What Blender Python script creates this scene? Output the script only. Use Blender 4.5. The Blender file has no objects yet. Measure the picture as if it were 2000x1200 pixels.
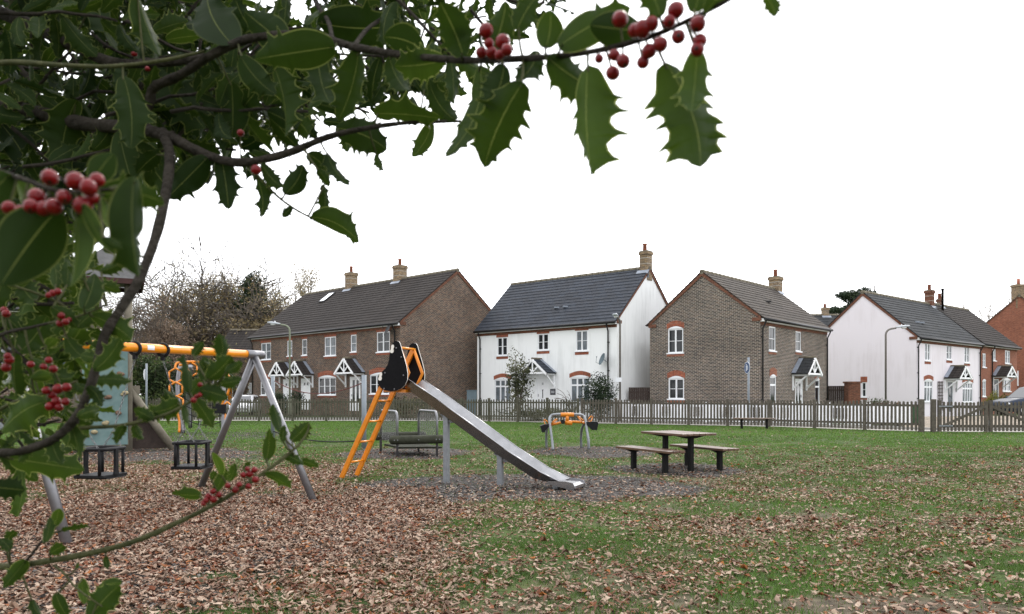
import bpy, math, random
import numpy as np
from mathutils import Vector

# ---------------------------------------------------------------- camera, sky, sun, exposure
SC = bpy.context.scene
COL = SC.collection
CAM_H = 1.5
cam_d = bpy.data.cameras.new('camera')
cam_o = bpy.data.objects.new('camera', cam_d)
COL.objects.link(cam_o)
cam_o.location = (0, 0, CAM_H)
cam_o.rotation_euler = (math.pi / 2, 0, 0)
cam_d.sensor_width = 36.0
cam_d.lens = 27.0
cam_d.shift_y = 0.085
cam_d.clip_start = 0.05
cam_d.clip_end = 2000
cam_d.dof.use_dof = True
cam_d.dof.focus_distance = 14.0
cam_d.dof.aperture_fstop = 11.0
SC.camera = cam_o

SUN_EL, SUN_AZ = math.radians(40), math.radians(20)   # azimuth clockwise from +Y: veiled, ahead of the camera and a little to the right
W = bpy.data.worlds.new('World')
SC.world = W
W.use_nodes = True
nt = W.node_tree
nt.nodes.clear()
wo = nt.nodes.new('ShaderNodeOutputWorld')
bg = nt.nodes.new('ShaderNodeBackground')
sky = nt.nodes.new('ShaderNodeTexSky')
sky.sky_type = 'NISHITA'
sky.sun_disc = False
sky.sun_elevation = SUN_EL
sky.sun_rotation = SUN_AZ
mx = nt.nodes.new('ShaderNodeMix')                     # high white cloud over most of the sky
mx.data_type = 'RGBA'
mx.inputs[0].default_value = 0.86
mx.inputs[7].default_value = (12.0, 11.9, 12.1, 1)
gtc = nt.nodes.new('ShaderNodeTexCoord')               # the cloud glows most towards the veiled sun
dp = nt.nodes.new('ShaderNodeVectorMath')
dp.operation = 'DOT_PRODUCT'
dp.inputs[1].default_value = (math.sin(SUN_AZ) * math.cos(SUN_EL), math.cos(SUN_AZ) * math.cos(SUN_EL), math.sin(SUN_EL))
nt.links.new(gtc.outputs['Generated'], dp.inputs[0])
mr = nt.nodes.new('ShaderNodeMapRange')
mr.inputs['From Min'].default_value = -0.9
mr.inputs['From Max'].default_value = 1.0
mr.inputs['To Min'].default_value = 0.7
mr.inputs['To Max'].default_value = 1.5
nt.links.new(dp.outputs['Value'], mr.inputs['Value'])
sc_ = nt.nodes.new('ShaderNodeVectorMath')
sc_.operation = 'SCALE'
sc_.inputs[0].default_value = (11.9, 11.9, 12.15)
nt.links.new(mr.outputs[0], sc_.inputs['Scale'])
nt.links.new(sc_.outputs[0], mx.inputs[7])
nt.links.new(sky.outputs[0], mx.inputs[6])
nt.links.new(mx.outputs[2], bg.inputs[0])
bg.inputs[1].default_value = 0.125
nt.links.new(bg.outputs[0], wo.inputs[0])

sd = bpy.data.lights.new('sun', 'SUN')
sd.energy = 1.0
sd.angle = math.radians(14)
sd.color = (1.0, 0.95, 0.88)
so = bpy.data.objects.new('sun', sd)
COL.objects.link(so)
so.rotation_euler = (math.pi / 2 - SUN_EL, 0, -SUN_AZ + math.pi)
# the lamp shines along -Z of the object: point it from the sun to the scene
sv = Vector((math.sin(SUN_AZ) * math.cos(SUN_EL), math.cos(SUN_AZ) * math.cos(SUN_EL), math.sin(SUN_EL)))
so.rotation_euler = (-sv).to_track_quat('-Z', 'Y').to_euler()

SC.view_settings.view_transform = 'Standard'
SC.view_settings.look = 'None'
SC.view_settings.exposure = 0.48
SC.view_settings.gamma = 1.0
SC.cycles.max_bounces = 6
SC.cycles.transparent_max_bounces = 8

# ---------------------------------------------------------------- helpers
def V(*a):
    return Vector(a)

def at(x, y, D):
    """a point seen at picture position x, y (2000 x 1200) at depth D"""
    return V((x - 1000) / 1500 * D, D, CAM_H + (770 - y) / 1500 * D)

def gnd(x, y):
    D = CAM_H * 1500 / (y - 770)
    return V((x - 1000) / 1500 * D, D, 0)

def world_loc(o):
    p = V(0, 0, 0)
    while o is not None:
        p = p + Vector(o.location)
        o = o.parent
    return p

class Frame:
    def __init__(s, O, e, n):
        s.O, s.e, s.n = Vector(O), Vector((e[0], e[1], 0)), Vector((n[0], n[1], 0))
    def pt(s, a, b, c):
        return s.O + s.e * a + s.n * b + V(0, 0, c)
    def hit(s, x, y):
        u = (x - 1000) / 1500
        t = (u * s.O.y - s.O.x) / (s.e.x - u * s.e.y)
        dep = s.O.y + t * s.e.y
        return t, CAM_H + (770 - y) * dep / 1500 - s.O.z

class MB:
    def __init__(s):
        s.v, s.f, s.sm, s.mi, s.uvs = [], [], [], [], {}
    def face(s, pts, smooth=False, mi=0, uv=None):
        b = len(s.v)
        s.v.extend([tuple(p) for p in pts])
        if uv is not None:
            s.uvs[len(s.f)] = uv
        s.f.append(list(range(b, b + len(pts))))
        s.sm.append(smooth)
        s.mi.append(mi)
    def raw(s, verts, faces, smooth=False, mi=0):
        b = len(s.v)
        s.v.extend([tuple(p) for p in verts])
        for f in faces:
            s.f.append([i + b for i in f])
            s.sm.append(smooth)
            s.mi.append(mi)
    def fbox(s, F, a0, a1, b0, b1, c0, c1, mi=0):
        p = [F.pt(a, b, c) for c in (c0, c1) for b in (b0, b1) for a in (a0, a1)]
        s.raw(p, [(0, 2, 3, 1), (4, 5, 7, 6), (0, 1, 5, 4), (2, 6, 7, 3), (0, 4, 6, 2), (1, 3, 7, 5)], mi=mi)
    def box(s, x0, x1, y0, y1, z0, z1, mi=0):
        s.fbox(Frame((0, 0, 0), (1, 0), (0, 1)), x0, x1, y0, y1, z0, z1, mi)
    def beam(s, p, q, w, h, up=V(0, 0, 1), mi=0):
        """rectangular bar from p to q, w across, h along 'up'"""
        p, q = Vector(p), Vector(q)
        ax = (q - p).normalized()
        sd = ax.cross(up)
        if sd.length < 1e-4:
            sd = ax.cross(V(1, 0, 0))
        sd.normalize()
        u2 = sd.cross(ax).normalized()
        o = []
        for c in (p, q):
            for i, j in ((-1, -1), (1, -1), (1, 1), (-1, 1)):
                o.append(c + sd * (w / 2 * i) + u2 * (h / 2 * j))
        s.raw(o, [(0, 3, 2, 1), (4, 5, 6, 7), (0, 1, 5, 4), (1, 2, 6, 5), (2, 3, 7, 6), (3, 0, 4, 7)], mi=mi)
    def tube(s, pts, rad, n=8, cap=True, smooth=True, mi=0):
        pts = [Vector(p) for p in pts]
        if not isinstance(rad, (list, tuple)):
            rad = [rad] * len(pts)
        b = len(s.v)
        prev = None
        for i, p in enumerate(pts):
            a = pts[max(0, i - 1)]
            c = pts[min(len(pts) - 1, i + 1)]
            t = (c - a)
            if t.length < 1e-9:
                t = V(0, 0, 1)
            t.normalize()
            if prev is None:
                x = t.cross(V(0, 0, 1))
                if x.length < 0.05:
                    x = t.cross(V(1, 0, 0))
            else:
                x = prev - t * prev.dot(t)
                if x.length < 1e-6:
                    x = t.cross(V(1, 0, 0))
            x.normalize()
            prev = x
            y = t.cross(x)
            for k in range(n):
                an = 2 * math.pi * k / n
                s.v.append(tuple(p + x * (math.cos(an) * rad[i]) + y * (math.sin(an) * rad[i])))
        for i in range(len(pts) - 1):
            for k in range(n):
                k2 = (k + 1) % n
                s.f.append([b + i * n + k, b + i * n + k2, b + (i + 1) * n + k2, b + (i + 1) * n + k])
                s.sm.append(smooth)
                s.mi.append(mi)
        if cap:
            for e in (0, (len(pts) - 1) * n):
                f = [b + e + k for k in range(n)]
                s.f.append(f if e else f[::-1])
                s.sm.append(False)
                s.mi.append(mi)
    def ring(s, pts, r, n=6):
        """closed tube through pts"""
        pts = [Vector(p) for p in pts]
        m = len(pts)
        b = len(s.v)
        nor = (pts[0] - pts[m // 3]).cross(pts[m // 3] - pts[2 * m // 3]).normalized()
        for i in range(m):
            t = (pts[(i + 1) % m] - pts[i - 1]).normalized()
            x = t.cross(nor).normalized()
            for k in range(n):
                an = 2 * math.pi * k / n
                s.v.append(tuple(pts[i] + x * (math.cos(an) * r) + nor * (math.sin(an) * r)))
        for i in range(m):
            for k in range(n):
                k2 = (k + 1) % n
                i2 = (i + 1) % m
                s.f.append([b + i * n + k, b + i * n + k2, b + i2 * n + k2, b + i2 * n + k])
                s.sm.append(True)
                s.mi.append(0)
    def ball(s, c, r, nu=12, nv=8, sx=1, sy=1, sz=1, mi=0):
        c = Vector(c)
        vs = []
        for j in range(nv + 1):
            ph = math.pi * j / nv
            for i in range(nu):
                th = 2 * math.pi * i / nu
                vs.append(c + V(r * sx * math.sin(ph) * math.cos(th), r * sy * math.sin(ph) * math.sin(th), r * sz * math.cos(ph)))
        fs = [(j * nu + i, j * nu + (i + 1) % nu, (j + 1) * nu + (i + 1) % nu, (j + 1) * nu + i) for j in range(nv) for i in range(nu)]
        s.raw(vs, fs, True, mi)
    def plate(s, pts, off, mi=0, edge_mi=None):
        """polygon pts extruded by vector off"""
        off = Vector(off)
        a = [Vector(p) for p in pts]
        b = [p + off for p in a]
        s.face(a[::-1], mi=mi)
        s.face(b, mi=mi)
        em = mi if edge_mi is None else edge_mi
        for i in range(len(a)):
            j = (i + 1) % len(a)
            s.face([a[i], a[j], b[j], b[i]], mi=em)
    def build(s, name, mat, parent=None, bevel=0.0):
        me = bpy.data.meshes.new(name)
        off = world_loc(parent)
        vs = [(p[0] - off.x, p[1] - off.y, p[2] - off.z) for p in s.v]
        me.from_pydata(vs, [], s.f)
        for m in (mat if isinstance(mat, (list, tuple)) else [mat]):
            me.materials.append(m)
        me.polygons.foreach_set('use_smooth', s.sm)
        me.polygons.foreach_set('material_index', s.mi)
        uvl = me.uv_layers.new(name='UVMap')
        # UV in metres: u along the horizontal of the face, v up its slope
        up = V(0, 0, 1)
        data = [0.0] * (2 * len(me.loops))
        for i, p in enumerate(me.polygons):
            if i in s.uvs:
                for k, li in enumerate(p.loop_indices):
                    data[2 * li], data[2 * li + 1] = s.uvs[i][k]
                continue
            n = p.normal
            if abs(n.z) > 0.93:
                tx, ty = V(1, 0, 0), V(0, 1, 0)
            else:
                tx = up.cross(n).normalized()
                ty = n.cross(tx)
            for li in p.loop_indices:
                co = s.v[me.loops[li].vertex_index]
                data[2 * li] = co[0] * tx.x + co[1] * tx.y + co[2] * tx.z
                data[2 * li + 1] = co[0] * ty.x + co[1] * ty.y + co[2] * ty.z
        uvl.data.foreach_set('uv', data)
        me.update()
        o = bpy.data.objects.new(name, me)
        COL.objects.link(o)
        if parent is not None:
            o.parent = parent
        if bevel:
            md = o.modifiers.new('bevel', 'BEVEL')
            md.width = bevel
            md.segments = 2
            md.limit_method = 'ANGLE'
        return o

def np_object(name, verts, faces, mat, attr=None, smooth=False, parent=None, uv=None):
    """fast mesh from numpy arrays; faces (n, k)"""
    me = bpy.data.meshes.new(name)
    n, k = faces.shape
    me.vertices.add(len(verts))
    v = np.asarray(verts, dtype=np.float64)
    if parent is not None:
        v = v - np.array(world_loc(parent))
    me.vertices.foreach_set('co', v.astype(np.float32).ravel())
    me.loops.add(n * k)
    me.loops.foreach_set('vertex_index', faces.astype(np.int32).ravel())
    me.polygons.add(n)
    me.polygons.foreach_set('loop_start', (np.arange(n) * k).astype(np.int32))
    me.polygons.foreach_set('loop_total', np.full(n, k, dtype=np.int32))
    if smooth:
        me.polygons.foreach_set('use_smooth', np.ones(n, dtype=bool))
    if attr is not None:
        a = me.attributes.new('tint', 'FLOAT', 'POINT')
        a.data.foreach_set('value', np.asarray(attr, dtype=np.float32))
    if uv is not None:
        ul = me.uv_layers.new(name='UVMap')
        ul.data.foreach_set('uv', np.asarray(uv, dtype=np.float32)[faces.ravel()].ravel())
    me.materials.append(mat)
    me.update(calc_edges=True)
    me.validate()
    o = bpy.data.objects.new(name, me)
    COL.objects.link(o)
    if parent is not None:
        o.parent = parent
    return o

def thing(name, label, cat, loc=(0, 0, 0), group=None):
    o = bpy.data.objects.new(name, None)
    COL.objects.link(o)
    o.location = loc
    o.empty_display_size = 0.2
    return tag(o, label, cat, group)

def tag(o, label, cat, group=None, kind=None):
    if label:
        o['label'] = label
    if cat:
        o['category'] = cat
    if group:
        o['group'] = group
    if kind:
        o['kind'] = kind
    return o

def struct(o):
    o['kind'] = 'structure'
    return o

def copy_tree(o, loc=None, rz=None, label=None, parent=None):
    c = o.copy()
    COL.objects.link(c)
    if parent is not None:
        c.parent = parent
    if loc is not None:
        c.location = loc
    if rz is not None:
        c.rotation_euler = (0, 0, rz)
    if label:
        c['label'] = label
    for ch in list(o.children):
        copy_tree(ch, parent=c)
    return c

# ---------------------------------------------------------------- materials
def mat(name, col, rough=0.6, metal=0.0, var=0.0, scale=6.0, bump=0.0, bscale=None, spec=0.3, col2=None, coat=0.0):
    m = bpy.data.materials.new(name)
    m.use_nodes = True
    n = m.node_tree
    b = n.nodes['Principled BSDF']
    b.inputs['Base Color'].default_value = (*col, 1)
    b.inputs['Roughness'].default_value = rough
    b.inputs['Metallic'].default_value = metal
    b.inputs['Specular IOR Level'].default_value = spec
    b.inputs['Coat Weight'].default_value = coat
    if var or col2:
        tc = n.nodes.new('ShaderNodeTexCoord')
        no = n.nodes.new('ShaderNodeTexNoise')
        no.inputs['Scale'].default_value = scale
        no.inputs['Detail'].default_value = 6
        no.inputs['Roughness'].default_value = 0.65
        n.links.new(tc.outputs['Object'], no.inputs['Vector'])
        rp = n.nodes.new('ShaderNodeValToRGB')
        rp.color_ramp.elements[0].position = 0.3
        rp.color_ramp.elements[1].position = 0.72
        c2 = col2 if col2 else tuple(min(1, c * (1 + var)) for c in col)
        c1 = col if col2 else tuple(c * (1 - var) for c in col)
        rp.color_ramp.elements[0].color = (*c1, 1)
        rp.color_ramp.elements[1].color = (*c2, 1)
        n.links.new(no.outputs['Fac'], rp.inputs['Fac'])
        n.links.new(rp.outputs['Color'], b.inputs['Base Color'])
    if bump:
        tc = n.nodes.new('ShaderNodeTexCoord')
        nb = n.nodes.new('ShaderNodeTexNoise')
        nb.inputs['Scale'].default_value = bscale or scale * 4
        nb.inputs['Detail'].default_value = 5
        n.links.new(tc.outputs['Object'], nb.inputs['Vector'])
        bp = n.nodes.new('ShaderNodeBump')
        bp.inputs['Strength'].default_value = bump
        bp.inputs['Distance'].default_value = 0.02
        n.links.new(nb.outputs['Fac'], bp.inputs['Height'])
        n.links.new(bp.outputs['Normal'], b.inputs['Normal'])
    return m

def brick_mat(name, c1, c2, mortar, bw=0.225, bh=0.075, ms=0.009, dark=0.45, stain=0.25, rough=0.85, bump=0.5, msmooth=0.1, ofs=0.5):
    m = bpy.data.materials.new(name)
    m.use_nodes = True
    n = m.node_tree
    L = n.links
    b = n.nodes['Principled BSDF']
    b.inputs['Roughness'].default_value = rough
    b.inputs['Specular IOR Level'].default_value = 0.15
    uv = n.nodes.new('ShaderNodeUVMap')
    br = n.nodes.new('ShaderNodeTexBrick')
    br.offset = ofs
    br.inputs['Scale'].default_value = 1.0
    br.inputs['Brick Width'].default_value = bw
    br.inputs['Row Height'].default_value = bh
    br.inputs['Mortar Size'].default_value = ms
    br.inputs['Mortar Smooth'].default_value = msmooth
    br.inputs['Color1'].default_value = (*c1, 1)
    br.inputs['Color2'].default_value = (*c2, 1)
    br.inputs['Mortar'].default_value = (*mortar, 1)
    L.new(uv.outputs[0], br.inputs['Vector'])
    # a second, larger variation from batch to batch of bricks, and broad weathering
    n1 = n.nodes.new('ShaderNodeTexNoise')
    n1.inputs['Scale'].default_value = 5.0
    n1.inputs['Detail'].default_value = 3
    mp = n.nodes.new('ShaderNodeMapping')
    mp.inputs['Scale'].default_value = (0.9, 2.6, 1)
    L.new(uv.outputs[0], mp.inputs[0])
    L.new(mp.outputs[0], n1.inputs['Vector'])
    r1 = n.nodes.new('ShaderNodeValToRGB')
    r1.color_ramp.elements[0].position = 0.35
    r1.color_ramp.elements[1].position = 0.65
    r1.color_ramp.elements[0].color = (1 - dark, 1 - dark, 1 - dark * 0.9, 1)
    r1.color_ramp.elements[1].color = (1.1, 1.05, 1.0, 1)
    L.new(n1.outputs['Fac'], r1.inputs['Fac'])
    n2 = n.nodes.new('ShaderNodeTexNoise')
    n2.inputs['Scale'].default_value = 0.6
    n2.inputs['Detail'].default_value = 5
    L.new(uv.outputs[0], n2.inputs['Vector'])
    r2 = n.nodes.new('ShaderNodeValToRGB')
    r2.color_ramp.elements[0].position = 0.3
    r2.color_ramp.elements[1].position = 0.7
    r2.color_ramp.elements[0].color = (1 - stain, 1 - stain, 1 - stain, 1)
    r2.color_ramp.elements[1].color = (1, 1, 1, 1)
    L.new(n2.outputs['Fac'], r2.inputs['Fac'])
    m1 = n.nodes.new('ShaderNodeMix')
    m1.data_type = 'RGBA'
    m1.blend_type = 'MULTIPLY'
    m1.inputs[0].default_value = 1
    L.new(br.outputs['Color'], m1.inputs[6])
    L.new(r1.outputs['Color'], m1.inputs[7])
    m2 = n.nodes.new('ShaderNodeMix')
    m2.data_type = 'RGBA'
    m2.blend_type = 'MULTIPLY'
    m2.inputs[0].default_value = 1
    L.new(m1.outputs[2], m2.inputs[6])
    L.new(r2.outputs['Color'], m2.inputs[7])
    L.new(m2.outputs[2], b.inputs['Base Color'])
    if bump:
        bp = n.nodes.new('ShaderNodeBump')
        bp.inputs['Strength'].default_value = bump
        bp.inputs['Distance'].default_value = 0.01
        bp.invert = True
        L.new(br.outputs['Fac'], bp.inputs['Height'])
        L.new(bp.outputs['Normal'], b.inputs['Normal'])
    return m

def render_mat(name, col, streak, amount):
    """painted render with rain streaks and green-grey weathering under the ridge"""
    m = bpy.data.materials.new(name)
    m.use_nodes = True
    n = m.node_tree
    L = n.links
    b = n.nodes['Principled BSDF']
    b.inputs['Roughness'].default_value = 0.8
    b.inputs['Specular IOR Level'].default_value = 0.2
    uv = n.nodes.new('ShaderNodeUVMap')
    mp = n.nodes.new('ShaderNodeMapping')
    mp.inputs['Scale'].default_value = (2.2, 0.22, 1)
    L.new(uv.outputs[0], mp.inputs[0])
    no = n.nodes.new('ShaderNodeTexNoise')
    no.inputs['Scale'].default_value = 1.6
    no.inputs['Detail'].default_value = 7
    no.inputs['Roughness'].default_value = 0.6
    L.new(mp.outputs[0], no.inputs['Vector'])
    n2 = n.nodes.new('ShaderNodeTexNoise')
    n2.inputs['Scale'].default_value = 0.45
    n2.inputs['Detail'].default_value = 4
    L.new(uv.outputs[0], n2.inputs['Vector'])
    mu = n.nodes.new('ShaderNodeMath')
    mu.operation = 'MULTIPLY'
    L.new(no.outputs['Fac'], mu.inputs[0])
    L.new(n2.outputs['Fac'], mu.inputs[1])
    rp = n.nodes.new('ShaderNodeMapRange')
    rp.inputs['From Min'].default_value = 0.24
    rp.inputs['From Max'].default_value = 0.48
    rp.inputs['To Max'].default_value = amount
    L.new(mu.outputs[0], rp.inputs['Value'])
    mx = n.nodes.new('ShaderNodeMix')
    mx.data_type = 'RGBA'
    mx.inputs[6].default_value = (*col, 1)
    mx.inputs[7].default_value = (*streak, 1)
    L.new(rp.outputs[0], mx.inputs[0])
    L.new(mx.outputs[2], b.inputs['Base Color'])
    n3 = n.nodes.new('ShaderNodeTexNoise')
    n3.inputs['Scale'].default_value = 40
    L.new(uv.outputs[0], n3.inputs['Vector'])
    bp = n.nodes.new('ShaderNodeBump')
    bp.inputs['Strength'].default_value = 0.15
    bp.inputs['Distance'].default_value = 0.01
    L.new(n3.outputs['Fac'], bp.inputs['Height'])
    L.new(bp.outputs['Normal'], b.inputs['Normal'])
    return m

def tint_mat(name, stops, rough=0.8, trans=0.0, tcol=None, spec=0.3):
    """colour picked per leaf or blade from the 'tint' attribute"""
    m = bpy.data.materials.new(name)
    m.use_nodes = True
    n = m.node_tree
    b = n.nodes['Principled BSDF']
    b.inputs['Roughness'].default_value = rough
    b.inputs['Specular IOR Level'].default_value = spec
    a = n.nodes.new('ShaderNodeAttribute')
    a.attribute_name = 'tint'
    r = n.nodes.new('ShaderNodeValToRGB')
    while len(r.color_ramp.elements) < len(stops):
        r.color_ramp.elements.new(0.5)
    for e, (p, c) in zip(r.color_ramp.elements, stops):
        e.position = p
        e.color = (*c, 1)
    n.links.new(a.outputs['Fac'], r.inputs['Fac'])
    n.links.new(r.outputs['Color'], b.inputs['Base Color'])
    if trans:
        out = n.nodes['Material Output']
        t = n.nodes.new('ShaderNodeBsdfTranslucent')
        n.links.new(r.outputs['Color'], t.inputs['Color'])
        ms = n.nodes.new('ShaderNodeMixShader')
        ms.inputs[0].default_value = trans
        n.links.new(b.outputs[0], ms.inputs[1])
        n.links.new(t.outputs[0], ms.inputs[2])
        n.links.new(ms.outputs[0], out.inputs['Surface'])
    return m

M = {}
M['brick_brown'] = brick_mat('brick_brown', (0.17, 0.095, 0.064), (0.048, 0.04, 0.038), (0.4, 0.345, 0.28), dark=0.4, ms=0.011, stain=0.35)
M['brick_grey'] = brick_mat('brick_grey', (0.138, 0.094, 0.072), (0.036, 0.033, 0.033), (0.47, 0.435, 0.375), ms=0.013, dark=0.35, stain=0.3)
M['brick_red'] = brick_mat('brick_red', (0.21, 0.082, 0.05), (0.14, 0.058, 0.038), (0.27, 0.18, 0.13), dark=0.35, ms=0.008)
M['brick_orange'] = brick_mat('brick_orange', (0.34, 0.13, 0.08), (0.26, 0.095, 0.06), (0.36, 0.22, 0.16), dark=0.25)
M['brick_soldier'] = brick_mat('brick_soldier', (0.38, 0.10, 0.05), (0.27, 0.07, 0.04), (0.45, 0.3, 0.22), bw=0.075, bh=0.6, ms=0.008, ofs=0.0, dark=0.25)
M['brick_yellow'] = brick_mat('brick_yellow', (0.36, 0.25, 0.13), (0.2, 0.14, 0.09), (0.42, 0.38, 0.3), dark=0.4)
M['render_white'] = render_mat('render_white', (0.855, 0.868, 0.868), (0.3, 0.32, 0.3), 0.32)
M['render_pink'] = render_mat('render_pink', (0.79, 0.748, 0.785), (0.52, 0.47, 0.47), 0.4)
M['tile_dark'] = brick_mat('tile_dark', (0.05, 0.044, 0.04), (0.036, 0.032, 0.03), (0.018, 0.017, 0.017), bw=0.3, bh=50, ms=0.03, ofs=0.0, dark=0.3, bump=0.8, msmooth=1.0, stain=0.2)
M['slate_blue'] = brick_mat('slate_blue', (0.046, 0.057, 0.076), (0.038, 0.044, 0.055), (0.016, 0.017, 0.02), bw=0.5, bh=0.3, ms=0.012, dark=0.25, bump=0.6, rough=0.6)
M['tile_brown'] = brick_mat('tile_brown', (0.098, 0.086, 0.074), (0.075, 0.067, 0.06), (0.03, 0.027, 0.025), bw=0.33, bh=0.3, ms=0.01, dark=0.25, bump=0.6)
M['slate_grey'] = brick_mat('slate_grey', (0.062, 0.068, 0.074), (0.05, 0.054, 0.056), (0.02, 0.02, 0.022), bw=0.4, bh=0.3, ms=0.012, dark=0.25, bump=0.6)
M['ridge'] = mat('ridge', (0.17, 0.15, 0.11), 0.9, var=0.4, scale=8)
M['upvc'] = mat('upvc', (0.82, 0.83, 0.85), 0.35)
M['white_wood'] = mat('white_wood', (0.9, 0.91, 0.92), 0.5, var=0.06, scale=4)
M['black_plastic'] = mat('black_plastic', (0.015, 0.015, 0.016), 0.45)
M['lead'] = mat('lead', (0.24, 0.27, 0.32), 0.45, var=0.2, scale=7)
M['terracotta'] = mat('terracotta', (0.38, 0.14, 0.09), 0.8, var=0.2, scale=9)
M['pane_dark'] = mat('pane_dark', (0.022, 0.025, 0.028), 0.06, var=0.6, scale=1.3, spec=0.4)
M['pane_curtain'] = mat('pane_curtain', (0.13, 0.15, 0.165), 0.08, var=0.55, scale=1.6, spec=0.4)
M['pane_sky'] = mat('pane_sky', (0.9, 0.92, 0.95), 0.03, metal=1.0)
M['grey_door'] = mat('grey_door', (0.10, 0.115, 0.135), 0.4)
M['wood_grey'] = mat('wood_grey', (0.065, 0.056, 0.044), 0.9, var=0.45, scale=9, bump=0.4, bscale=60, col2=(0.135, 0.12, 0.096))
M['wood_mossy'] = mat('wood_mossy', (0.055, 0.056, 0.037), 0.9, scale=4, bump=0.4, bscale=50, col2=(0.12, 0.112, 0.084))
M['wood_log'] = mat('wood_log', (0.018, 0.02, 0.012), 0.9, scale=7, bump=0.5, bscale=40, col2=(0.05, 0.052, 0.034))
M['wood_pole'] = mat('wood_pole', (0.13, 0.115, 0.085), 0.85, scale=5, bump=0.3, bscale=40, col2=(0.2, 0.18, 0.14))
M['brown_board'] = mat('brown_board', (0.05, 0.036, 0.03), 0.8, var=0.3, scale=6)
M['black_board'] = mat('black_board', (0.018, 0.016, 0.015), 0.7, var=0.3, scale=8)
M['steel'] = mat('steel', (0.2, 0.2, 0.212), 0.4, metal=0.7, var=0.12, scale=9)
M['steel_chute'] = mat('steel_chute', (0.31, 0.312, 0.322), 0.26, metal=1.0, var=0.14, scale=5)
M['galv'] = mat('galv', (0.24, 0.255, 0.27), 0.5, metal=0.5, var=0.15, scale=14)
M['galv_warm'] = mat('galv_warm', (0.4, 0.38, 0.35), 0.55, metal=0.5, var=0.15, scale=14)
M['chain'] = mat('chain', (0.2, 0.2, 0.2), 0.45, metal=0.8, var=0.3, scale=30)
M['orange'] = mat('orange', (0.66, 0.21, 0.01), 0.35, var=0.12, scale=8, coat=0.3)
M['amber'] = mat('amber', (0.78, 0.27, 0.01), 0.3, var=0.1, scale=6, coat=0.4)
M['hpl_black'] = mat('hpl_black', (0.006, 0.006, 0.007), 0.75, var=0.3, scale=20, spec=0.12)
M['hpl_core'] = mat('hpl_core', (0.75, 0.72, 0.66), 0.6)
M['rubber'] = mat('rubber', (0.01, 0.01, 0.011), 0.65, var=0.3, scale=12, spec=0.2)
M['slat_wood'] = mat('slat_wood', (0.06, 0.028, 0.014), 0.3, scale=6, col2=(0.12, 0.062, 0.034), bump=0.1, bscale=30, spec=0.7)
M['black_steel'] = mat('black_steel', (0.007, 0.0065, 0.0065), 0.6, var=0.2, scale=9, spec=0.15)
M['panel_green'] = mat('panel_green', (0.1, 0.17, 0.165), 0.6, scale=3, col2=(0.17, 0.25, 0.245))
M['blue_plastic'] = mat('blue_plastic', (0.03, 0.1, 0.32), 0.4, var=0.15, scale=6)
M['hold_brown'] = mat('hold_brown', (0.16, 0.1, 0.07), 0.8, var=0.4, scale=20)
M['hold_tan'] = mat('hold_tan', (0.32, 0.27, 0.16), 0.8, var=0.3, scale=20)
M['felt_grey'] = mat('felt_grey', (0.085, 0.085, 0.085), 0.8, var=0.25, scale=5)
M['fascia_red'] = mat('fascia_red', (0.05, 0.02, 0.018), 0.7, var=0.2, scale=7)
M['rope_red'] = mat('rope_red', (0.12, 0.035, 0.03), 0.9)
M['rope_black'] = mat('rope_black', (0.02, 0.02, 0.02), 0.9)
M['lamp_green'] = mat('lamp_green', (0.2, 0.22, 0.16), 0.55, var=0.15, scale=12)
M['lamp_grey'] = mat('lamp_grey', (0.17, 0.155, 0.14), 0.55, var=0.15, scale=12)
M['lamp_head'] = mat('lamp_head', (0.4, 0.43, 0.46), 0.4)
M['lamp_lens'] = mat('lamp_lens', (0.75, 0.77, 0.8), 0.2)
M['sign_blue'] = mat('sign_blue', (0.05, 0.085, 0.17), 0.6)
M['mortar_pale'] = mat('mortar_pale', (0.42, 0.4, 0.36), 0.8, var=0.3, scale=9)
M['sign_white'] = mat('sign_white', (0.75, 0.77, 0.8), 0.5)
M['sign_grey'] = mat('sign_grey', (0.23, 0.26, 0.29), 0.5, var=0.1, scale=9)
M['cabinet'] = mat('cabinet', (0.11, 0.15, 0.17), 0.6, var=0.12, scale=6)
M['bin_green'] = mat('bin_green', (0.035, 0.085, 0.04), 0.5, var=0.2, scale=5)
M['plaque'] = mat('plaque', (0.05, 0.05, 0.06), 0.5)
M['car_dark'] = mat('car_dark', (0.018, 0.028, 0.05), 0.55, spec=0.2, coat=0.03)
M['car_white'] = mat('car_white', (0.75, 0.76, 0.78), 0.25, coat=1.0)
M['car_glass'] = mat('car_glass', (0.02, 0.025, 0.03), 0.05, spec=0.7)
M['tyre'] = mat('tyre', (0.015, 0.015, 0.015), 0.85)
M['rim'] = mat('rim', (0.5, 0.5, 0.52), 0.3, metal=0.9)
M['lens_clear'] = mat('lens_clear', (0.7, 0.72, 0.75), 0.1)

# ---------------------------------------------------------------- ground
rs = np.random.RandomState(7)
_G = rs.rand(64, 64)

def vnoise(x, y):
    x = np.asarray(x, float)
    y = np.asarray(y, float)
    xi, yi = np.floor(x).astype(int), np.floor(y).astype(int)
    fx, fy = x - xi, y - yi
    fx, fy = fx * fx * (3 - 2 * fx), fy * fy * (3 - 2 * fy)
    g = lambda a, b: _G[a % 64, b % 64]
    return (g(xi, yi) * (1 - fx) + g(xi + 1, yi) * fx) * (1 - fy) + (g(xi, yi + 1) * (1 - fx) + g(xi + 1, yi + 1) * fx) * fy

def fbm(x, y, o=4):
    s, a, t = 0, 0.5, 0
    for i in range(o):
        s = s + a * vnoise(x * 2 ** i + 17.3 * i, y * 2 ** i + 9.1 * i)
        t += a
        a *= 0.5
    return s / t

def sstep(x, a, b):
    t = np.clip((x - a) / (b - a), 0, 1)
    return t * t * (3 - 2 * t)

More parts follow.
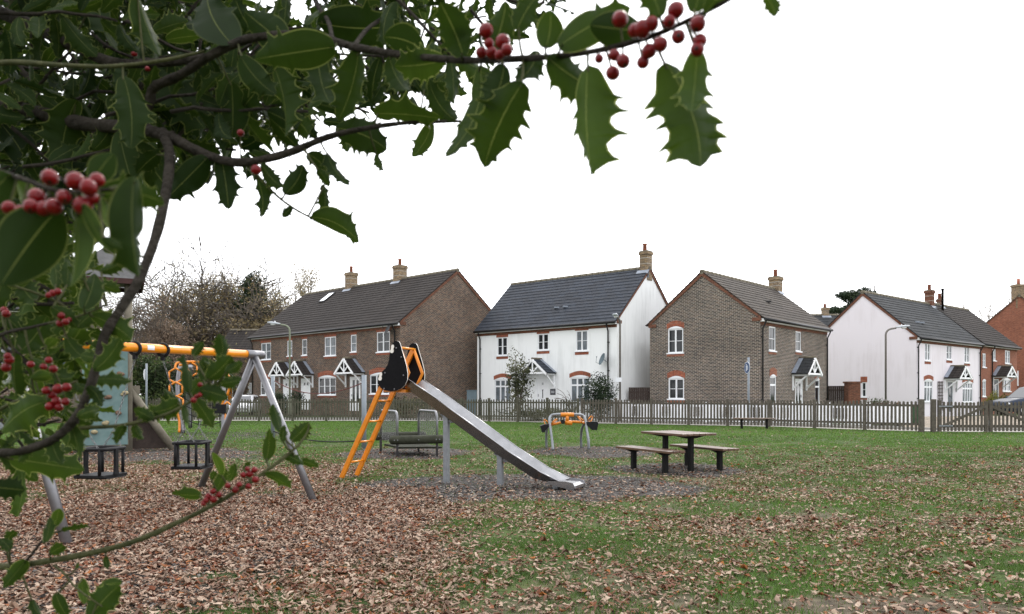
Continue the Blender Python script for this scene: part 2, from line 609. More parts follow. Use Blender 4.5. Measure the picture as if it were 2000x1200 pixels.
# the bark-covered patches under the play equipment: centre, radii
PATCHES = [(0.15, 12.55, 3.3, 1.9), (2.2, 20.1, 1.9, 2.2), (-2.7, 19.6, 1.7, 2.2), (3.3, 15.3, 1.35, 1.5),
           (-11.0, 27.5, 4.2, 3.2), (-9.6, 19.0, 4.2, 2.6), (-4.4, 8.6, 4.0, 3.6)]

def patch_mask(x, y):
    m = np.zeros_like(np.asarray(x, float))
    for cx, cy, rx, ry in PATCHES:
        d = np.sqrt(((x - cx) / rx) ** 2 + ((y - cy) / ry) ** 2) + (fbm(x * 1.1, y * 1.1) - 0.5) * 0.5
        m = np.maximum(m, 1 - sstep(d, 0.82, 1.02))
    return m

def fence_y(x):
    return np.interp(x, [-40, -23, -2.8, 11.7, 16.2, 22, 60], [43.5, 43, 42.5, 35.3, 30.3, 29.8, 29.0])

def ground_material(name):
    m = bpy.data.materials.new(name)
    m.use_nodes = True
    n = m.node_tree
    L = n.links
    b = n.nodes['Principled BSDF']
    b.inputs['Roughness'].default_value = 0.95
    b.inputs['Specular IOR Level'].default_value = 0.15
    tc = n.nodes.new('ShaderNodeTexCoord')
    def noise(s, d=5):
        k = n.nodes.new('ShaderNodeTexNoise')
        k.inputs['Scale'].default_value = s
        k.inputs['Detail'].default_value = d
        L.new(tc.outputs['Object'], k.inputs['Vector'])
        return k.outputs['Fac']
    def ramp(f, stops):
        r = n.nodes.new('ShaderNodeValToRGB')
        while len(r.color_ramp.elements) < len(stops):
            r.color_ramp.elements.new(0.5)
        for e, (p, c) in zip(r.color_ramp.elements, stops):
            e.position = p
            e.color = (*c, 1)
        L.new(f, r.inputs['Fac'])
        return r.outputs['Color']
    g1 = ramp(noise(1.3), [(0.3, (0.034, 0.058, 0.015)), (0.5, (0.055, 0.085, 0.022)), (0.72, (0.085, 0.1, 0.035))])
    g2 = ramp(noise(26, 3), [(0.3, (0.55, 0.55, 0.55)), (0.7, (1.25, 1.25, 1.2))])
    mm = n.nodes.new('ShaderNodeMix')
    mm.data_type = 'RGBA'
    mm.blend_type = 'MULTIPLY'
    mm.inputs[0].default_value = 1
    L.new(g1, mm.inputs[6])
    L.new(g2, mm.inputs[7])
    soil = ramp(noise(9), [(0.3, (0.055, 0.045, 0.032)), (0.7, (0.14, 0.115, 0.08))])
    bark = ramp(noise(38, 6), [(0.3, (0.022, 0.02, 0.018)), (0.55, (0.064, 0.057, 0.052)), (0.75, (0.13, 0.117, 0.105))])
    a = n.nodes.new('ShaderNodeAttribute')
    a.attribute_name = 'tint'      # 1 on bark patches
    a2 = n.nodes.new('ShaderNodeAttribute')
    a2.attribute_name = 'bare'
    m1 = n.nodes.new('ShaderNodeMix')
    m1.data_type = 'RGBA'
    L.new(a2.outputs['Fac'], m1.inputs[0])
    L.new(mm.outputs[2], m1.inputs[6])
    L.new(soil, m1.inputs[7])
    m2 = n.nodes.new('ShaderNodeMix')
    m2.data_type = 'RGBA'
    L.new(a.outputs['Fac'], m2.inputs[0])
    L.new(m1.outputs[2], m2.inputs[6])
    L.new(bark, m2.inputs[7])
    L.new(m2.outputs[2], b.inputs['Base Color'])
    bp = n.nodes.new('ShaderNodeBump')
    bp.inputs['Strength'].default_value = 0.7
    bp.inputs['Distance'].default_value = 0.03
    L.new(noise(45, 5), bp.inputs['Height'])
    L.new(bp.outputs['Normal'], b.inputs['Normal'])
    return m

def bare_mask(x, y):
    d = np.sqrt(((x - 2.75) / 1.0) ** 2 + ((y - 5.35) / 0.42) ** 2) + (fbm(x * 2, y * 2) - 0.5) * 0.8
    return 1 - sstep(d, 0.7, 1.1)

gx = np.concatenate([np.linspace(-1500, -45, 12), np.linspace(-40, -9, 63), np.linspace(-8.85, 8.85, 119), np.linspace(9, 40, 63), np.linspace(45, 1500, 12)])
gy = np.concatenate([np.linspace(-300, -3, 8), np.linspace(0, 25, 168), np.linspace(25.4, 45, 50), np.linspace(50, 1800, 16)])
GX, GY = np.meshgrid(gx, gy)
nx, ny = len(gx), len(gy)
gv = np.stack([GX.ravel(), GY.ravel(), np.zeros(nx * ny)], 1)
ii = (np.arange(ny - 1)[:, None] * nx + np.arange(nx - 1)[None, :]).ravel()
gf = np.stack([ii, ii + 1, ii + nx + 1, ii + nx], 1)
ground = np_object('ground', gv, gf, ground_material('ground_mix'), attr=patch_mask(gv[:, 0], gv[:, 1]), smooth=True)
ba = ground.data.attributes.new('bare', 'FLOAT', 'POINT')
bare = np.maximum(bare_mask(gv[:, 0], gv[:, 1]), 0.75 * sstep(fbm(gv[:, 0] * 0.8, gv[:, 1] * 0.8), 0.45, 0.7) * (1 - sstep(gv[:, 1], 10, 20)))
ba.data.foreach_set('value', bare.astype(np.float32))
struct(ground)

# the estate road and the paved verge beyond the fence, 6 mm and 10 mm proud of the ground
xs = list(range(-60, 72, 3))
road = MB()
pave = MB()
for a, b in zip(xs[:-1], xs[1:]):
    ya, yb = float(fence_y(a)), float(fence_y(b))
    pave.face([(a, ya + 0.15, 0.01), (b, yb + 0.15, 0.01), (b, yb + 1.6, 0.01), (a, ya + 1.6, 0.01)])
    road.face([(a, ya + 1.75, 0.006), (b, yb + 1.75, 0.006), (b, yb + 6.5, 0.006), (a, ya + 6.5, 0.006)])
struct(pave.build('pavement', mat('pavement_mix', (0.34, 0.32, 0.29), 0.9, var=0.25, scale=3)))
struct(road.build('road', mat('road_mix', (0.2, 0.195, 0.185), 0.9, var=0.2, scale=2)))
kerb = MB()
for a, b in zip(xs[:-1], xs[1:]):
    ya, yb = float(fence_y(a)), float(fence_y(b))
    kerb.plate([(a, ya + 1.6, 0), (b, yb + 1.6, 0), (b, yb + 1.74, 0), (a, ya + 1.74, 0)], (0, 0, 0.1))
struct(kerb.build('kerb', mat('kerb_mix', (0.36, 0.35, 0.33), 0.85, var=0.2, scale=5)))
drive = MB()
drive.raw([(17, 33.2, 0.01), (60, 32, 0.01), (72, 52, 0.32), (20, 40, 0.32), (17, 33.2, -0.2), (60, 32, -0.2), (72, 52, -0.2), (20, 40, -0.2)],
          [(0, 1, 2, 3), (0, 4, 5, 1), (1, 5, 6, 2), (2, 6, 7, 3), (3, 7, 4, 0)])
struct(drive.build('driveway', brick_mat('driveway_mix', (0.42, 0.36, 0.27), (0.33, 0.29, 0.24), (0.2, 0.18, 0.15), bw=0.3, bh=0.2, ms=0.012, bump=0.2)))

# ---------------------------------------------------------------- houses
def wall_grid(mb, F, L, z0, z1, ops, reveal=0.1):
    xs = sorted({0.0, L} | {o[0] for o in ops} | {o[1] for o in ops})
    zs = sorted({z0, z1} | {o[2] for o in ops} | {o[3] for o in ops})
    for a, b in zip(xs[:-1], xs[1:]):
        for c, d in zip(zs[:-1], zs[1:]):
            if any(o[0] - 1e-6 <= a and b <= o[1] + 1e-6 and o[2] - 1e-6 <= c and d <= o[3] + 1e-6 for o in ops):
                continue
            mb.face([F.pt(a, 0, c), F.pt(b, 0, c), F.pt(b, 0, d), F.pt(a, 0, d)])
    for a, b, c, d in ops:
        r = -reveal
        mb.face([F.pt(a, 0, c), F.pt(a, r, c), F.pt(a, r, d), F.pt(a, 0, d)])
        mb.face([F.pt(b, 0, c), F.pt(b, r, c), F.pt(b, r, d), F.pt(b, 0, d)])
        mb.face([F.pt(a, 0, d), F.pt(b, 0, d), F.pt(b, r, d), F.pt(a, r, d)])
        mb.face([F.pt(a, 0, c), F.pt(b, 0, c), F.pt(b, r, c), F.pt(a, r, c)])
        mb.face([F.pt(a, r, c), F.pt(b, r, c), F.pt(b, r, d), F.pt(a, r, d)])

rw = random.Random(3)

def window(root, F, op, cols=2, rows=2, transom=False, head=None, pane=None, arch=0.0):
    a, b, c, d = op
    fr = MB()
    t = 0.07
    y0, y1 = -0.085, -0.02
    fr.fbox(F, a, b, y0, y1, d - t, d)
    fr.fbox(F, a, b, y0, y1, c, c + t)
    fr.fbox(F, a, a + t, y0, y1, c + t, d - t)
    fr.fbox(F, b - t, b, y0, y1, c + t, d - t)
    zt = d - (d - c) * 0.3 if transom else None
    if transom:
        fr.fbox(F, a + t, b - t, y0, y1 + 0.002, zt - 0.05, zt + 0.05)
    w = (b - a - 2 * t) / cols
    for i in range(1, cols):
        x = a + t + w * i
        fr.fbox(F, x - 0.045, x + 0.045, y0, y1 + 0.004, c + t, d - t)
    for r in range(1, rows):
        z = c + t + ((zt or d) - c - 2 * t) * r / rows
        fr.fbox(F, a + t, b - t, y0 + 0.01, y1 - 0.012, z - 0.014, z + 0.014)
    wf = fr.build('window', M['upvc'], root)
    pm = pane or rw.choice([M['pane_dark'], M['pane_dark'], M['pane_curtain']])
    pn = MB()
    pn.face([F.pt(a + 0.02, -0.06, c + 0.02), F.pt(b - 0.02, -0.06, c + 0.02), F.pt(b - 0.02, -0.06, d - 0.02), F.pt(a + 0.02, -0.06, d - 0.02)])
    pn.build('pane', pm, wf)
    sl = MB()
    sl.fbox(F, a - 0.06, b + 0.06, -0.02, 0.06, c - 0.05, c + 0.02)
    sl.build('sill', M['upvc'], wf)
    if arch:
        ah = MB()
        n = 8
        pts = [F.pt(a + (b - a) * i / n, 0.004, d + arch * math.sin(math.pi * i / n)) for i in range(n + 1)]
        ah.plate(pts[::1], F.n * 0.015)
        ah.build('window_head', M['upvc'], wf)
    return wf

def lintel(root, F, op, h, arch=0.0, below=0.0, m='brick_soldier'):
    a, b, c, d = op
    mb = MB()
    if arch:
        n = 8
        lo = [F.pt(a - 0.06 + (b - a + 0.12) * i / n, 0.003, d + arch * math.sin(math.pi * i / n)) for i in range(n + 1)]
        hi = [p + V(0, 0, h) for p in lo]
        mb.plate(lo + hi[::-1], F.n * 0.014)
    else:
        mb.fbox(F, a - 0.06, b + 0.06, 0.002, 0.017, d, d + h)
    mb.build('lintel', M[m], root)
    if below:
        mb = MB()
        mb.fbox(F, a - 0.06, b + 0.06, 0.002, 0.017, c - 0.05 - below, c - 0.05)
        mb.build('brick_sill', M[m], root)

def door(root, F, op, kind='panel', m='white_wood'):
    a, b, c, d = op
    fr = MB()
    t = 0.07
    fr.fbox(F, a, a + t, -0.09, -0.01, c, d)
    fr.fbox(F, b - t, b, -0.09, -0.01, c, d)
    fr.fbox(F, a + t, b - t, -0.09, -0.01, d - t, d)
    fr.build('door_frame', M['white_wood'], root)
    dm = MB()
    dm.fbox(F, a + t, b - t, -0.08, -0.045, c, d - t)
    w = b - a - 2 * t
    # moulded panels standing a little proud
    if kind in ('panel', 'numbered'):
        for i in (0, 1):
            for z0, z1 in ((0.12, 0.36), (0.42, 0.66)):
                x0 = a + t + w * (0.14 + 0.4 * i)
                dm.fbox(F, x0, x0 + w * 0.32, -0.046, -0.035, c + (d - c) * z0, c + (d - c) * z1)
    o = dm.build('door', M[m], root)
    gl = MB()
    if kind == 'panel':
        for i in (0, 1):
            x0 = a + t + w * (0.2 + 0.38 * i)
            gl.fbox(F, x0, x0 + w * 0.2, -0.05, -0.038, d - t - 0.42, d - t - 0.22)
    elif kind == 'numbered':
        gl.fbox(F, a + t + w * 0.42, a + t + w * 0.58, -0.05, -0.038, c + (d - c) * 0.42, c + (d - c) * 0.68)
    elif kind == 'long':
        for i in (0, 1):
            x0 = a + t + w * (0.16 + 0.42 * i)
            gl.fbox(F, x0, x0 + w * 0.24, -0.05, -0.038, c + (d - c) * 0.28, d - t - 0.15)
    else:
        gl.fbox(F, a + t + w * 0.35, a + t + w * 0.65, -0.05, -0.038, c + (d - c) * 0.5, d - t - 0.2)
    gl.build('glass_panel', M['pane_dark'], o)
    hd = MB()
    hd.fbox(F, b - t - w * 0.14, b - t - w * 0.08, -0.045, -0.0, c + 0.95, c + 1.1)
    hd.build('handle', M['rim'], o)
    if kind == 'numbered':
        nm = MB()
        for k in (-1, 1):
            nm.fbox(F, (a + b) / 2 + k * 0.035 - 0.012, (a + b) / 2 + k * 0.035 + 0.012, -0.044, -0.036, d - 0.36, d - 0.22)
        nm.build('door_number', M['black_plastic'], o)
    return o

def canopy(root, F, tc, w, proj, ze, zr, roof='tile_dark', brackets=True):
    """gabled timber porch hood on two brackets"""
    mb = MB()
    h = w / 2
    b = 0.09
    yf = proj
    up = F.n
    mb.beam(F.pt(tc - h - 0.02, yf, ze - 0.02), F.pt(tc, yf, zr), 0.14, 0.06, up)
    mb.beam(F.pt(tc + h + 0.02, yf, ze - 0.02), F.pt(tc, yf, zr), 0.14, 0.06, up)
    mb.beam(F.pt(tc - h, yf - 0.035, ze + 0.05), F.pt(tc + h, yf - 0.035, ze + 0.05), 0.1, 0.06, up)
    mb.beam(F.pt(tc, yf - 0.035, ze + 0.1), F.pt(tc, yf - 0.035, zr - 0.05), 0.08, 0.05, up)
    for k in (-1, 1):
        mb.beam(F.pt(tc, yf - 0.035, ze + 0.12), F.pt(tc + k * h * 0.42, yf - 0.035, ze + 0.12 + (zr - ze) * 0.4), 0.07, 0.045, up)
        mb.beam(F.pt(tc + k * (h - 0.06), 0.0, ze), F.pt(tc + k * (h - 0.06), yf, ze), 0.07, 0.13)
        if brackets:
            mb.beam(F.pt(tc + k * (h - 0.06), 0.045, ze - 0.06), F.pt(tc + k * (h - 0.06), 0.045, ze - 0.85), 0.085, 0.085, up)
            mb.beam(F.pt(tc + k * (h - 0.06), 0.06, ze - 0.72), F.pt(tc + k * (h - 0.06), yf - 0.1, ze - 0.04), 0.07, 0.08)
    c = mb.build('porch_canopy', M['white_wood'], root)
    rf = MB()
    for k in (-1, 1):
        # three stepped tile courses on each slope
        n = 5
        for i in range(n):
            f0, f1 = i / n, (i + 1) / n
            x0, x1 = tc + k * (h + 0.1) * (1 - f0), tc + k * (h + 0.1) * (1 - f1)
            z0, z1 = ze + 0.03 + (zr - ze) * f0, ze + 0.03 + (zr - ze) * f1
            rf.face([F.pt(x0, 0.25, z0 + 0.06), F.pt(x0, yf + 0.02, z0 + 0.06), F.pt(x1, yf + 0.02, z1 + 0.035), F.pt(x1, 0.25, z1 + 0.035)])
            rf.face([F.pt(x0, 0.25, z0 + 0.06), F.pt(x0, yf + 0.02, z0 + 0.06), F.pt(x0, yf + 0.02, z0 + 0.02), F.pt(x0, 0.25, z0 + 0.02)])
            rf.face([F.pt(x0, yf + 0.02, z0 + 0.06), F.pt(x1, yf + 0.02, z1 + 0.035), F.pt(x1, yf + 0.02, z1), F.pt(x0, yf + 0.02, z0)])
        rf.face([F.pt(tc + k * (h + 0.1), 0.0, ze + 0.02), F.pt(tc + k * (h + 0.1), yf, ze + 0.02), F.pt(tc, yf, zr + 0.02), F.pt(tc, 0.0, zr + 0.02)])
    rf.build('canopy_roof', M[roof], c)
    fl = MB()
    for k in (-1, 1):
        fl.face([F.pt(tc + k * (h + 0.11), 0.01, ze + 0.11), F.pt(tc + k * (h + 0.11), 0.27, ze + 0.11), F.pt(tc, 0.27, zr + 0.1), F.pt(tc, 0.01, zr + 0.1)])
    fl.build('lead_flashing', M['lead'], c)
    rg = MB()
    rg.tube([F.pt(tc, 0.02, zr + 0.07), F.pt(tc, yf + 0.03, zr + 0.07)], 0.07, 8)
    rg.build('ridge_tile', M['ridge'], c)
    return c

def chimney(root, H, px0, px1, ytop, pots, m='brick_yellow', s=None, potm='terracotta', bands=2):
    t, _ = H.R.hit((px0 + px1) / 2, 600)
    P = H.R.pt(t, 0, 0)
    dep = P.y
    w = (px1 - px0) / 1500 * dep / (abs(H.d.x) + abs(H.g.x)) * 1.0
    zt = CAM_H + (770 - ytop) * dep / 1500
    mb = MB()
    F = H.R
    z0 = H.zr - 0.75
    mb.fbox(F, t - w / 2, t + w / 2, -w / 2, w / 2, z0, zt - 0.2)
    mb.fbox(F, t - w / 2 - 0.05, t + w / 2 + 0.05, -w / 2 - 0.05, w / 2 + 0.05, zt - 0.2, zt - 0.04)
    c = mb.build('chimney', M[m], root)
    cp = MB()
    cp.fbox(F, t - w / 2 - 0.02, t + w / 2 + 0.02, -w / 2 - 0.02, w / 2 + 0.02, zt - 0.04, zt + 0.03)
    cp.build('chimney_cap', M['ridge'], c)
    bd = MB()
    for k in range(bands):
        z = H.zr + 0.12 + (zt - H.zr - 0.3) * (k + 0.3) / bands
        bd.fbox(F, t - w / 2 - 0.004, t + w / 2 + 0.004, -w / 2 - 0.004, w / 2 + 0.004, z, z + 0.03)
    bd.build('mortar_band', M['mortar_pale'], c)
    fl = MB()
    fl.fbox(F, t - w / 2 - 0.1, t + w / 2 + 0.1, w / 2, w / 2 + 0.012, H.zr - 0.62, H.zr - 0.2)
    e0, e1 = w / 2 + 0.012, w / 2 + 0.22
    tn = H.slope
    fl.face([F.pt(t - w / 2 - 0.15, e0, H.zr - e0 * tn + 0.12), F.pt(t + w / 2 + 0.15, e0, H.zr - e0 * tn + 0.12), F.pt(t + w / 2 + 0.15, e1, H.zr - e1 * tn + 0.07), F.pt(t - w / 2 - 0.15, e1, H.zr - e1 * tn + 0.07)])
    fl.build('lead_flashing', M['lead'], c)
    for (qx, qy) in pots:
        tp, _ = F.hit(qx, 600)
        zp = CAM_H + (770 - qy) * dep / 1500
        tp = min(max(tp, t - w / 2 + 0.15), t + w / 2 - 0.15)
        pm = MB()
        q = F.pt(tp, 0, 0)
        pm.tube([q + V(0, 0, zt), q + V(0, 0, zt + (zp - zt) * 0.85), q + V(0, 0, zt + (zp - zt) * 0.86), q + V(0, 0, zp)], [0.13, 0.11, 0.14, 0.13], 12)
        pm.build('chimney_pot', M[potm], c)
    return c

class House:
    pass

def house(name, label, C, d, L, Wd, ze, zr, wall, roof, front=(), gable=(), trim='brick_red', pipes=(), verge=0.22, row=0.3, cat='house', corbel=True, string=0.16, group=None):
    """gabled house: near front corner C (x, y), front runs along d for L, gable end runs back Wd"""
    H = House()
    d = Vector((d[0], d[1], 0)).normalized()
    g = Vector((-d.y, d.x, 0))
    if g.y < -1e-6 or (abs(g.y) < 1e-6 and g.x < 0):
        g = -g
    root = thing(name, label, cat, (C[0], C[1], 0), group)
    H.root, H.d, H.g, H.L, H.W, H.ze, H.zr = root, d, g, L, Wd, ze, zr
    O = V(C[0], C[1], 0)
    F = Frame(O, d, -g)
    G = Frame(O, g, -d)
    B = Frame(O + g * Wd, d, g)
    E = Frame(O + d * L, g, d)
    H.F, H.G, H.E = F, G, E
    H.R = Frame(O + g * (Wd / 2), d, -g)
    H.slope = (zr - ze) / (Wd / 2)
    mb = MB()
    wall_grid(mb, F, L, -0.1, ze, front)
    wall_grid(mb, G, Wd, -0.1, ze, gable)
    wall_grid(mb, B, L, -0.1, ze, [])
    wall_grid(mb, E, Wd, -0.1, ze, [])
    for K in (G, E):
        mb.face([K.pt(0, 0, ze), K.pt(Wd, 0, ze), K.pt(Wd / 2, 0, zr)])
    mb.build('wall', M[wall], root)
    # roof: stepped courses, so every row of tiles has its own lip
    rf = MB()
    ov, vo = 0.28, 0.07
    run = Wd / 2
    sl = math.hypot(run, zr - ze)
    cs, sn = run / sl, (zr - ze) / sl
    nrow = int((sl + ov) / row)
    for K in (F, B):
        a0, a1 = -vo, L + vo
        up = lambda s, h: (-(s * cs) + h * sn, ze + s * sn + h * cs)
        for i in range(nrow):
            s0 = -ov + (sl + ov) * i / nrow
            s1 = -ov + (sl + ov) * (i + 1) / nrow
            b0, z0 = up(s0, 0.064)
            b1, z1 = up(s1, 0.04)
            c0, y0 = up(s0, 0.03)
            rf.face([K.pt(a0, b0, z0), K.pt(a1, b0, z0), K.pt(a1, b1, z1), K.pt(a0, b1, z1)])
            rf.face([K.pt(a0, c0, y0), K.pt(a1, c0, y0), K.pt(a1, b0, z0), K.pt(a0, b0, z0)])
            for a in (a0, a1):
                rf.face([K.pt(a, c0, y0), K.pt(a, b0, z0), K.pt(a, b1, z1), K.pt(a, up(s1, 0.0)[0], up(s1, 0.0)[1])])
        b0, z0 = up(-ov, 0.0)
        b1, z1 = up(sl, 0.0)
        rf.face([K.pt(a0, b0, z0), K.pt(a1, b0, z0), K.pt(a1, b1, z1), K.pt(a0, b1, z1)])
    H.roof = rf.build('roof', M[roof], root)
    rg = MB()
    nr = int(L / 0.45)
    for i in range(nr):
        t0 = -vo + (L + 2 * vo) * i / nr
        t1 = -vo + (L + 2 * vo) * (i + 1) / nr
        rg.tube([H.R.pt(t0, 0, zr + 0.0), H.R.pt(t1 - 0.012, 0, zr + 0.0)], [0.135, 0.125], 10)
    rg.build('ridge_tile', M['ridge'], H.roof)
    # gutter, white fascia and brick band under the eave of the front
    ge = -0.0
    zg = ze - ov * sn
    gt = MB()
    yb = ov * cs
    gt.tube([F.pt(-0.05, yb + 0.06, zg - 0.03), F.pt(L + 0.05, yb + 0.06, zg - 0.03)], 0.08, 8)
    gt.build('gutter', M['black_plastic'], root)
    fc = MB()
    fc.fbox(F, 0.0, L, 0.004, yb, zg - 0.14, zg + 0.02)
    fc.build('fascia', M['white_wood'], root)
    if string:
        st = MB()
        st.fbox(F, 0.0, L, 0.004, 0.03, zg - 0.14 - string, zg - 0.141)
        st.build('eaves_band', M[trim], root)
    for K in (G, E):
        vg = MB()
        for sgn in (0, 1):
            x0, x1 = (0, Wd / 2) if not sgn else (Wd, Wd / 2)
            sx = 1 if not sgn else -1
            pts = [K.pt(x0 - sx * 0.05, 0.003, ze - verge * 0.9), K.pt(x1, 0.003, zr - verge), K.pt(x1, 0.003, zr - 0.01), K.pt(x0 - sx * 0.05, 0.003, ze - 0.04)]
            vg.plate(pts, K.n * 0.05)
            if corbel:
                vg.fbox(K, *sorted((x0 - sx * 0.06, x0 + sx * 0.42)), 0.004, 0.056, ze - verge * 1.25, ze - verge * 0.45)
        vg.build('verge_band', M[trim], root)
    # downpipes on the front: distance along
    for tp in pipes:
        dp = MB()
        dp.tube([F.pt(tp, yb + 0.05, zg - 0.03), F.pt(tp, yb + 0.02, zg - 0.18), F.pt(tp, 0.08, zg - 0.5), F.pt(tp, 0.08, 0.02)], 0.042, 8)
        for z in (1.2, 2.8, 4.4):
            dp.fbox(F, tp - 0.06, tp + 0.06, 0.0, 0.09, z, z + 0.05)
        dp.build('downpipe', M['black_plastic'], root)
    return H

def pxop(F, x0, x1, y0, y1, zmin=None):
    ta, _ = F.hit(x0, 700)
    tb, _ = F.hit(x1, 700)
    xc = (x0 + x1) / 2
    _, zt = F.hit(xc, y0)
    _, zb = F.hit(xc, y1)
    return (min(ta, tb), max(ta, tb), zb if zmin is None else zmin, zt)

def dish(root, p, n, m='black_plastic', r=0.3, arm=True):
    """satellite dish facing n at wall point p"""
    n = Vector(n).normalized()
    x = n.cross(V(0, 0, 1)).normalized()
    y = x.cross(n)
    mb = MB()
    c = Vector(p)
    rings = 5
    base = len(mb.v)
    vs, fs = [], []
    for i in range(rings + 1):
        rr = r * i / rings
        for k in range(16):
            a = 2 * math.pi * k / 16
            vs.append(c + x * rr * math.cos(a) + y * rr * 1.1 * math.sin(a) + n * (0.09 * (i / rings) ** 2))
    for i in range(rings):
        for k in range(16):
            fs.append((i * 16 + k, i * 16 + (k + 1) % 16, (i + 1) * 16 + (k + 1) % 16, (i + 1) * 16 + k))
    mb.raw(vs, fs, True)
    mb.tube([c - y * r * 0.9, c - y * r * 0.95 + n * 0.35, c + n * 0.42], 0.012, 6)
    mb.ball(c + n * 0.42, 0.035, 8, 6)
    mb.tube([c - n * 0.01, c - n * 0.12, c - n * 0.2 - V(0, 0, 0.05)], 0.022, 6)
    return mb.build('satellite_dish', M[m], root)

# --- long brown brick terrace
d1 = (-0.7295, 0.684)
Ft = Frame((-6.837, 47.08, 0), Vector(d1), Vector((-0.684, -0.7295)))
tu = [pxop(Ft, *q) for q in ((510, 529, 670, 703), (561, 570.5, 665.5, 696), (590, 599.5, 662.5, 694.5), (634, 656, 658, 695.5), (685, 696, 654, 688), (736, 761, 648, 688))]
tg = [pxop(Ft, *q) for q in ((509, 527, 742, 772.5), (622, 656, 737.5, 772), (722.5, 760, 732.5, 770))]
td = [pxop(Ft, *q, 755, zmin=0.4) for q in ((552.5, 570, 741), (587.5, 606, 739.5), (683, 704, 736))]
H = house('brick_terrace', 'long brown brick terrace with dark tiled roof and two chimneys', (-6.837, 47.08), d1, 18.3, 9.46, 6.02, 9.65, 'brick_brown', 'tile_dark',
          front=tu + tg + td, pipes=(0.48, 18.1), row=0.34)
terrace = H
for i, o in enumerate(tu):
    window(H.root, H.F, o, cols=1 if i in (1, 2, 4) else 2, pane=M['pane_curtain'] if i in (0, 1) else None)
    lintel(H.root, H.F, o, 0.42, below=0.13)
for i, o in enumerate(tg):
    window(H.root, H.F, o, cols=(2, 3, 3)[i], rows=2, pane=M['pane_dark'], arch=0.14)
    lintel(H.root, H.F, o, 0.3, arch=0.16, below=0.1)
for i, o in enumerate(td):
    door(H.root, H.F, o, 'long' if i == 2 else 'panel')
    canopy(H.root, H.F, (o[0] + o[1]) / 2, 2.08, 0.9, 2.81, 3.77)
chimney(H.root, H, 673.7, 698.7, 534, [(686, 520.5)])
chimney(H.root, H, 767.5, 795, 520, [(781, 506)])
# roof window near the second chimney
t0, _ = H.R.hit(637, 585)
sk = MB()
run = H.W / 2
def on_roof(H, t, f, h):
    cs = (H.W / 2) / math.hypot(H.W / 2, H.zr - H.ze)
    sn = (H.zr - H.ze) / math.hypot(H.W / 2, H.zr - H.ze)
    return H.F.pt(t, -f * H.W / 2 + h * sn, H.ze + f * (H.zr - H.ze) + h * cs)
tw, fw = 0.36, 0.11
tk, fk = 13.5, 0.78
sk.plate([on_roof(H, tk - tw, fk - fw, 0.05), on_roof(H, tk + tw, fk - fw, 0.05), on_roof(H, tk + tw, fk + fw, 0.05), on_roof(H, tk - tw, fk + fw, 0.05)], on_roof(H, 0, 0, 0.09) - on_roof(H, 0, 0, 0))
ro = sk.build('roof_window', M['black_plastic'], H.root)
sk = MB()
sk.face([on_roof(H, tk - tw + 0.05, fk - fw + 0.02, 0.146), on_roof(H, tk + tw - 0.05, fk - fw + 0.02, 0.146), on_roof(H, tk + tw - 0.05, fk + fw - 0.02, 0.146), on_roof(H, tk - tw + 0.05, fk + fw - 0.02, 0.146)])
sk.build('pane', M['pane_sky'], ro)
t_, z_ = H.F.hit(768, 645)
dish(H.root, H.F.pt(t_, 0.35, z_), (-0.8, -0.5, 0.4))

# --- white rendered house
d2 = (-0.7535, 0.6575)
Fw = Frame((5.877, 43, 0), Vector(d2), Vector((-0.6575, -0.7535)))
wu = [pxop(Fw, *q) for q in ((971, 991, 659, 695), (1050, 1071.5, 652, 684.5), (1124.7, 1148, 645.6, 686))]
wg = [pxop(Fw, *q, 785, zmin=1.0) for q in ((966, 998, 742), (1114, 1152, 738))]
wd = [pxop(Fw, 1047, 1071.5, 740.5, 785, zmin=0.4)]
H = house('white_house', 'white rendered house with blue grey slate roof and a chimney on its gable', (5.877, 43), d2, 10.81, 6.92, 5.75, 9.0, 'render_white', 'slate_blue',
          front=wu + wg + wd, pipes=(0.55, 10.5))
white = H
for o in wu:
    window(H.root, H.F, o, 2, pane=M['pane_curtain'] if o is wu[2] else M['pane_dark'])
    lintel(H.root, H.F, o, 0.42, below=0.16)
for o in wg:
    window(H.root, H.F, o, 3, rows=1, transom=True, pane=M['pane_curtain'], arch=0.12)
    lintel(H.root, H.F, o, 0.24, arch=0.16)
door(H.root, H.F, wd[0], 'numbered')
canopy(H.root, H.F, (wd[0][0] + wd[0][1]) / 2 + 0.05, 2.1, 0.9, 2.7, 3.55, 'slate_blue')
chimney(H.root, H, 1249, 1274, 492, [(1259.5, 476)])
t_, z_ = H.F.hit(1185, 703)
dish(H.root, H.F.pt(t_, 0.35, z_), (-0.9, -0.25, 0.35), 'cabinet', 0.33)
t_, z_ = H.F.hit(1080, 765)
pl = MB()
pl.fbox(H.F, t_ - 0.2, t_ + 0.2, 0.002, 0.02, z_ - 0.2, z_ + 0.15)
pl = pl.build('name_plaque', M['plaque'], H.root)
pq = MB()
for k in range(2):
    pq.fbox(H.F, t_ - 0.13, t_ + 0.13, 0.021, 0.024, z_ - 0.09 + 0.09 * k, z_ - 0.06 + 0.09 * k)
pq.build('lettering', M['sign_white'], pl)
for q in (1068, 1085):
    vt = MB()
    t_, _ = H.F.hit(q, 607)
    c = on_roof(H, t_, 0.3, 0.08)
    vt.box(c.x - 0.15, c.x + 0.15, c.y - 0.06, c.y + 0.1, c.z - 0.02, c.z + 0.07)
    vt.build('roof_vent', M['lead'], H.root)

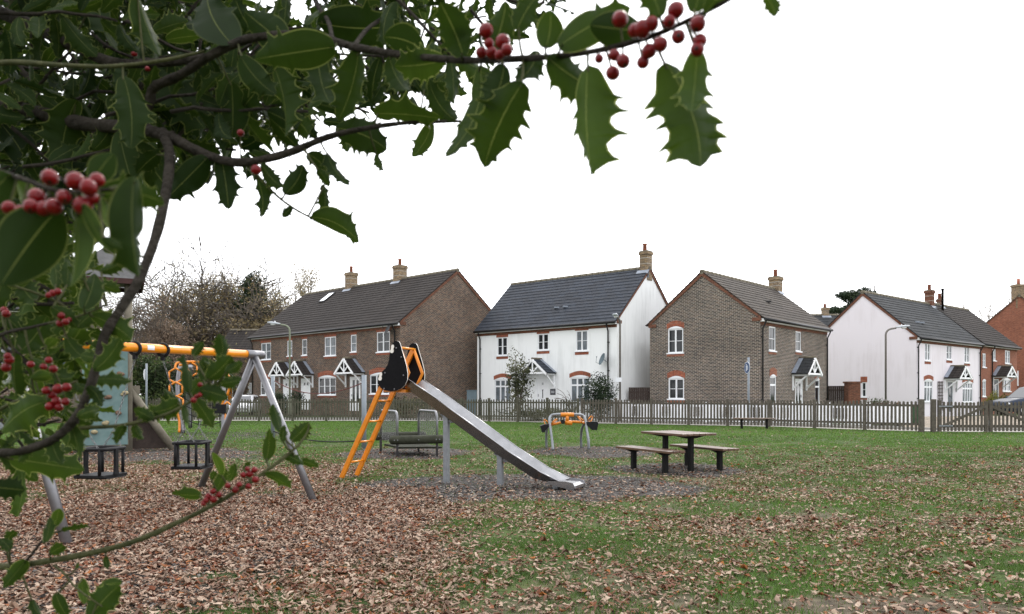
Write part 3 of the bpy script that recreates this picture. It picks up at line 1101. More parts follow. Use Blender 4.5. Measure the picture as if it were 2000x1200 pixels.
# --- brown brick house with its gable towards the park
d3 = (0.669, 0.743)
Fb = Frame((12.61, 39, 0), Vector(d3), Vector((0.743, -0.669)))
Gb = Frame((12.61, 39, 0), Vector((-0.743, 0.669)), Vector((-0.669, -0.743)))
bf = [pxop(Fb, *q) for q in ((1502, 1515, 638, 686), (1554, 1564.5, 647.5, 687), (1504, 1516, 736, 790), (1592, 1601, 742, 788))]
bd = [pxop(Fb, 1553, 1568, 740, 780, zmin=0.35)]
bgb = [pxop(Gb, *q) for q in ((1304.5, 1334.5, 642.5, 690), (1305.5, 1336, 739.5, 780))]
H = house('brick_house', 'brown brick house with its gable and two windows facing the playground', (12.61, 39), d3, 9.28, 6.5, 5.5, 8.05, 'brick_grey', 'tile_brown',
          front=bf + bd, gable=bgb, pipes=(0.12, 9.15))
brickh = H
for i, o in enumerate(bf):
    window(H.root, H.F, o, 1, rows=2 if i < 2 else 1, transom=i > 1, arch=0.12 if i > 1 else 0, pane=M['pane_dark'])
    lintel(H.root, H.F, o, 0.36, arch=0.12 if i > 1 else 0, below=0.12 if i < 2 else 0, m='brick_orange')
for o in bgb:
    window(H.root, H.G, o, 2, arch=0.14, pane=M['pane_dark'])
    lintel(H.root, H.G, o, 0.3, arch=0.15, below=0.13)
door(H.root, H.F, bd[0], 'long', 'upvc')
canopy(H.root, H.F, (bd[0][0] + bd[0][1]) / 2, 2.0, 0.9, 2.55, 3.45, 'slate_grey')
chimney(H.root, H, 1501, 1529, 542, [(1514.5, 527)])
vt = MB()
t_, _ = H.F.hit(1546, 610)
c = on_roof(H, t_, 0.42, 0.08)
vt.box(c.x - 0.15, c.x + 0.15, c.y - 0.06, c.y + 0.1, c.z - 0.02, c.z + 0.07)
vt.build('roof_vent', M['black_plastic'], H.root)

# --- pink rendered house
d4 = (0.7635, 0.6458)
Fp = Frame((25.28, 48, 0), Vector(d4), Vector((0.6458, -0.7635)))
Gp = Frame((25.28, 48, 0), Vector((-0.6458, 0.7635)), Vector((-0.7635, -0.6458)))
pf = [pxop(Fp, *q) for q in ((1806.5, 1817, 670.7, 705), (1848.7, 1859, 674.7, 703), (1883.7, 1893.5, 678, 709), (1805, 1822, 744, 785), (1880, 1900, 748, 786))]
pd = [pxop(Fp, 1850.7, 1862, 745, 780, zmin=0.3)]
pg = [pxop(Gp, 1682.7, 1692, 746.7, 776)]
H = house('pink_house', 'pale pink rendered house with a grey slate roof and a black flue', (25.28, 48), d4, 10.7, 6.76, 5.2, 8.2, 'render_pink', 'slate_grey',
          front=pf + pd, gable=pg, pipes=(0.12, 10.55))
pink = H
for i, o in enumerate(pf):
    window(H.root, H.F, o, 2 if i < 3 else (3 if i == 3 else 4), rows=2 if i < 3 else 1, transom=i > 2, arch=0.12 if i > 2 else 0, pane=M['pane_curtain'])
    lintel(H.root, H.F, o, 0.4 if i < 3 else 0.26, arch=0.12 if i > 2 else 0, below=0.16 if i < 3 else 0)
window(H.root, H.G, pg[0], 1, pane=M['pane_dark'])
lintel(H.root, H.G, pg[0], 0.36, below=0.12)
door(H.root, H.F, pd[0], 'slit', 'grey_door')
canopy(H.root, H.F, (pd[0][0] + pd[0][1]) / 2, 2.1, 0.95, 2.5, 3.3, 'tile_dark')
chimney(H.root, H, 1806, 1825, 568, [(1815, 556.5)], 'brick_red')
fl = MB()
t_, _ = H.R.hit(1829.5, 590)
q = H.R.pt(t_ - 0.35, 0.55, 0)
fl.tube([q + V(0, 0, 7.5), q + V(0, 0, 9.3), q + V(0, 0, 9.31), q + V(0, 0, 9.42)], [0.085, 0.085, 0.11, 0.11], 12)
fl.build('metal_flue', M['black_steel'], H.root)
tr = MB()
ta, tb = H.F.hit(1831, 760)[0], H.F.hit(1840, 760)[0]
for k in range(4):
    x = ta + (tb - ta) * k / 3
    tr.fbox(H.F, x - 0.025, x + 0.025, 0.03, 0.05, 0.4, 2.35)
for k in range(9):
    z = 0.5 + 0.22 * k
    tr.fbox(H.F, ta - 0.02, tb + 0.02, 0.05, 0.065, z, z + 0.045)
tag(tr.build('trellis', M['brown_board']), 'narrow dark wooden trellis fixed beside the front door of the pink house', 'trellis')
pl = MB()
t_, z_ = H.F.hit(1868, 762)
pl.fbox(H.F, t_ - 0.12, t_ + 0.12, 0.002, 0.02, z_ - 0.12, z_ + 0.12)
pl.build('door_number_plate', M['plaque'], H.root)
for q in (1824, 1833):
    vt = MB()
    t_, _ = H.F.hit(q, 640)
    c = on_roof(H, t_, 0.32, 0.08)
    vt.box(c.x - 0.15, c.x + 0.15, c.y - 0.06, c.y + 0.1, c.z - 0.02, c.z + 0.07)
    vt.build('roof_vent', M['lead'], H.root)

# --- red brick house beyond the pink one
Fr = Frame((33.6, 55.0, 0), Vector(d4), Vector((0.6458, -0.7635)))
rf_ = [pxop(Fr, *q) for q in ((1919, 1925.5, 690.7, 718), (1938.7, 1945, 682.7, 705), (1963, 1973, 685, 710.7), (1918.7, 1926, 744, 775), (1958.5, 1974, 742, 765))]
rd = [pxop(Fr, 1940, 1951, 741, 780, zmin=0.3)]
H = house('red_brick_house', 'red brick house with brown tiled roof joined on behind the pink house', (33.6, 55.0), d4, 7.6, 7.0, 5.25, 8.3, 'brick_orange', 'tile_dark',
          front=rf_ + rd, pipes=(2.0,), string=0.1)
for i, o in enumerate(rf_):
    window(H.root, H.F, o, 2, rows=2, arch=0.12 if i > 2 else 0, pane=M['pane_curtain'])
door(H.root, H.F, rd[0], 'slit', 'grey_door')
canopy(H.root, H.F, (rd[0][0] + rd[0][1]) / 2 + 0.3, 2.2, 0.95, 2.75, 3.5, 'tile_dark')
chimney(H.root, H, 1829.5, 1840.5, 585, [(1831, 574)], 'brick_red')

# --- tall red brick gable house at the right edge
H = house('tall_red_house', 'tall red brick gable house with a weathered chimney, at the right edge', (47.4, 63.6), (0.53, 0.85), 9, 9.0, 5.8, 9.95, 'brick_orange', 'tile_brown', verge=0.12, corbel=False, string=0)
ch = MB()
q = H.G.pt(4.55, -0.4, 0)
ch.box(q.x - 0.38, q.x + 0.38, q.y - 0.3, q.y + 0.4, 8.9, 10.75)
ch.box(q.x - 0.44, q.x + 0.44, q.y - 0.36, q.y + 0.46, 10.75, 10.95)
co = ch.build('chimney', M['brick_yellow'], H.root)
ch = MB()
ch.tube([q + V(0, 0, 10.95), q + V(0, 0, 11.45)], 0.13, 10)
ch.build('chimney_pot', M['terracotta'], co)
wp = MB()
wp.fbox(H.G, 4.55, 4.75, 0.003, 0.05, 2.2, 3.5)
wp.build('meter_pipe', M['upvc'], H.root)

# --- house roof seen between the brick and the pink house
H = house('distant_house', 'distant house showing only its grey roof and chimney behind the brick house', (27.2, 66), (1, 0), 10, 7.4, 6.2, 8.65, 'brick_brown', 'slate_grey', string=0)
chimney(H.root, H, 1606, 1617, 602, [(1611, 594)])

# --- small terrace house set back at the left
Fs = Frame((-24.7, 64, 0), Vector((1, 0)), Vector((0, -1)))
sw = [pxop(Fs, 439, 452, 724, 728.5), pxop(Fs, 484, 491, 718, 728), pxop(Fs, 484, 491.5, 748, 768)]
sw[0] = (sw[0][0], sw[0][1], sw[0][2] - 0.4, sw[0][3])
sdr = [pxop(Fs, 443, 455, 745, 780, zmin=0.3)]
H = house('small_brick_house', 'small brick house with a low dark tiled roof set back beside the terrace', (-24.7, 64), (1, 0), 4.5, 7.0, 4.97, 7.1, 'brick_brown', 'tile_dark', front=sw + sdr, string=0.1)
for o in sw:
    window(H.root, H.F, o, 2, pane=M['pane_dark'])
door(H.root, H.F, sdr[0], 'slit', 'orange')
canopy(H.root, H.F, (sdr[0][0] + sdr[0][1]) / 2, 1.6, 0.85, 2.4, 3.15)

# --- brick house at the far left behind the climbing tower
H = house('plain_brick_house', 'brown brick house behind the climbing tower, half hidden by holly leaves', (-21.7, 40.5), (-0.87, -0.49), 13, 8, 5.9, 8.1, 'brick_brown', 'tile_dark', string=0)

# ---------------------------------------------------------------- picket fences and gates
def picket(mb, F, x, w, t, z0, z1, y, rng, round_top=True):
    j = rng.uniform(-0.012, 0.012)
    z1 = z1 + rng.uniform(-0.02, 0.02)
    h = w / 2
    if round_top:
        prof = [(-h, z0), (h, z0), (h + j, z1 - h * 0.9), (h * 0.7 + j, z1 - h * 0.25), (j, z1), (-h * 0.7 + j, z1 - h * 0.25), (-h + j, z1 - h * 0.9)]
    else:
        prof = [(-h, z0), (h, z0), (h + j, z1), (-h + j, z1)]
    mb.plate([F.pt(x + a, y, c) for a, c in prof], F.n * t)

def picket_fence(name, label, P, height, m, mpost, bay, pitch, pw, seed, z0=0.06, post_h=0.06, rails=(0.25, 0.86), posts=True):
    rng = random.Random(seed)
    root = thing(name, label, 'fence', (P[0][0], P[0][1], 0))
    for i in range(len(P) - 1):
        p, q = V(P[i][0], P[i][1], 0), V(P[i + 1][0], P[i + 1][1], 0)
        Lt = (q - p).length
        e = (q - p).normalized()
        n = V(e.y, -e.x, 0)
        nb = max(1, round(Lt / bay))
        bw = Lt / nb
        for k in range(nb):
            F = Frame(p + e * (bw * k), e, n)
            if posts:
                po = MB()
                h = height + post_h + rng.uniform(-0.03, 0.03)
                po.fbox(F, -0.06, 0.06, -0.06, 0.06, -0.05, h)
                po.build('post', mpost, root, bevel=0.012)
            rl = MB()
            for r in rails:
                a = rng.uniform(-0.012, 0.012)
                z = height * r
                rl.beam(F.pt(0.06, -0.012, z), F.pt(bw - 0.06, -0.012, z + a), 0.04, 0.085)
            rl.build('rail', m, root)
            pk = MB()
            npk = int((bw - 0.14) / pitch)
            for s in range(npk):
                x = 0.07 + (bw - 0.14) * (s + 0.5) / npk
                picket(pk, F, x, pw, 0.018, z0, height, 0.0085, rng)
            pk.build('picket_panel', m, root)
    if posts:
        F = Frame(q, e, n)
        po = MB()
        po.fbox(F, -0.06, 0.06, -0.06, 0.06, -0.05, height + post_h)
        po.build('post', mpost, root, bevel=0.012)
    return root

picket_fence('picket_fence', 'mossy weathered picket fence closing off the left and middle of the playground', [(-23.5, 43), (-2.8, 42.5), (3.4, 39.6)], 1.22, M['wood_mossy'], M['wood_mossy'], 1.95, 0.155, 0.085, 5)
picket_fence('picket_fence', 'grey weathered picket fence on the right, running to the double gate', [(3.6, 39.5), (11.7, 35.0), (16.05, 30.2)], 1.22, M['wood_grey'], M['wood_grey'], 1.9, 0.155, 0.088, 6)
picket_fence('white_picket_fence', 'white painted picket fence in front of the brown brick house', [(4.5, 43.3), (14.0, 38.2), (16.6, 36.0)], 1.02, M['white_wood'], M['white_wood'], 2.1, 0.15, 0.112, 8)
wb = MB()
Fg = Frame((16.7, 35.9, 0), Vector((0.97, -0.24, 0)), Vector((-0.24, -0.97, 0)))
wb.fbox(Fg, 0, 1.75, -0.02, 0.02, 0.12, 1.02)
wb.fbox(Fg, 0, 0.1, -0.05, 0.05, 0.0, 1.1)
wb.fbox(Fg, 1.65, 1.75, -0.05, 0.05, 0.0, 1.1)
tag(wb.build('solid_white_gate', M['white_wood']), 'solid white boarded gate at the end of the white picket fence', 'gate')

# two leaves of the field gate, hung between posts
gp = MB()
F = Frame((16.05, 30.1, 0), Vector((1, -0.05, 0)), Vector((-0.05, -1, 0)))
def gate_leaf(label, x0, L, flip, seed):
    rng = random.Random(seed)
    O = F.pt(x0, 0, 0)
    root = thing('wooden_gate', label, 'gate', O, 'leaves of the double gate')
    K = Frame(O, F.e, F.n)
    fr = MB()
    for z in (0.24, 1.0):
        fr.fbox(K, 0.0, L, -0.045, -0.004, z - 0.055, z + 0.055)
    fr.fbox(K, 0, 0.13, -0.05, 0.05, 0.03, 1.26)
    fr.fbox(K, L - 0.11, L, -0.05, 0.05, 0.03, 1.22)
    a, b = (V(0.15, 0, 0.24), V(L - 0.12, 0, 1.0)) if not flip else (V(L - 0.15, 0, 0.24), V(0.12, 0, 1.0))
    fr.beam(K.pt(a.x, 0.04, a.z), K.pt(b.x, 0.04, b.z), 0.03, 0.1)
    fr.build('gate_frame', M['wood_grey'], root)
    pk = MB()
    n = int(L / 0.165)
    for i in range(n):
        picket(pk, K, 0.17 + (L - 0.32) * (i + 0.5) / n, 0.085, 0.018, 0.05, 1.2, 0.0, rng)
    pk.build('picket_panel', M['wood_grey'], root)
    for z in (0.26, 1.02):
        st = MB()
        a0, a1 = (0.02, 0.55) if not flip else (L - 0.55, L - 0.02)
        st.fbox(K, a0, a1, 0.051, 0.058, z - 0.025, z + 0.025)
        st.build('hinge_strap', M['galv'], root)
    return root
gate_leaf('left leaf of the weathered double picket gate, brace rising to the right', 0.62, 1.88, False, 21)
gr = gate_leaf('right leaf of the weathered double picket gate, brace falling to the right', 2.56, 1.95, True, 22)
cb = MB()
pts = [F.pt(2.53, 0.07, 0.46 - 0.03 * k) for k in range(8)]
for k in range(7):
    cb.ring([pts[k] + V(0.02 * math.cos(a) if k % 2 else 0, 0 if k % 2 else 0.02 * math.cos(a), 0.028 * math.sin(a)) for a in [2 * math.pi * j / 8 for j in range(8)]], 0.005, 4)
cb.build('gate_chain', M['chain'], gr)
for x, h, lab in ((0.0, 1.3, 'plain'), (0.45, 1.3, 'latch'), (4.62, 1.3, 'far')):
    po = MB()
    po.fbox(F, x - 0.085, x + 0.085, -0.085, 0.085, -0.05, h)
    tag(po.build('gate_post', M['wood_grey'] if lab == 'plain' else M['wood_grey'], bevel=0.015),
        {'plain': 'thick pale fence post ending the grey picket fence', 'latch': 'grey gate post with the latch of the left gate leaf', 'far': 'grey gate post at the right edge of the double gate'}[lab], 'post', 'posts of the double gate')

# ---------------------------------------------------------------- garden walls, gates, bins, small street things
def board_fence(name, label, a, b, h, m, cat='fence', w=0.12):
    p, q = V(*a, 0), V(*b, 0)
    e = (q - p).normalized()
    K = Frame(p, e, V(e.y, -e.x, 0))
    L = (q - p).length
    mb = MB()
    n = int(L / w)
    for i in range(n):
        x = L * i / n
        mb.fbox(K, x, x + L / n * 0.94, -0.012, 0.012 + 0.006 * (i % 2), 0.05, h)
    for z in (0.3, h - 0.3):
        mb.fbox(K, 0, L, -0.06, -0.0125, z, z + 0.08)
    return tag(mb.build(name, M[m]), label, cat)
a = at(1228, 757, 43.5); b = at(1271, 757, 43.5)
board_fence('side_gate', 'dark brown boarded side gate between the white and the brick house', (a.x, a.y), (b.x, b.y), a.z, 'brown_board', 'gate')
# porch gable peeping over the side gate
pg_ = MB()
c = at(1256, 757, 49)
F_ = Frame((c.x, c.y, 0), (1, 0), (0, -1))
pg_.beam(F_.pt(-0.65, 0, 1.95), F_.pt(0, 0, 2.25), 0.05, 0.09)
pg_.beam(F_.pt(0.65, 0, 1.95), F_.pt(0, 0, 2.25), 0.05, 0.09)
pg_.fbox(F_, -0.62, -0.54, -0.04, 0.04, 0, 1.95)
pg_.fbox(F_, 0.54, 0.62, -0.04, 0.04, 0, 1.95)
pg_.face([F_.pt(-0.65, -0.03, 1.97), F_.pt(0, -0.03, 2.28), F_.pt(0, -1.2, 2.28), F_.pt(-0.65, -1.2, 1.97)])
pg_.face([F_.pt(0.65, -0.03, 1.97), F_.pt(0, -0.03, 2.28), F_.pt(0, -1.2, 2.28), F_.pt(0.65, -1.2, 1.97)])
tag(pg_.build('garden_arbour', M['white_wood']), 'white gabled garden arbour peeping over the dark brown side gate', 'arbour')
a = at(1617, 754, 47); b = at(1655, 754, 46.5)
board_fence('garden_fence', 'dark boarded garden fence between the brick house and the brick pier', (a.x, a.y), (b.x, b.y), 2.0, 'brown_board')
bp = MB()
c = at(1666, 760, 46)
bp.box(c.x - 0.4, c.x + 0.32, c.y - 0.3, c.y + 0.3, -0.05, 2.15)
bp.box(c.x - 0.46, c.x + 0.38, c.y - 0.36, c.y + 0.36, 2.15, 2.25)
tag(bp.build('brick_pier', M['brick_red']), 'red brick garden pier beside the pink house wall', 'pier')
cbn = MB()
c = at(922, 790, 44.6)
c = at(922, 790, 45.6)
cbn.box(c.x - 0.3, c.x + 0.28, c.y - 0.2, c.y + 0.2, -0.05, 1.7)
c = at(922, 790, 45.6)
cbn.box(c.x - 0.33, c.x + 0.31, c.y - 0.23, c.y + 0.23, 1.7, 1.74)
cbn.box(c.x - 0.01, c.x + 0.005, c.y - 0.206, c.y - 0.2, 0.1, 1.65)
tag(cbn.build('utility_cabinet', M['cabinet']), 'grey blue utility cabinet between the terrace and the white house', 'cabinet')
def wheelie_bin(c, label):
    r = thing('wheelie_bin', label, 'bin', (c.x, c.y, 0), 'wheelie bins behind the fence')
    b_ = MB()
    b_.raw([V(c.x + x * s, c.y + y * s, z) for z, s in ((0.08, 0.78), (0.92, 1.0)) for x, y in ((-0.29, -0.3), (0.29, -0.3), (0.29, 0.3), (-0.29, 0.3))],
           [(0, 3, 2, 1), (4, 5, 6, 7), (0, 1, 5, 4), (1, 2, 6, 5), (2, 3, 7, 6), (3, 0, 4, 7)])
    b_.build('body', M['bin_green'], r)
    b_ = MB()
    b_.box(c.x - 0.31, c.x + 0.31, c.y - 0.34, c.y + 0.3, 0.92, 1.0)
    b_.build('lid', M['bin_green'], r)
    for k in (-1, 1):
        b_ = MB()
        b_.tube([(c.x + k * 0.24, c.y + 0.25, 0.1), (c.x + k * 0.3, c.y + 0.25, 0.1)], 0.1, 12)
        b_.build('wheel', M['tyre'], r)
wheelie_bin(at(1769, 800, 36), 'green wheelie bin behind the fence, the left one of two')
wheelie_bin(at(1783, 800, 36.1), 'green wheelie bin behind the fence, the right one of two')

def street_lamp(label, px, D, ztop, head_dir, m, rise=0.0):
    r = thing('street_lamp', label, 'street lamp', (at(px, 770, D).x, D, 0), 'street lamps')
    o = V(at(px, 770, D).x, D, 0)
    h = V(*head_dir, 0).normalized()
    mb = MB()
    pts = [o, o + V(0, 0, 1.2)]
    rad = [0.085, 0.085]
    mb.tube(pts, rad, 10)
    pts = [o + V(0, 0, 1.2), o + V(0, 0, ztop - 0.35)]
    rr = 0.35
    pts += [o + h * (rr * (1 - math.cos(a))) + V(0, 0, ztop - 0.35 + rr * math.sin(a)) for a in [math.radians(k) for k in (20, 40, 60, 78)]]
    pts += [pts[-1] + h * 0.28 + V(0, 0, 0.05)]
    mb.tube(pts, 0.055, 10)
    mb.build('pole', M[m], r)
    e = pts[-1]
    hd = MB()
    sdv = h.cross(V(0, 0, 1))
    vs = []
    prof = [(0.0, 0.06, 0.05), (0.18, 0.11, 0.08), (0.5, 0.15, 0.1), (0.72, 0.12, 0.06)]
    n = 10
    for a, w, t in prof:
        for k in range(n):
            an = 2 * math.pi * k / n
            vs.append(e + h * a + V(0, 0, 0.02 + a * 0.1) + sdv * (w * math.cos(an)) + V(0, 0, t * math.sin(an) * (1.0 if math.sin(an) > 0 else 0.4)))
    fs = [(i * n + k, i * n + (k + 1) % n, (i + 1) * n + (k + 1) % n, (i + 1) * n + k) for i in range(3) for k in range(n)]
    fs += [tuple(range(n))[::-1], tuple(range(3 * n, 4 * n))]
    hd.raw(vs, fs, True)
    ho = hd.build('lamp_head', M['lamp_head'], r)
    ln = MB()
    ln.ball(e + h * 0.42 + V(0, 0, 0.02), 0.16, 12, 8, sx=1.0 if abs(h.x) > 0.5 else 0.7, sy=0.7, sz=0.45)
    ln.build('lens', M['lamp_lens'], ho)
    ps = MB()
    ps.tube([e + h * 0.3 + V(0, 0, 0.1), e + h * 0.3 + V(0, 0, 0.2)], 0.04, 8)
    ps.build('photocell', M['sign_white'], ho)
    return r
street_lamp('greenish street lamp standing in front of the brick terrace', 566, 46, 5.62, (-1, -0.15), 'lamp_green')
street_lamp('grey brown street lamp in front of the pink house gable', 1730, 43.5, 5.2, (1, -0.1), 'lamp_grey')
street_lamp('street lamp against the right corner of the white house, head turned left', 1211, 41.6, 5.55, (-0.35, -0.9), 'lamp_grey')
# notice on the third lamp post
nb = MB()
c = at(1208, 742, 41.4)
nb.box(c.x - 0.17, c.x + 0.17, c.y - 0.02, c.y + 0.0, c.z - 0.12, c.z + 0.12)
tag(nb.build('notice_board', M['sign_white']), 'small pale notice fixed to the lamp post beside the white house', 'sign')

def round_sign(label, px, D, ztop, zs, r, ang, blue=True):
    o = V(at(px, 770, D).x, D, 0)
    root = thing('sign_post', label, 'sign', o)
    mb = MB()
    mb.tube([o, o + V(0, 0, ztop)], 0.055, 10)
    mb.build('pole', M['sign_grey'], root)
    n = V(math.sin(ang), -math.cos(ang), 0)
    x = V(n.y * -1, n.x, 0) * 1.0
    x = V(math.cos(ang), math.sin(ang), 0)
    c = o + V(0, 0, zs) + n * 0.07
    def disc(R, off, t):
        k = MB()
        k.plate([c + n * off + x * R * math.cos(a) + V(0, 0, R * math.sin(a)) for a in [2 * math.pi * i / 28 for i in range(28)]], n * t)
        return k
    pl = disc(r, 0, 0.01).build('sign_plate', M['sign_white'], root)
    disc(r * 0.93, 0.0101, 0.004).build('blue_face', M['sign_blue'], pl)
    if blue:
        k = MB()
        def fig(dx, s):
            P = lambda a, b: c + n * 0.0165 + x * (dx + a * s) + V(0, 0, b * s)
            hd_ = [P(0.0 + 0.035 * math.cos(a), 0.15 + 0.035 * math.sin(a)) for a in [2 * math.pi * i / 10 for i in range(10)]]
            k.plate(hd_, n * 0.003)
            k.plate([P(-0.05, 0.1), P(-0.03, -0.02), P(-0.055, -0.17), P(-0.02, -0.17), P(0.0, -0.04), P(0.02, -0.17), P(0.055, -0.17), P(0.03, -0.02), P(0.05, 0.1)], n * 0.003)
        fig(-0.05, 0.95)
        fig(0.085, 0.62)
        k.build('walking_figures', M['sign_white'], pl)
    return root
round_sign('blue round sign with white walking figures on a grey post before the brick house', 1462, 37.3, 3.28, 2.78, 0.29, math.radians(-80))
round_sign('grey post with a small round sign turned edge on, left of the orange climber', 286, 41.5, 3.15, 2.55, 0.3, math.radians(-78), True)

# ---------------------------------------------------------------- cars behind the fence
def car(label, c, ang, paint, L=4.3, Wc=1.78, Hc=1.5, z=0.0):
    root = thing('parked_car', label, 'car', (c.x, c.y, z), 'cars parked beyond the fence')
    e = V(math.cos(ang), math.sin(ang), 0)
    s = V(-e.y, e.x, 0)
    O = V(c.x, c.y, z)
    P = lambda a, b, h: O + e * a + s * b + V(0, 0, h)
    # body sections: x, half width, bottom, belt height
    body = [(-0.5, 0.62, 0.42, 0.62), (-0.485, 0.78, 0.3, 0.72), (-0.44, 0.86, 0.24, 0.82), (-0.3, 0.89, 0.2, 0.94), (-0.1, 0.89, 0.19, 0.98), (0.15, 0.89, 0.19, 0.98), (0.36, 0.87, 0.22, 1.0), (0.46, 0.83, 0.28, 0.98), (0.5, 0.7, 0.4, 0.85)]
    mb = MB()
    vs = []
    for x, w, b, t in body:
        w *= Wc / 1.78
        for yy, zz in ((-w * 0.9, b), (-w, b + 0.12), (-w, t - 0.16), (-w * 0.93, t), (-w * 0.5, t + 0.03), (w * 0.5, t + 0.03), (w * 0.93, t), (w, t - 0.16), (w, b + 0.12), (w * 0.9, b)):
            vs.append(P(x * L, yy, zz))
    n = 10
    fs = [(i * n + k, i * n + (k + 1) % n, (i + 1) * n + (k + 1) % n, (i + 1) * n + k) for i in range(len(body) - 1) for k in range(n)]
    fs += [tuple(range(n))[::-1], tuple(range((len(body) - 1) * n, len(body) * n))]
    mb.raw(vs, fs, True)
    mb.build('body', M[paint], root)
    cab = [(-0.24, 0.76, 0.96), (-0.08, 0.66, Hc - 0.09), (0.05, 0.65, Hc), (0.25, 0.65, Hc - 0.02), (0.4, 0.62, Hc - 0.13), (0.47, 0.72, 1.0)]
    mb = MB()
    vs = []
    for x, w, t in cab:
        w *= Wc / 1.78
        t2 = max(t, 0.97)
        for yy, zz in ((-0.8 * Wc / 1.78, 0.95), (-w, t2 - 0.06), (-w * 0.82, t2), (w * 0.82, t2), (w, t2 - 0.06), (0.8 * Wc / 1.78, 0.95)):
            vs.append(P(x * L, yy, zz))
    n = 6
    fs = [(i * n + k, i * n + k + 1, (i + 1) * n + k + 1, (i + 1) * n + k) for i in range(len(cab) - 1) for k in range(n - 1)]
    mb.raw(vs, fs, True)
    mb.build('cabin', M[paint], root)
    gl = MB()
    off = 0.012
    for k in (-1, 1):
        w1, w2 = 0.8 * Wc / 1.78 + off, 0.66 * Wc / 1.78 + off
        for x0, x1, u0, u1 in ((-0.19, 0.06, -0.075, 0.06), (0.075, 0.4, 0.075, 0.33)):
            gl.face([P(x0 * L, k * w1, 1.0), P(x1 * L, k * w1, 1.0), P(u1 * L, k * w2, Hc - 0.13), P(u0 * L, k * w2, Hc - 0.13)])
    gl.face([P(-0.238 * L - off, -0.66, 1.0), P(-0.238 * L - off, 0.66, 1.0), P(-0.09 * L - off, 0.52, Hc - 0.1), P(-0.09 * L - off, -0.52, Hc - 0.1)])
    gl.face([P(0.475 * L, -0.62, 1.04), P(0.475 * L, 0.62, 1.04), P(0.412 * L, 0.5, Hc - 0.15), P(0.412 * L, -0.5, Hc - 0.15)])
    gl.build('window', M['car_glass'], root)
    for xx in (-0.31, 0.29):
        for k in (-1, 1):
            wm = MB()
            wm.tube([P(xx * L, k * 0.66, 0.31), P(xx * L, k * 0.89, 0.31)], 0.31, 20)
            wh = wm.build('wheel', M['tyre'], root)
            rm = MB()
            rm.tube([P(xx * L, k * 0.88, 0.31), P(xx * L, k * 0.9, 0.31)], 0.2, 16)
            rm.build('rim', M['rim'], wh)
    for k in (-1, 1):
        hm = MB()
        hm.ball(P(-0.475 * L, k * 0.66, 0.66), 0.12, 10, 6, sz=0.6)
        hm.build('headlight', M['lens_clear'], root)
        tm = MB()
        tm.ball(P(0.485 * L, k * 0.68, 0.8), 0.1, 10, 6)
        tm.build('tail_light', M['terracotta'], root)
        mm = MB()
        mm.ball(P(-0.17 * L, k * 0.98, 1.02), 0.09, 8, 6, sz=0.7)
        mm.build('wing_mirror', M[paint], root)
    return root
car('dark blue car parked on the driveway behind the double gate', V(29.3, 43.2, 0), math.radians(8), 'car_dark', Hc=1.66, z=0.3)
car('white car parked left of the terrace, only its roof above the fence', at(478, 770, 54) - V(0, 0, 1.5), math.radians(96), 'car_white', Hc=1.46, z=0.0)

# ---------------------------------------------------------------- slide
A = V(0.92, -0.392, 0).normalized()
B_ = V(0.392, 0.92, 0).normalized()
S0 = V(-2.92, 13.77, 0)
SP = lambda a, w, z: S0 + A * a + B_ * w + V(0, 0, z)
def spx(x, y, w):
    """point of the slide's upright plane at distance w from its middle, seen at x, y"""
    u = (x - 1000) / 1500
    o = S0 + B_ * w
    a = (u * o.y - o.x) / (A.x - u * A.y)
    dep = o.y + a * A.y
    return a, CAM_H + (770 - y) * dep / 1500
slide = thing('playground_slide', 'steel slide with orange ladder and black side panels', 'slide', S0)
def on(pl, w):
    return [SP(a, w, z) for a, z in pl]
HW = 0.25
lad = []
for w, foot, top in ((-HW + 0.02, (666, 937), (744, 757)), (HW - 0.02, (697.5, 931), (810, 681))):
    pass
# ladder rails rise to the hand loops and come back down to the chute
rail_prof = [(0.0, 0.02), (0.82, 1.61), (1.19, 2.28)]
loop_prof = [(1.2, 2.28), (1.37, 1.86), (1.27, 1.66), (1.16, 1.56)]
for w in (-HW + 0.02, HW - 0.02):
    mb = MB()
    for p, q in zip(rail_prof[:-1], rail_prof[1:]):
        mb.beam(SP(p[0], w, p[1]), SP(q[0], w, q[1]), 0.05, 0.085)
    mb.build('ladder_rail', M['orange'], slide, bevel=0.008)
    mb = MB()
    mb.tube(on(loop_prof, w), 0.028, 10)
    mb.build('hand_rail', M['orange'], slide)
for k, z in enumerate((0.3, 0.66, 1.02, 1.38)):
    mb = MB()
    a = 0.82 * z / 1.61
    mb.tube([SP(a, -HW + 0.045, z), SP(a, HW - 0.045, z)], 0.018, 8)
    mb.build('rung', M['amber'], slide)
mb = MB()
mb.tube([SP(1.2, -HW - 0.02, 2.29), SP(1.2, HW + 0.02, 2.29)], 0.02, 8)
mb.build('crossbar', M['amber'], slide)
mb = MB()
mb.beam(SP(0.86, 0, 1.56), SP(1.3, 0, 1.55), 2 * HW - 0.06, 0.05)
mb.build('platform', M['orange'], slide)
outline = [(545, 65), (560, 70), (571, 88), (585, 140), (603, 200), (620, 265), (629, 320), (626, 370), (608, 410), (580, 437), (545, 452), (500, 459), (455, 452), (425, 438), (405, 415), (394, 385), (394, 350), (404, 325), (430, 303), (455, 280), (474, 248), (484, 210), (488, 165), (495, 120), (507, 88), (525, 69)]
prof = [spx(640 + x / 4, 650 + y / 4, -HW - 0.03) for x, y in outline]
def grow(pr, d):
    cx = sum(p[0] for p in pr) / len(pr)
    cz = sum(p[1] for p in pr) / len(pr)
    return [(cx + (p[0] - cx) * (1 + d), cz + (p[1] - cz) * (1 + d)) for p in pr]
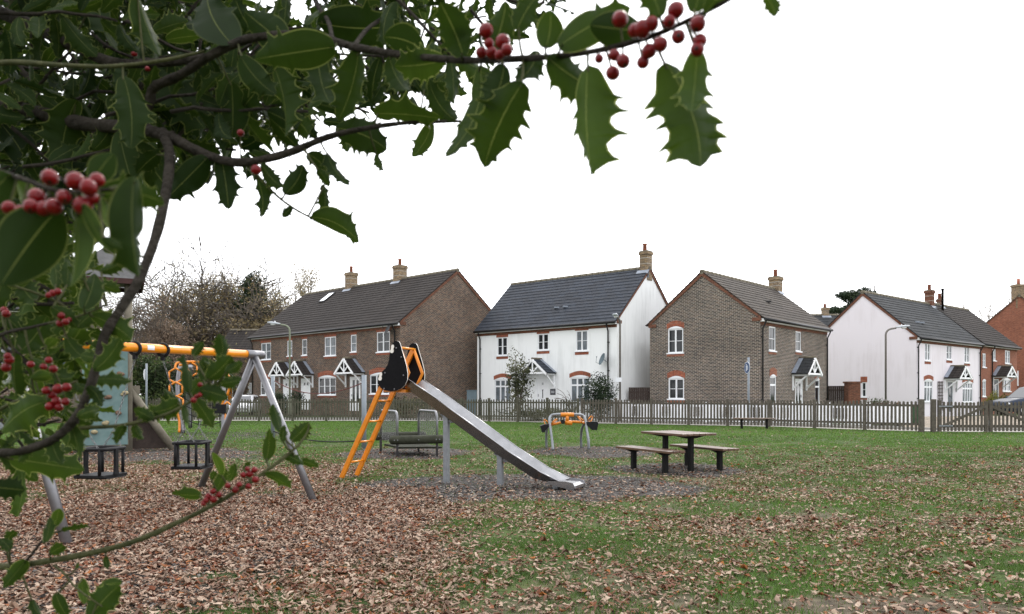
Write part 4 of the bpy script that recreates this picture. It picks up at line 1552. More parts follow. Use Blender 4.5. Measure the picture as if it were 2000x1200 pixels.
for w, k in ((-HW - 0.03, -1), (HW + 0.03, 1)):
    mb = MB()
    mb.plate(on(prof, w), B_ * (0.018 * k), mi=0, edge_mi=1)
    po = mb.build('side_panel', [M['hpl_black'], M['hpl_core']], slide)
    for hx, hy in ((510, 128), (417, 343)):
        gr_ = MB()
        a, z = spx(640 + hx / 4, 650 + hy / 4, -HW - 0.03)
        cc = [(a - 0.01, z - 0.072), (a + 0.018, z - 0.062), (a + 0.03, z - 0.03), (a + 0.02, z - 0.002), (a + 0.034, z + 0.03), (a + 0.034, z + 0.055), (a + 0.018, z + 0.074), (a - 0.006, z + 0.072), (a - 0.022, z + 0.05), (a - 0.024, z + 0.02), (a - 0.03, z - 0.01), (a - 0.045, z - 0.03), (a - 0.04, z - 0.06)]
        gr_.plate(on(cc, w + k * 0.0185), B_ * (k * 0.004))
        gr_.build('finger_hole', M['hpl_core'], po)
    bt = MB()
    for hx, hy in ((541, 121), (580, 192), (453, 315), (597, 334), (446, 438), (526, 442)):
        a, z = spx(640 + hx / 4, 650 + hy / 4, -HW - 0.03)
        bt.ball(SP(a, w + k * 0.02, z), 0.014, 8, 6)
    bt.build('bolt', M['steel'], po)
# the chute: two flat sides, a bed between them, and a rolled lip at the end
topl = [spx(*q, -HW) for q in ((797, 741), (854, 780), (984, 876), (1050, 919.5), (1092, 941))]
BW = 0.165
botl = [spx(*q, -BW) for q in ((790, 757), (823, 780), (972, 889), (1041, 934), (1080, 945))]
for w, k in ((-HW, -1), (HW, 1)):
    mb = MB()
    for i in range(len(topl) - 1):
        q = [SP(*((topl[i][0]), w, topl[i][1])), SP(topl[i + 1][0], w, topl[i + 1][1]), SP(botl[i + 1][0], k * BW, botl[i + 1][1]), SP(botl[i][0], k * BW, botl[i][1])]
        mb.plate(q, B_ * (-k * 0.012))
    for i in range(len(topl) - 1):
        mb.tube([SP(topl[i][0], w, topl[i][1]), SP(topl[i + 1][0], w, topl[i + 1][1])], 0.012, 8)
    mb.build('chute_side', M['steel_chute'], slide)
mb = MB()
ext = spx(1090, 944, 0)
bed = [(a, z + 0.02) for a, z in botl] 
e0 = bed[-1]
lip = [(e0[0] + 0.05, e0[1] + 0.005), (e0[0] + 0.22, e0[1] + 0.0), (e0[0] + 0.33, e0[1] - 0.005), (e0[0] + 0.385, e0[1] - 0.035), (e0[0] + 0.39, e0[1] - 0.08), (e0[0] + 0.36, e0[1] - 0.115), (e0[0] + 0.31, e0[1] - 0.12)]
path = bed + lip
bw = lambda p: BW + 0.008 if p[0] <= e0[0] + 0.01 else HW
for p, q in zip(path[:-1], path[1:]):
    mb.face([SP(p[0], -bw(p), p[1]), SP(p[0], bw(p), p[1]), SP(q[0], bw(q), q[1]), SP(q[0], -bw(q), q[1])], smooth=True)
mb.build('chute_bed', M['steel_chute'], slide)
for k in (-1, 1):
    mb = MB()
    pl = [(e0[0] - 0.06, e0[1] + 0.03), (e0[0] + 0.25, e0[1] + 0.035), (e0[0] + 0.36, e0[1] + 0.015), (e0[0] + 0.4, e0[1] - 0.05), (e0[0] + 0.37, e0[1] - 0.12), (e0[0] + 0.3, e0[1] - 0.125), (e0[0] + 0.24, e0[1] - 0.075), (e0[0] - 0.02, e0[1] - 0.03)]
    mb.plate(on(pl, k * HW), B_ * (k * 0.012))
    mb.build('chute_end', M['steel_chute'], slide)
for a, top, w_ in ((2.0, None, 0.085), (2.99, None, 0.085), (e0[0] + 0.02, e0[1] - 0.03, 0.12)):
    mb = MB()
    zt = top if top is not None else np.interp(a, [p[0] for p in botl], [p[1] for p in botl]) + 0.015
    mb.beam(SP(a, -0.06, -0.03), SP(a, -0.06, zt), w_, 0.085, A)
    mb.build('support_post', M['galv'], slide)
    if top is None:
        mb = MB()
        mb.beam(SP(a - 0.1, 0, zt), SP(a + 0.1, 0, zt - 0.14), 0.2, 0.012)
        mb.build('bracket', M['steel'], slide)

# ---------------------------------------------------------------- toddler swings
R1, L1 = V(-3.84, 11.45, 2.09), V(-5.48, 8.38, 2.09)
bd_ = (L1 - R1).normalized()
frame = thing('swing_frame', 'swing frame with a yellow orange crossbar on silver A-frame legs', 'swing frame', (R1.x, R1.y, 0))
mb = MB()
mb.tube([R1 + bd_ * 0.16, L1 - bd_ * 0.16], 0.058, 16)
mb.build('crossbar', M['amber'], frame)
lb = MB()
lx_ = bd_.cross(V(0, 0, 1)).normalized() * -1
if lx_.y > 0:
    lx_ = -lx_
for k in range(4):
    q = [lx_ * (0.0592 * math.cos(math.radians(t))) + V(0, 0, 0.0592 * math.sin(math.radians(t))) for t in (-25 + 15 * k, -10 + 15 * k)]
    lb.face([R1 + bd_ * 1.73 + q[0], R1 + bd_ * 1.83 + q[0], R1 + bd_ * 1.83 + q[1], R1 + bd_ * 1.73 + q[1]])
lb.build('maker_label', M['sign_white'], frame)
for C_, sg in ((R1, 1), (L1, -1)):
    mb = MB()
    mb.tube([C_ - bd_ * (0.14 * sg), C_ + bd_ * (0.16 * sg)], 0.064, 14)
    mb.ball(C_ - bd_ * (0.14 * sg), 0.064, 12, 8)
    mb.build('end_joint', M['steel'], frame)
for ft, C_ in ((V(-2.75, 10.7, 0), R1), (V(-4.96, 12.2, 0), R1), (V(-4.41, 7.63, 0), L1), (V(-6.62, 9.13, 0), L1)):
    mb = MB()
    mb.tube([ft - V(0, 0, 0.03), C_ - V(0, 0, 0.02)], 0.052, 14)
    mb.build('leg', M['steel'], frame)

def chain_links(mb, p, q, link=0.052, r=0.0045, wide=0.011):
    d = q - p
    L = d.length
    t = d.normalized()
    x = t.cross(V(0.3, 0.9, 0.1)).normalized()
    y = t.cross(x)
    n = max(2, int(L / (link * 0.78)))
    for i in range(n):
        c = p + d * ((i + 0.5) / n)
        s = x if i % 2 else y
        pts = []
        for k in range(8):
            a = 2 * math.pi * k / 8
            pts.append(c + t * (link / 2 * math.sin(a)) + s * (wide * math.cos(a)))
        mb.ring(pts, r, 4)

def toddler_swing(label, t0, t1, drop, turn=0.0):
    P0, P1 = R1 + bd_ * t0, R1 + bd_ * t1
    mid = (P0 + P1) / 2
    root = thing('toddler_swing', label, 'swing', (mid.x, mid.y, drop), 'toddler swings on the frame')
    sd_ = V(bd_.x, bd_.y, 0).normalized()
    fw = V(-sd_.y, sd_.x, 0)
    ca, sa = math.cos(turn), math.sin(turn)
    sd_, fw = sd_ * ca + fw * sa, fw * ca - sd_ * sa
    zt, zb = drop + 0.34, drop
    c = V(mid.x, mid.y, 0)
    hw, hd = 0.215, 0.185
    for P in (P0, P1):
        mb = MB()
        mb.ring([P + V(0, 0, -0.012) + fw * (0.075 * math.cos(a)) + V(0, 0, 0.078 * math.sin(a)) for a in [2 * math.pi * i / 16 for i in range(16)]], 0.021, 8)
        mb.beam(P - V(0, 0, 0.07), P - V(0, 0, 0.15), 0.05, 0.04, fw)
        mb.build('hanger', M['rubber'], root)
    for P, k in ((P0, -1), (P1, 1)):
        ch = MB()
        j = c + sd_ * (k * (hw + 0.015)) + V(0, 0, zt + 0.2)
        chain_links(ch, P - V(0, 0, 0.15), j)
        for f in (-1, 1):
            chain_links(ch, j, c + sd_ * (k * (hw - 0.0)) + fw * (f * 0.13) + V(0, 0, zt))
        ch.build('chain', M['chain'], root)
    mb = MB()
    ringp = []
    for sx, sy in ((1, 1), (-1, 1), (-1, -1), (1, -1)):
        for a in (0, 45, 90):
            an = math.radians(a + {(1, 1): 0, (-1, 1): 90, (-1, -1): 180, (1, -1): 270}[(sx, sy)])
            ringp.append(c + sd_ * (sx * (hw - 0.05) + 0.05 * math.cos(an)) + fw * (sy * (hd - 0.05) + 0.05 * math.sin(an)) + V(0, 0, zt))
    mb.ring(ringp, 0.022, 8)
    mb.build('top_ring', M['rubber'], root)
    mb = MB()
    K = Frame(c, sd_, fw)
    K.e, K.n = sd_, fw
    mb.fbox(K, -hw - 0.01, hw + 0.01, -hd - 0.01, hd + 0.01, zb, zb + 0.035)
    mb.fbox(K, -hw + 0.03, hw - 0.03, -hd - 0.03, hd + 0.03, zb - 0.012, zb + 0.0)
    mb.build('seat', M['rubber'], root, bevel=0.01)
    for sx in (-1, 1):
        for sy in (-1, 1):
            mb = MB()
            mb.tube([c + sd_ * (sx * (hw - 0.0)) + fw * (sy * hd * 0.75) + V(0, 0, zb + 0.03), c + sd_ * (sx * hw) + fw * (sy * hd * 0.75) + V(0, 0, zt)], 0.02, 8)
            mb.build('bar', M['rubber'], root)
    for sy in (-1, 1):
        mb = MB()
        for f0, f1, w0, w1 in ((0.03, 0.12, 0.075, 0.05), (0.12, 0.34, 0.05, 0.055)):
            pts = [c + fw * (sy * hd) + sd_ * s_ + V(0, 0, zb + z_) for s_, z_ in ((-w0 / 2, f0), (w0 / 2, f0), (w1 / 2, f1), (-w1 / 2, f1))]
            mb.plate(pts, fw * (sy * 0.03))
        mb.build('guard_strap', M['rubber'], root)
    return root
Lb = (L1 - R1).length
toddler_swing('black toddler swing seat hanging on chains, the nearer one, partly behind holly leaves', 0.566 * Lb, 0.828 * Lb, 0.50, 0.35)
toddler_swing('black toddler swing seat hanging on chains, the one beside the right A-frame', 0.187 * Lb, 0.449 * Lb, 0.50, 0.5)

# ---------------------------------------------------------------- picnic table and its two benches
ax, pp = V(0.447, -0.894, 0), V(0.894, 0.447, 0)
TC = V(3.27, 15.15, 0)
def slab_furniture(kind, label, C_, L, Wd, h, ns, cat, group=None):
    root = thing(kind, label, cat, C_, group)
    K = Frame(C_, ax, pp)
    mb = MB()
    sw_ = Wd / ns
    for i in range(ns):
        b0 = -Wd / 2 + sw_ * i
        mb.fbox(K, -L / 2, L / 2, b0 + 0.005, b0 + sw_ - 0.005, h - 0.045, h)
    mb.build('tabletop' if cat == 'table' else 'seat', M['slat_wood'], root, bevel=0.006)
    for k in (-1, 1):
        mb = MB()
        a = k * L * 0.30
        mb.raw([K.pt(a + x, y * s, z) for z, s in ((h - 0.1, 0.3), (h - 0.047, 0.92)) for x, y in ((-0.04, -Wd / 2), (0.04, -Wd / 2), (0.04, Wd / 2), (-0.04, Wd / 2))],
               [(0, 3, 2, 1), (4, 5, 6, 7), (0, 1, 5, 4), (1, 2, 6, 5), (2, 3, 7, 6), (3, 0, 4, 7)])
        mb.build('top_bracket', M['black_steel'], root)
        mb = MB()
        mb.fbox(K, a - 0.045, a + 0.045, -0.045, 0.045, -0.03, h - 0.08)
        mb.build('leg', M['black_steel'], root, bevel=0.006)
    return root
slab_furniture('picnic_table', 'slatted wooden picnic table on two black steel legs', TC, 1.3, 0.84, 0.75, 6, 'table')
slab_furniture('picnic_bench', 'slatted bench on the left side of the picnic table', TC - pp * 0.66 - ax * 0.05, 1.68, 0.42, 0.45, 3, 'bench', 'benches beside the picnic table')
slab_furniture('picnic_bench', 'slatted bench on the right side of the picnic table', TC + pp * 0.68 - ax * 0.05, 1.62, 0.42, 0.45, 3, 'bench', 'benches beside the picnic table')
ax, pp = V(0.99, -0.12, 0), V(0.12, 0.99, 0)
c = gnd(1473, 838)
slab_furniture('park_bench', 'low backless bench standing alone in front of the picket fence', c, 1.75, 0.4, 0.47, 3, 'bench')

# ---------------------------------------------------------------- chain and log bridge
br = thing('balance_bridge', 'wobble bridge of dark logs and hanging chains between two silver hoops', 'play bridge', (-2.6, 19.1, 0))
feet = [((-3.4, 19.9), (-2.74, 18.35)), ((-2.42, 19.9), (-1.8, 18.45))]
for f, nr_ in feet:
    f, nr_ = V(*f, 0), V(*nr_, 0)
    u = (nr_ - f).normalized()
    zt = 1.08
    rr = 0.18
    pts = [f - V(0, 0, 0.03), f + V(0, 0, zt - rr)]
    pts += [f + u * (rr * (1 - math.cos(a))) + V(0, 0, zt - rr + rr * math.sin(a)) for a in [math.radians(k) for k in (25, 50, 75, 90)]]
    pts += [nr_ - u * (rr * (1 - math.cos(a))) + V(0, 0, zt - rr + rr * math.sin(a)) for a in [math.radians(k) for k in (90, 75, 50, 25)]]
    pts += [nr_ + V(0, 0, zt - rr), nr_ - V(0, 0, 0.03)]
    mb = MB()
    mb.tube(pts, 0.03, 10)
    mb.build('hoop', M['steel'], br)
    for k in range(9):
        ch = MB()
        q = f + (nr_ - f) * ((k + 1.2) / 10.4)
        chain_links(ch, q + V(0, 0, zt - 0.03), q + V(0, 0, 0.32), link=0.06, r=0.006, wide=0.015)
        ch.build('hanging_chain', M['chain'], br)
for y0, xa, xb in ((18.3, -2.92, -1.62), (19.95, -3.58, -2.25)):
    mb = MB()
    p, q = V(xa, y0, 0.40), V(xb, y0 + 0.1, 0.42)
    mb.tube([p + V(0, 0, 0), p + V(0.02, 0, 0), p + V(0.06, 0, 0), q - V(0.06, 0, 0), q - V(0.02, 0, 0), q], [0.05, 0.08, 0.105, 0.105, 0.08, 0.05], 12)
    lo = mb.build('log_rail', M['wood_log'], br)
    bt = MB()
    for fx in (0.1, 0.16, 0.54, 0.86, 0.92):
        bt.ball(p + (q - p) * fx + V(0, -0.105, 0.0), 0.016, 8, 6)
    bt.build('bolt', M['steel'], lo)
mb = MB()
for k in range(9):
    f = (k + 0.5) / 9
    p = V(-3.3, 19.75, 0.2) * (1 - f) + V(-2.72, 18.55, 0.2) * f
    mb.beam(p + V(-0.0, 0, 0), p + V(1.05, 0.1, 0), 0.11, 0.045)
mb.build('plank_deck', M['wood_log'], br)

# ---------------------------------------------------------------- orange rocker
rk = thing('seesaw', 'orange seesaw with black seats hung under a silver arch', 'seesaw', (1.5, 20.7, 0))
def curve(pts, n=6):
    """smooth path through points (Catmull-Rom)"""
    P = [Vector(p) for p in pts]
    out = []
    for i in range(len(P) - 1):
        a = P[max(0, i - 1)]
        b, c = P[i], P[i + 1]
        d = P[min(len(P) - 1, i + 2)]
        for k in range(n):
            t = k / n
            out.append(0.5 * ((2 * b) + (c - a) * t + (2 * a - 5 * b + 4 * c - d) * t * t + (3 * b - a - 3 * c + d) * t ** 3))
    out.append(P[-1])
    return out
k_ = 20.7
def rpx(x, y, D=20.7):
    return at(1020 + x / 10, 780 + y / 10, D)
nearf = [rpx(600, 995, 20.3), rpx(580, 780, 20.4), rpx(548, 560, 20.5), rpx(532, 410, 20.6), rpx(560, 330, 20.7), rpx(640, 298, 20.7), rpx(870, 296, 20.7), rpx(1110, 298, 20.7), rpx(1200, 330, 20.7), rpx(1238, 420, 20.6), rpx(1262, 600, 20.5), rpx(1292, 800, 20.4), rpx(1300, 975, 20.4)]
mb = MB()
mb.tube(curve(nearf, 5), 0.036, 10)
mb.build('arch', M['galv'], rk)
for pts in ([rpx(475, 975, 21.3), rpx(468, 720, 21.2), rpx(490, 560, 21.0), rpx(530, 430, 20.7)], [rpx(1153, 955, 21.3), rpx(1150, 720, 21.2), rpx(1170, 560, 21.0), rpx(1235, 440, 20.7)]):
    mb = MB()
    mb.tube(curve(pts, 5), 0.034, 10)
    mb.build('back_leg', M['galv'], rk)
mb = MB()
mb.tube([rpx(750, 302), rpx(1010, 302)], 0.055, 12)
mb.tube([rpx(878, 310), rpx(878, 450)], 0.05, 12)
mb.tube([rpx(835, 455), rpx(975, 465)], 0.065, 12)
mb.build('pivot', M['orange'], rk)
mb = MB()
mb.tube([rpx(790, 440, 20.55), rpx(800, 445, 20.75)], 0.055, 12)
mb.build('bearing', M['rubber'], rk)
mb = MB()
mb.tube(curve([rpx(440, 530), rpx(560, 500), rpx(780, 455), rpx(960, 440), rpx(1120, 448), rpx(1260, 475)], 4), 0.034, 10)
mb.build('beam', M['orange'], rk)
for pts in ([(440, 395), (425, 410), (460, 520), (500, 480), (490, 440)], [(660, 385), (680, 400), (600, 470), (570, 480), (600, 440)], [(1095, 335), (1085, 350), (1200, 470), (1250, 465), (1200, 420)], [(1350, 330), (1375, 345), (1340, 430), (1290, 430), (1300, 380)]):
    mb = MB()
    mb.ring(curve([rpx(x, y, 20.6 + 0.12 * (i % 2)) for i, (x, y) in enumerate(pts)] + [rpx(*pts[0], 20.62)], 3)[:-1], 0.016, 8)
    mb.build('handle', M['orange'], rk)
for pts in ([(350, 525), (440, 492), (520, 485), (520, 540), (455, 610), (450, 648), (390, 650)], [(1255, 445), (1400, 438), (1465, 440), (1490, 475), (1460, 605), (1370, 605), (1330, 560), (1262, 500)]):
    mb = MB()
    mb.plate([rpx(x, y, 20.5) for x, y in pts], V(0, 0.36, 0))
    mb.build('seat', M['rubber'], rk, bevel=0.02)

# ---------------------------------------------------------------- rope posts
tp = thing('rope_walk', 'two grey posts joined by a sagging upper rope and a low chain', 'rope walk', gnd(711, 877))
pa, pb = gnd(711, 877), gnd(533, 856)
for p, zt in ((pa, 2.02), (pb, 2.12)):
    mb = MB()
    mb.tube([p - V(0, 0, 0.03), p + V(0, 0, zt)], 0.068, 12)
    mb.build('post', M['sign_grey'], tp)
def sag(p, q, s, n=16):
    return [p + (q - p) * (i / n) - V(0, 0, s * 4 * (i / n) * (1 - i / n)) for i in range(n + 1)]
mb = MB()
mb.tube(sag(pa + V(-0.06, 0, 1.8), pb + V(0.06, 0, 1.95), 0.36), 0.014, 6)
mb.build('upper_rope', M['rope_red'], tp)
mb = MB()
mb.tube(sag(pa + V(0, 0, 0.24), pb + V(0, 0, 0.24), 0.17), 0.02, 6)
mb.build('lower_chain', M['rope_black'], tp)

# ---------------------------------------------------------------- orange hexagon climber
hc = thing('hexagon_climber', 'orange hexagon tube climber with bowed silver legs and rope net', 'climbing frame', (-11.4, 29.6, 0))
D0 = 29.6
hx = lambda x, y, D=D0: at(x, y, D)
for pts in ([(357, 846, 29.2), (350, 800, 29.3), (347, 760, 29.5), (350, 725, 29.8), (358, 704, 30.2)], [(436, 846, 29.0), (437, 800, 29.2), (437, 765, 29.5), (434, 735, 29.8), (424, 706, 30.2)], [(372, 836, 32.0), (368, 770, 31.8), (372, 715, 31.0)]):
    mb = MB()
    mb.tube(curve([hx(*p) for p in pts], 5), 0.085, 10)
    mb.build('leg', M['steel'], hc)
for cx, cy, D in ((343, 734, 29.4), (343.5, 761, 29.2), (345, 788, 29.1), (444, 800, 29.2), (372, 722, 29.9)):
    mb = MB()
    ring = [hx(cx + 14.5 * math.cos(math.radians(a)) * (0.62 if cx == 444 else 1), cy + 14.8 * math.sin(math.radians(a)), D) for a in (-90, -30, 30, 90, 150, 210)]
    for p, q in zip(ring, ring[1:] + ring[:1]):
        mb.tube([p, q], 0.035, 8)
    mb.build('hexagon', M['orange'], hc)
for pts in ([(342, 720, 29.4), (344, 711, 29.5), (352, 708, 29.6), (385, 707, 30.0), (420, 713, 30.0), (440, 726, 29.6), (449, 742, 29.3), (446, 765, 29.2), (434, 790, 29.2), (440, 815, 29.1), (436, 845, 29.0)], [(350, 714, 29.5), (360, 714, 29.5), (370, 728, 29.3)], [(345, 803, 29.1), (350, 822, 29.1), (350, 845, 29.0)]):
    mb = MB()
    mb.tube(curve([hx(*p) for p in pts], 5), 0.045, 8)
    mb.build('tube_arch', M['orange'], hc)
mb = MB()
for k in range(7):
    mb.tube(sag(hx(352 + 2 * k, 735 + 14 * k, 29.6), hx(434, 750 + 12 * k, 29.6), 0.2), 0.018, 5)
for k in range(6):
    mb.tube([hx(362 + 13 * k, 722, 29.6), hx(360 + 14 * k, 836, 29.8)], 0.016, 5)
mb.build('rope_net', M['rope_black'], hc)
mb = MB()
mb.plate([hx(415, 790, 29.0), hx(440, 790, 29.0), hx(440, 808, 29.0), hx(418, 808, 29.0)], V(0, 0.1, 0))
mb.build('step_panel', M['rubber'], hc)

# ---------------------------------------------------------------- climbing tower
tw = thing('climbing_tower', 'wooden climbing tower with pale green hold panel and grey pyramid roof', 'climbing tower', (-10.6, 20.4, 0))
tw_w, tw_v = V(0.89, 0.456, 0), V(-0.456, 0.89, 0)
FRt = V(-9.96, 19.95, 0)
FL = FRt - tw_w * 1.15
T = Frame(FL, tw_w, -tw_v)              # a along the front, b towards the viewer
for p, zt in ((FL, 4.45), (FRt, 4.45), (V(-11.42, 20.9, 0), 4.4), (FRt + tw_v * 1.35, 4.4)):
    mb = MB()
    mb.tube([p - V(0, 0, 0.05), p + V(0, 0, zt)], 0.095, 14)
    mb.build('post', M['wood_pole'], tw)
mb = MB()
c = (FL + FRt) / 2 + tw_v * 0.66
co_ = [c + tw_w * (0.92 * i) + tw_v * (0.98 * j) + V(0, 0, 4.46) for i, j in ((-1, -1), (1, -1), (1, 1), (-1, 1))]
apx = c + V(0, 0, 5.38)
for i in range(4):
    mb.face([co_[i], co_[(i + 1) % 4], apx])
mb.face(co_[::-1])
ro = mb.build('pyramid_roof', M['felt_grey'], tw)
mb = MB()
for i in range(4):
    mb.beam(co_[i] - V(0, 0, 0.07), co_[(i + 1) % 4] - V(0, 0, 0.07), 0.04, 0.13)
mb.build('fascia', M['fascia_red'], ro)
mb = MB()
mb.fbox(T, 0.1, 1.13, 0.1, 0.125, 0.2, 2.85)
pn = mb.build('hold_panel', M['panel_green'], tw)
rgx = random.Random(4)
for x, y, m in ((233, 688, 'hold_brown'), (210, 777, 'hold_brown'), (242, 769, 'hold_tan'), (181, 803, 'hold_brown'), (229, 805, 'hold_brown'), (206, 825, 'hold_tan'), (182, 844, 'hold_tan'), (229, 848, 'hold_brown'), (190, 735, 'hold_brown'), (235, 730, 'hold_brown'), (180, 760, 'hold_tan')):
    mb = MB()
    ta, tz = T.hit(x, y)
    q = T.pt(ta, 0.14, tz)
    for k in range(2):
        mb.ball(q + V(rgx.uniform(-0.04, 0.04), 0, rgx.uniform(-0.03, 0.03)), rgx.uniform(0.05, 0.075), 9, 7, sx=1.2, sz=0.8)
    mb.build('climbing_hold', M[m], pn)
mb = MB()
mb.fbox(T, 0.0, 1.15, -1.3, 0.05, 1.28, 1.36)
mb.fbox(T, 0.02, 1.15, 0.0, 0.098, 0.18, 0.34)
mb.build('deck', M['wood_pole'], tw)
mb = MB()
for b0 in (-0.35, -1.25):
    mb.plate([T.pt(1.2, b0, 0.05), T.pt(1.2, b0, 1.42), T.pt(2.15, b0, 0.05)], tw_v * 0.05)
mb.build('ramp_board', M['brown_board'], tw)
for b0 in (-0.15, -1.2):
    mb = MB()
    mb.tube([T.pt(1.17, b0, 1.62), T.pt(2.26, b0, -0.03)], 0.1, 12)
    mb.build('ramp_stringer', M['wood_pole'], tw)
mb = MB()
mb.fbox(T, 1.2, 1.42, -1.3, -0.1, 1.5, 1.72)
mb.build('landing_rail', M['wood_pole'], tw)
mb = MB()
mb.box(-12.4, -11.95, 21.1, 21.16, 1.5, 2.75)
mb.build('blue_panel', M['blue_plastic'], tw)
mb = MB()
pa_, pb_ = V(-11.8, 20.7, 1.5), V(-13.6, 20.3, 0.5)
mb.beam(pa_, pb_, 0.55, 0.03)
for y_ in (-0.28, 0.28):
    mb.beam(pa_ + V(0, y_, 0.12), pb_ + V(0, y_, 0.12), 0.03, 0.26)
mb.build('chute', M['galv'], tw)

# ---------------------------------------------------------------- trees and shrubs
M['bark_grey'] = mat('bark_grey', (0.1, 0.088, 0.074), 0.95, var=0.3, scale=3, bump=0.4, bscale=12)
M['bark_brown'] = mat('bark_brown', (0.11, 0.092, 0.074), 0.95, var=0.3, scale=3)
M['bark_pale'] = mat('bark_pale', (0.25, 0.22, 0.19), 0.95, var=0.3, scale=3)
OAK = [(0.0, (0.09, 0.075, 0.045)), (0.35, (0.2, 0.16, 0.09)), (0.65, (0.29, 0.225, 0.115)), (0.85, (0.23, 0.22, 0.105)), (1.0, (0.33, 0.225, 0.095))]
M['leaf_oak'] = tint_mat('leaf_oak', OAK, trans=0.2)
M['leaf_beech'] = tint_mat('leaf_beech', [(0, (0.1, 0.075, 0.055)), (0.5, (0.24, 0.175, 0.125)), (1, (0.32, 0.235, 0.165))], trans=0.2)
M['leaf_pale'] = tint_mat('leaf_pale', [(0, (0.16, 0.13, 0.07)), (0.5, (0.26, 0.2, 0.1)), (1, (0.3, 0.27, 0.15))], trans=0.3)
M['leaf_dark'] = tint_mat('leaf_dark', [(0, (0.012, 0.022, 0.012)), (0.5, (0.03, 0.05, 0.025)), (1, (0.06, 0.085, 0.04))], trans=0.1)
M['leaf_green'] = tint_mat('leaf_green', [(0, (0.015, 0.028, 0.01)), (0.5, (0.045, 0.075, 0.022)), (1, (0.1, 0.135, 0.04))], trans=0.15)
M['leaf_yellow'] = tint_mat('leaf_yellow', [(0, (0.06, 0.07, 0.012)), (0.5, (0.16, 0.17, 0.03)), (1, (0.26, 0.24, 0.05))], trans=0.2)
M['leaf_olive'] = tint_mat('leaf_olive', [(0, (0.03, 0.035, 0.018)), (0.5, (0.085, 0.095, 0.045)), (1, (0.17, 0.17, 0.09))], trans=0.2)
M['leaf_copper'] = tint_mat('leaf_copper', [(0, (0.05, 0.028, 0.02)), (0.5, (0.13, 0.07, 0.045)), (1, (0.2, 0.12, 0.07))], trans=0.2)

def leaf_quads(centers, size, rng, flat=0.0, aspect=0.55):
    """one small bent leaf (a kite of two triangles) at each centre, at any angle"""
    c = np.asarray(centers)
    n = len(c)
    a = rng.normal(size=(n, 3))
    a[:, 2] *= (1 - flat)
    a /= np.linalg.norm(a, axis=1)[:, None]
    b = rng.normal(size=(n, 3))
    b -= a * (a * b).sum(1)[:, None]
    b /= np.linalg.norm(b, axis=1)[:, None]
    s = (size * rng.uniform(0.6, 1.35, n))[:, None]
    nn = np.cross(a, b)
    v = np.stack([c - a * s * 0.5, c + b * s * aspect * 0.5 + nn * s * 0.08, c + a * s * 0.5, c - b * s * aspect * 0.5 + nn * s * 0.08], 1)
    f = np.arange(4 * n).reshape(n, 4)
    return v.reshape(-1, 3), f

def branch(mb, p, d, L, r, lev, P, rng, tips):
    n = max(3, int(5 - lev * 0.5))
    pts, rad = [p], [r]
    d = d.normalized()
    for i in range(n):
        j = P['wig'] * (0.6 + 0.4 * lev)
        d = (d + V(rng.gauss(0, j), rng.gauss(0, j), rng.gauss(0, j) + P['up'] * (0.5 if lev < 2 else 0.2))).normalized()
        pts.append(pts[-1] + d * (L / n))
        rad.append(r * (1 - (i + 1) / n * (0.55 if lev < P['lev'] else 0.75)))
    mb.tube(pts, rad, 7 if lev == 0 else (5 if lev < 3 else 3), cap=False)
    if lev >= P['lev'] - 1:
        for q in pts[1:]:
            tips.append((q, L))
    if lev >= P['lev']:
        return
    k = P['kids'][lev]
    for i in range(k):
        f = rng.uniform(0.35 if lev else P['first'], 1.0)
        if i == k - 1:
            f = 1.0
        x = f * n
        i0 = min(n - 1, int(x))
        q = pts[i0] + (pts[i0 + 1] - pts[i0]) * (x - i0)
        ax_ = (pts[i0 + 1] - pts[i0]).normalized()
        sd_ = ax_.orthogonal().normalized()
        an = rng.uniform(0, 2 * math.pi)
        sd_ = sd_ * math.cos(an) + ax_.cross(sd_) * math.sin(an)
        ang = math.radians(rng.uniform(*P['ang'])) if f < 1 else math.radians(rng.uniform(5, 22))
        nd = ax_ * math.cos(ang) + sd_ * math.sin(ang)
        rr = (r * (1 - 0.55 * f)) * (0.62 if f < 1 else 0.95)
        branch(mb, q, nd, L * rng.uniform(*P['len']) * (1 if lev else P.get('limb', 1)), max(rr, P['rmin']), lev + 1, P, rng, tips)

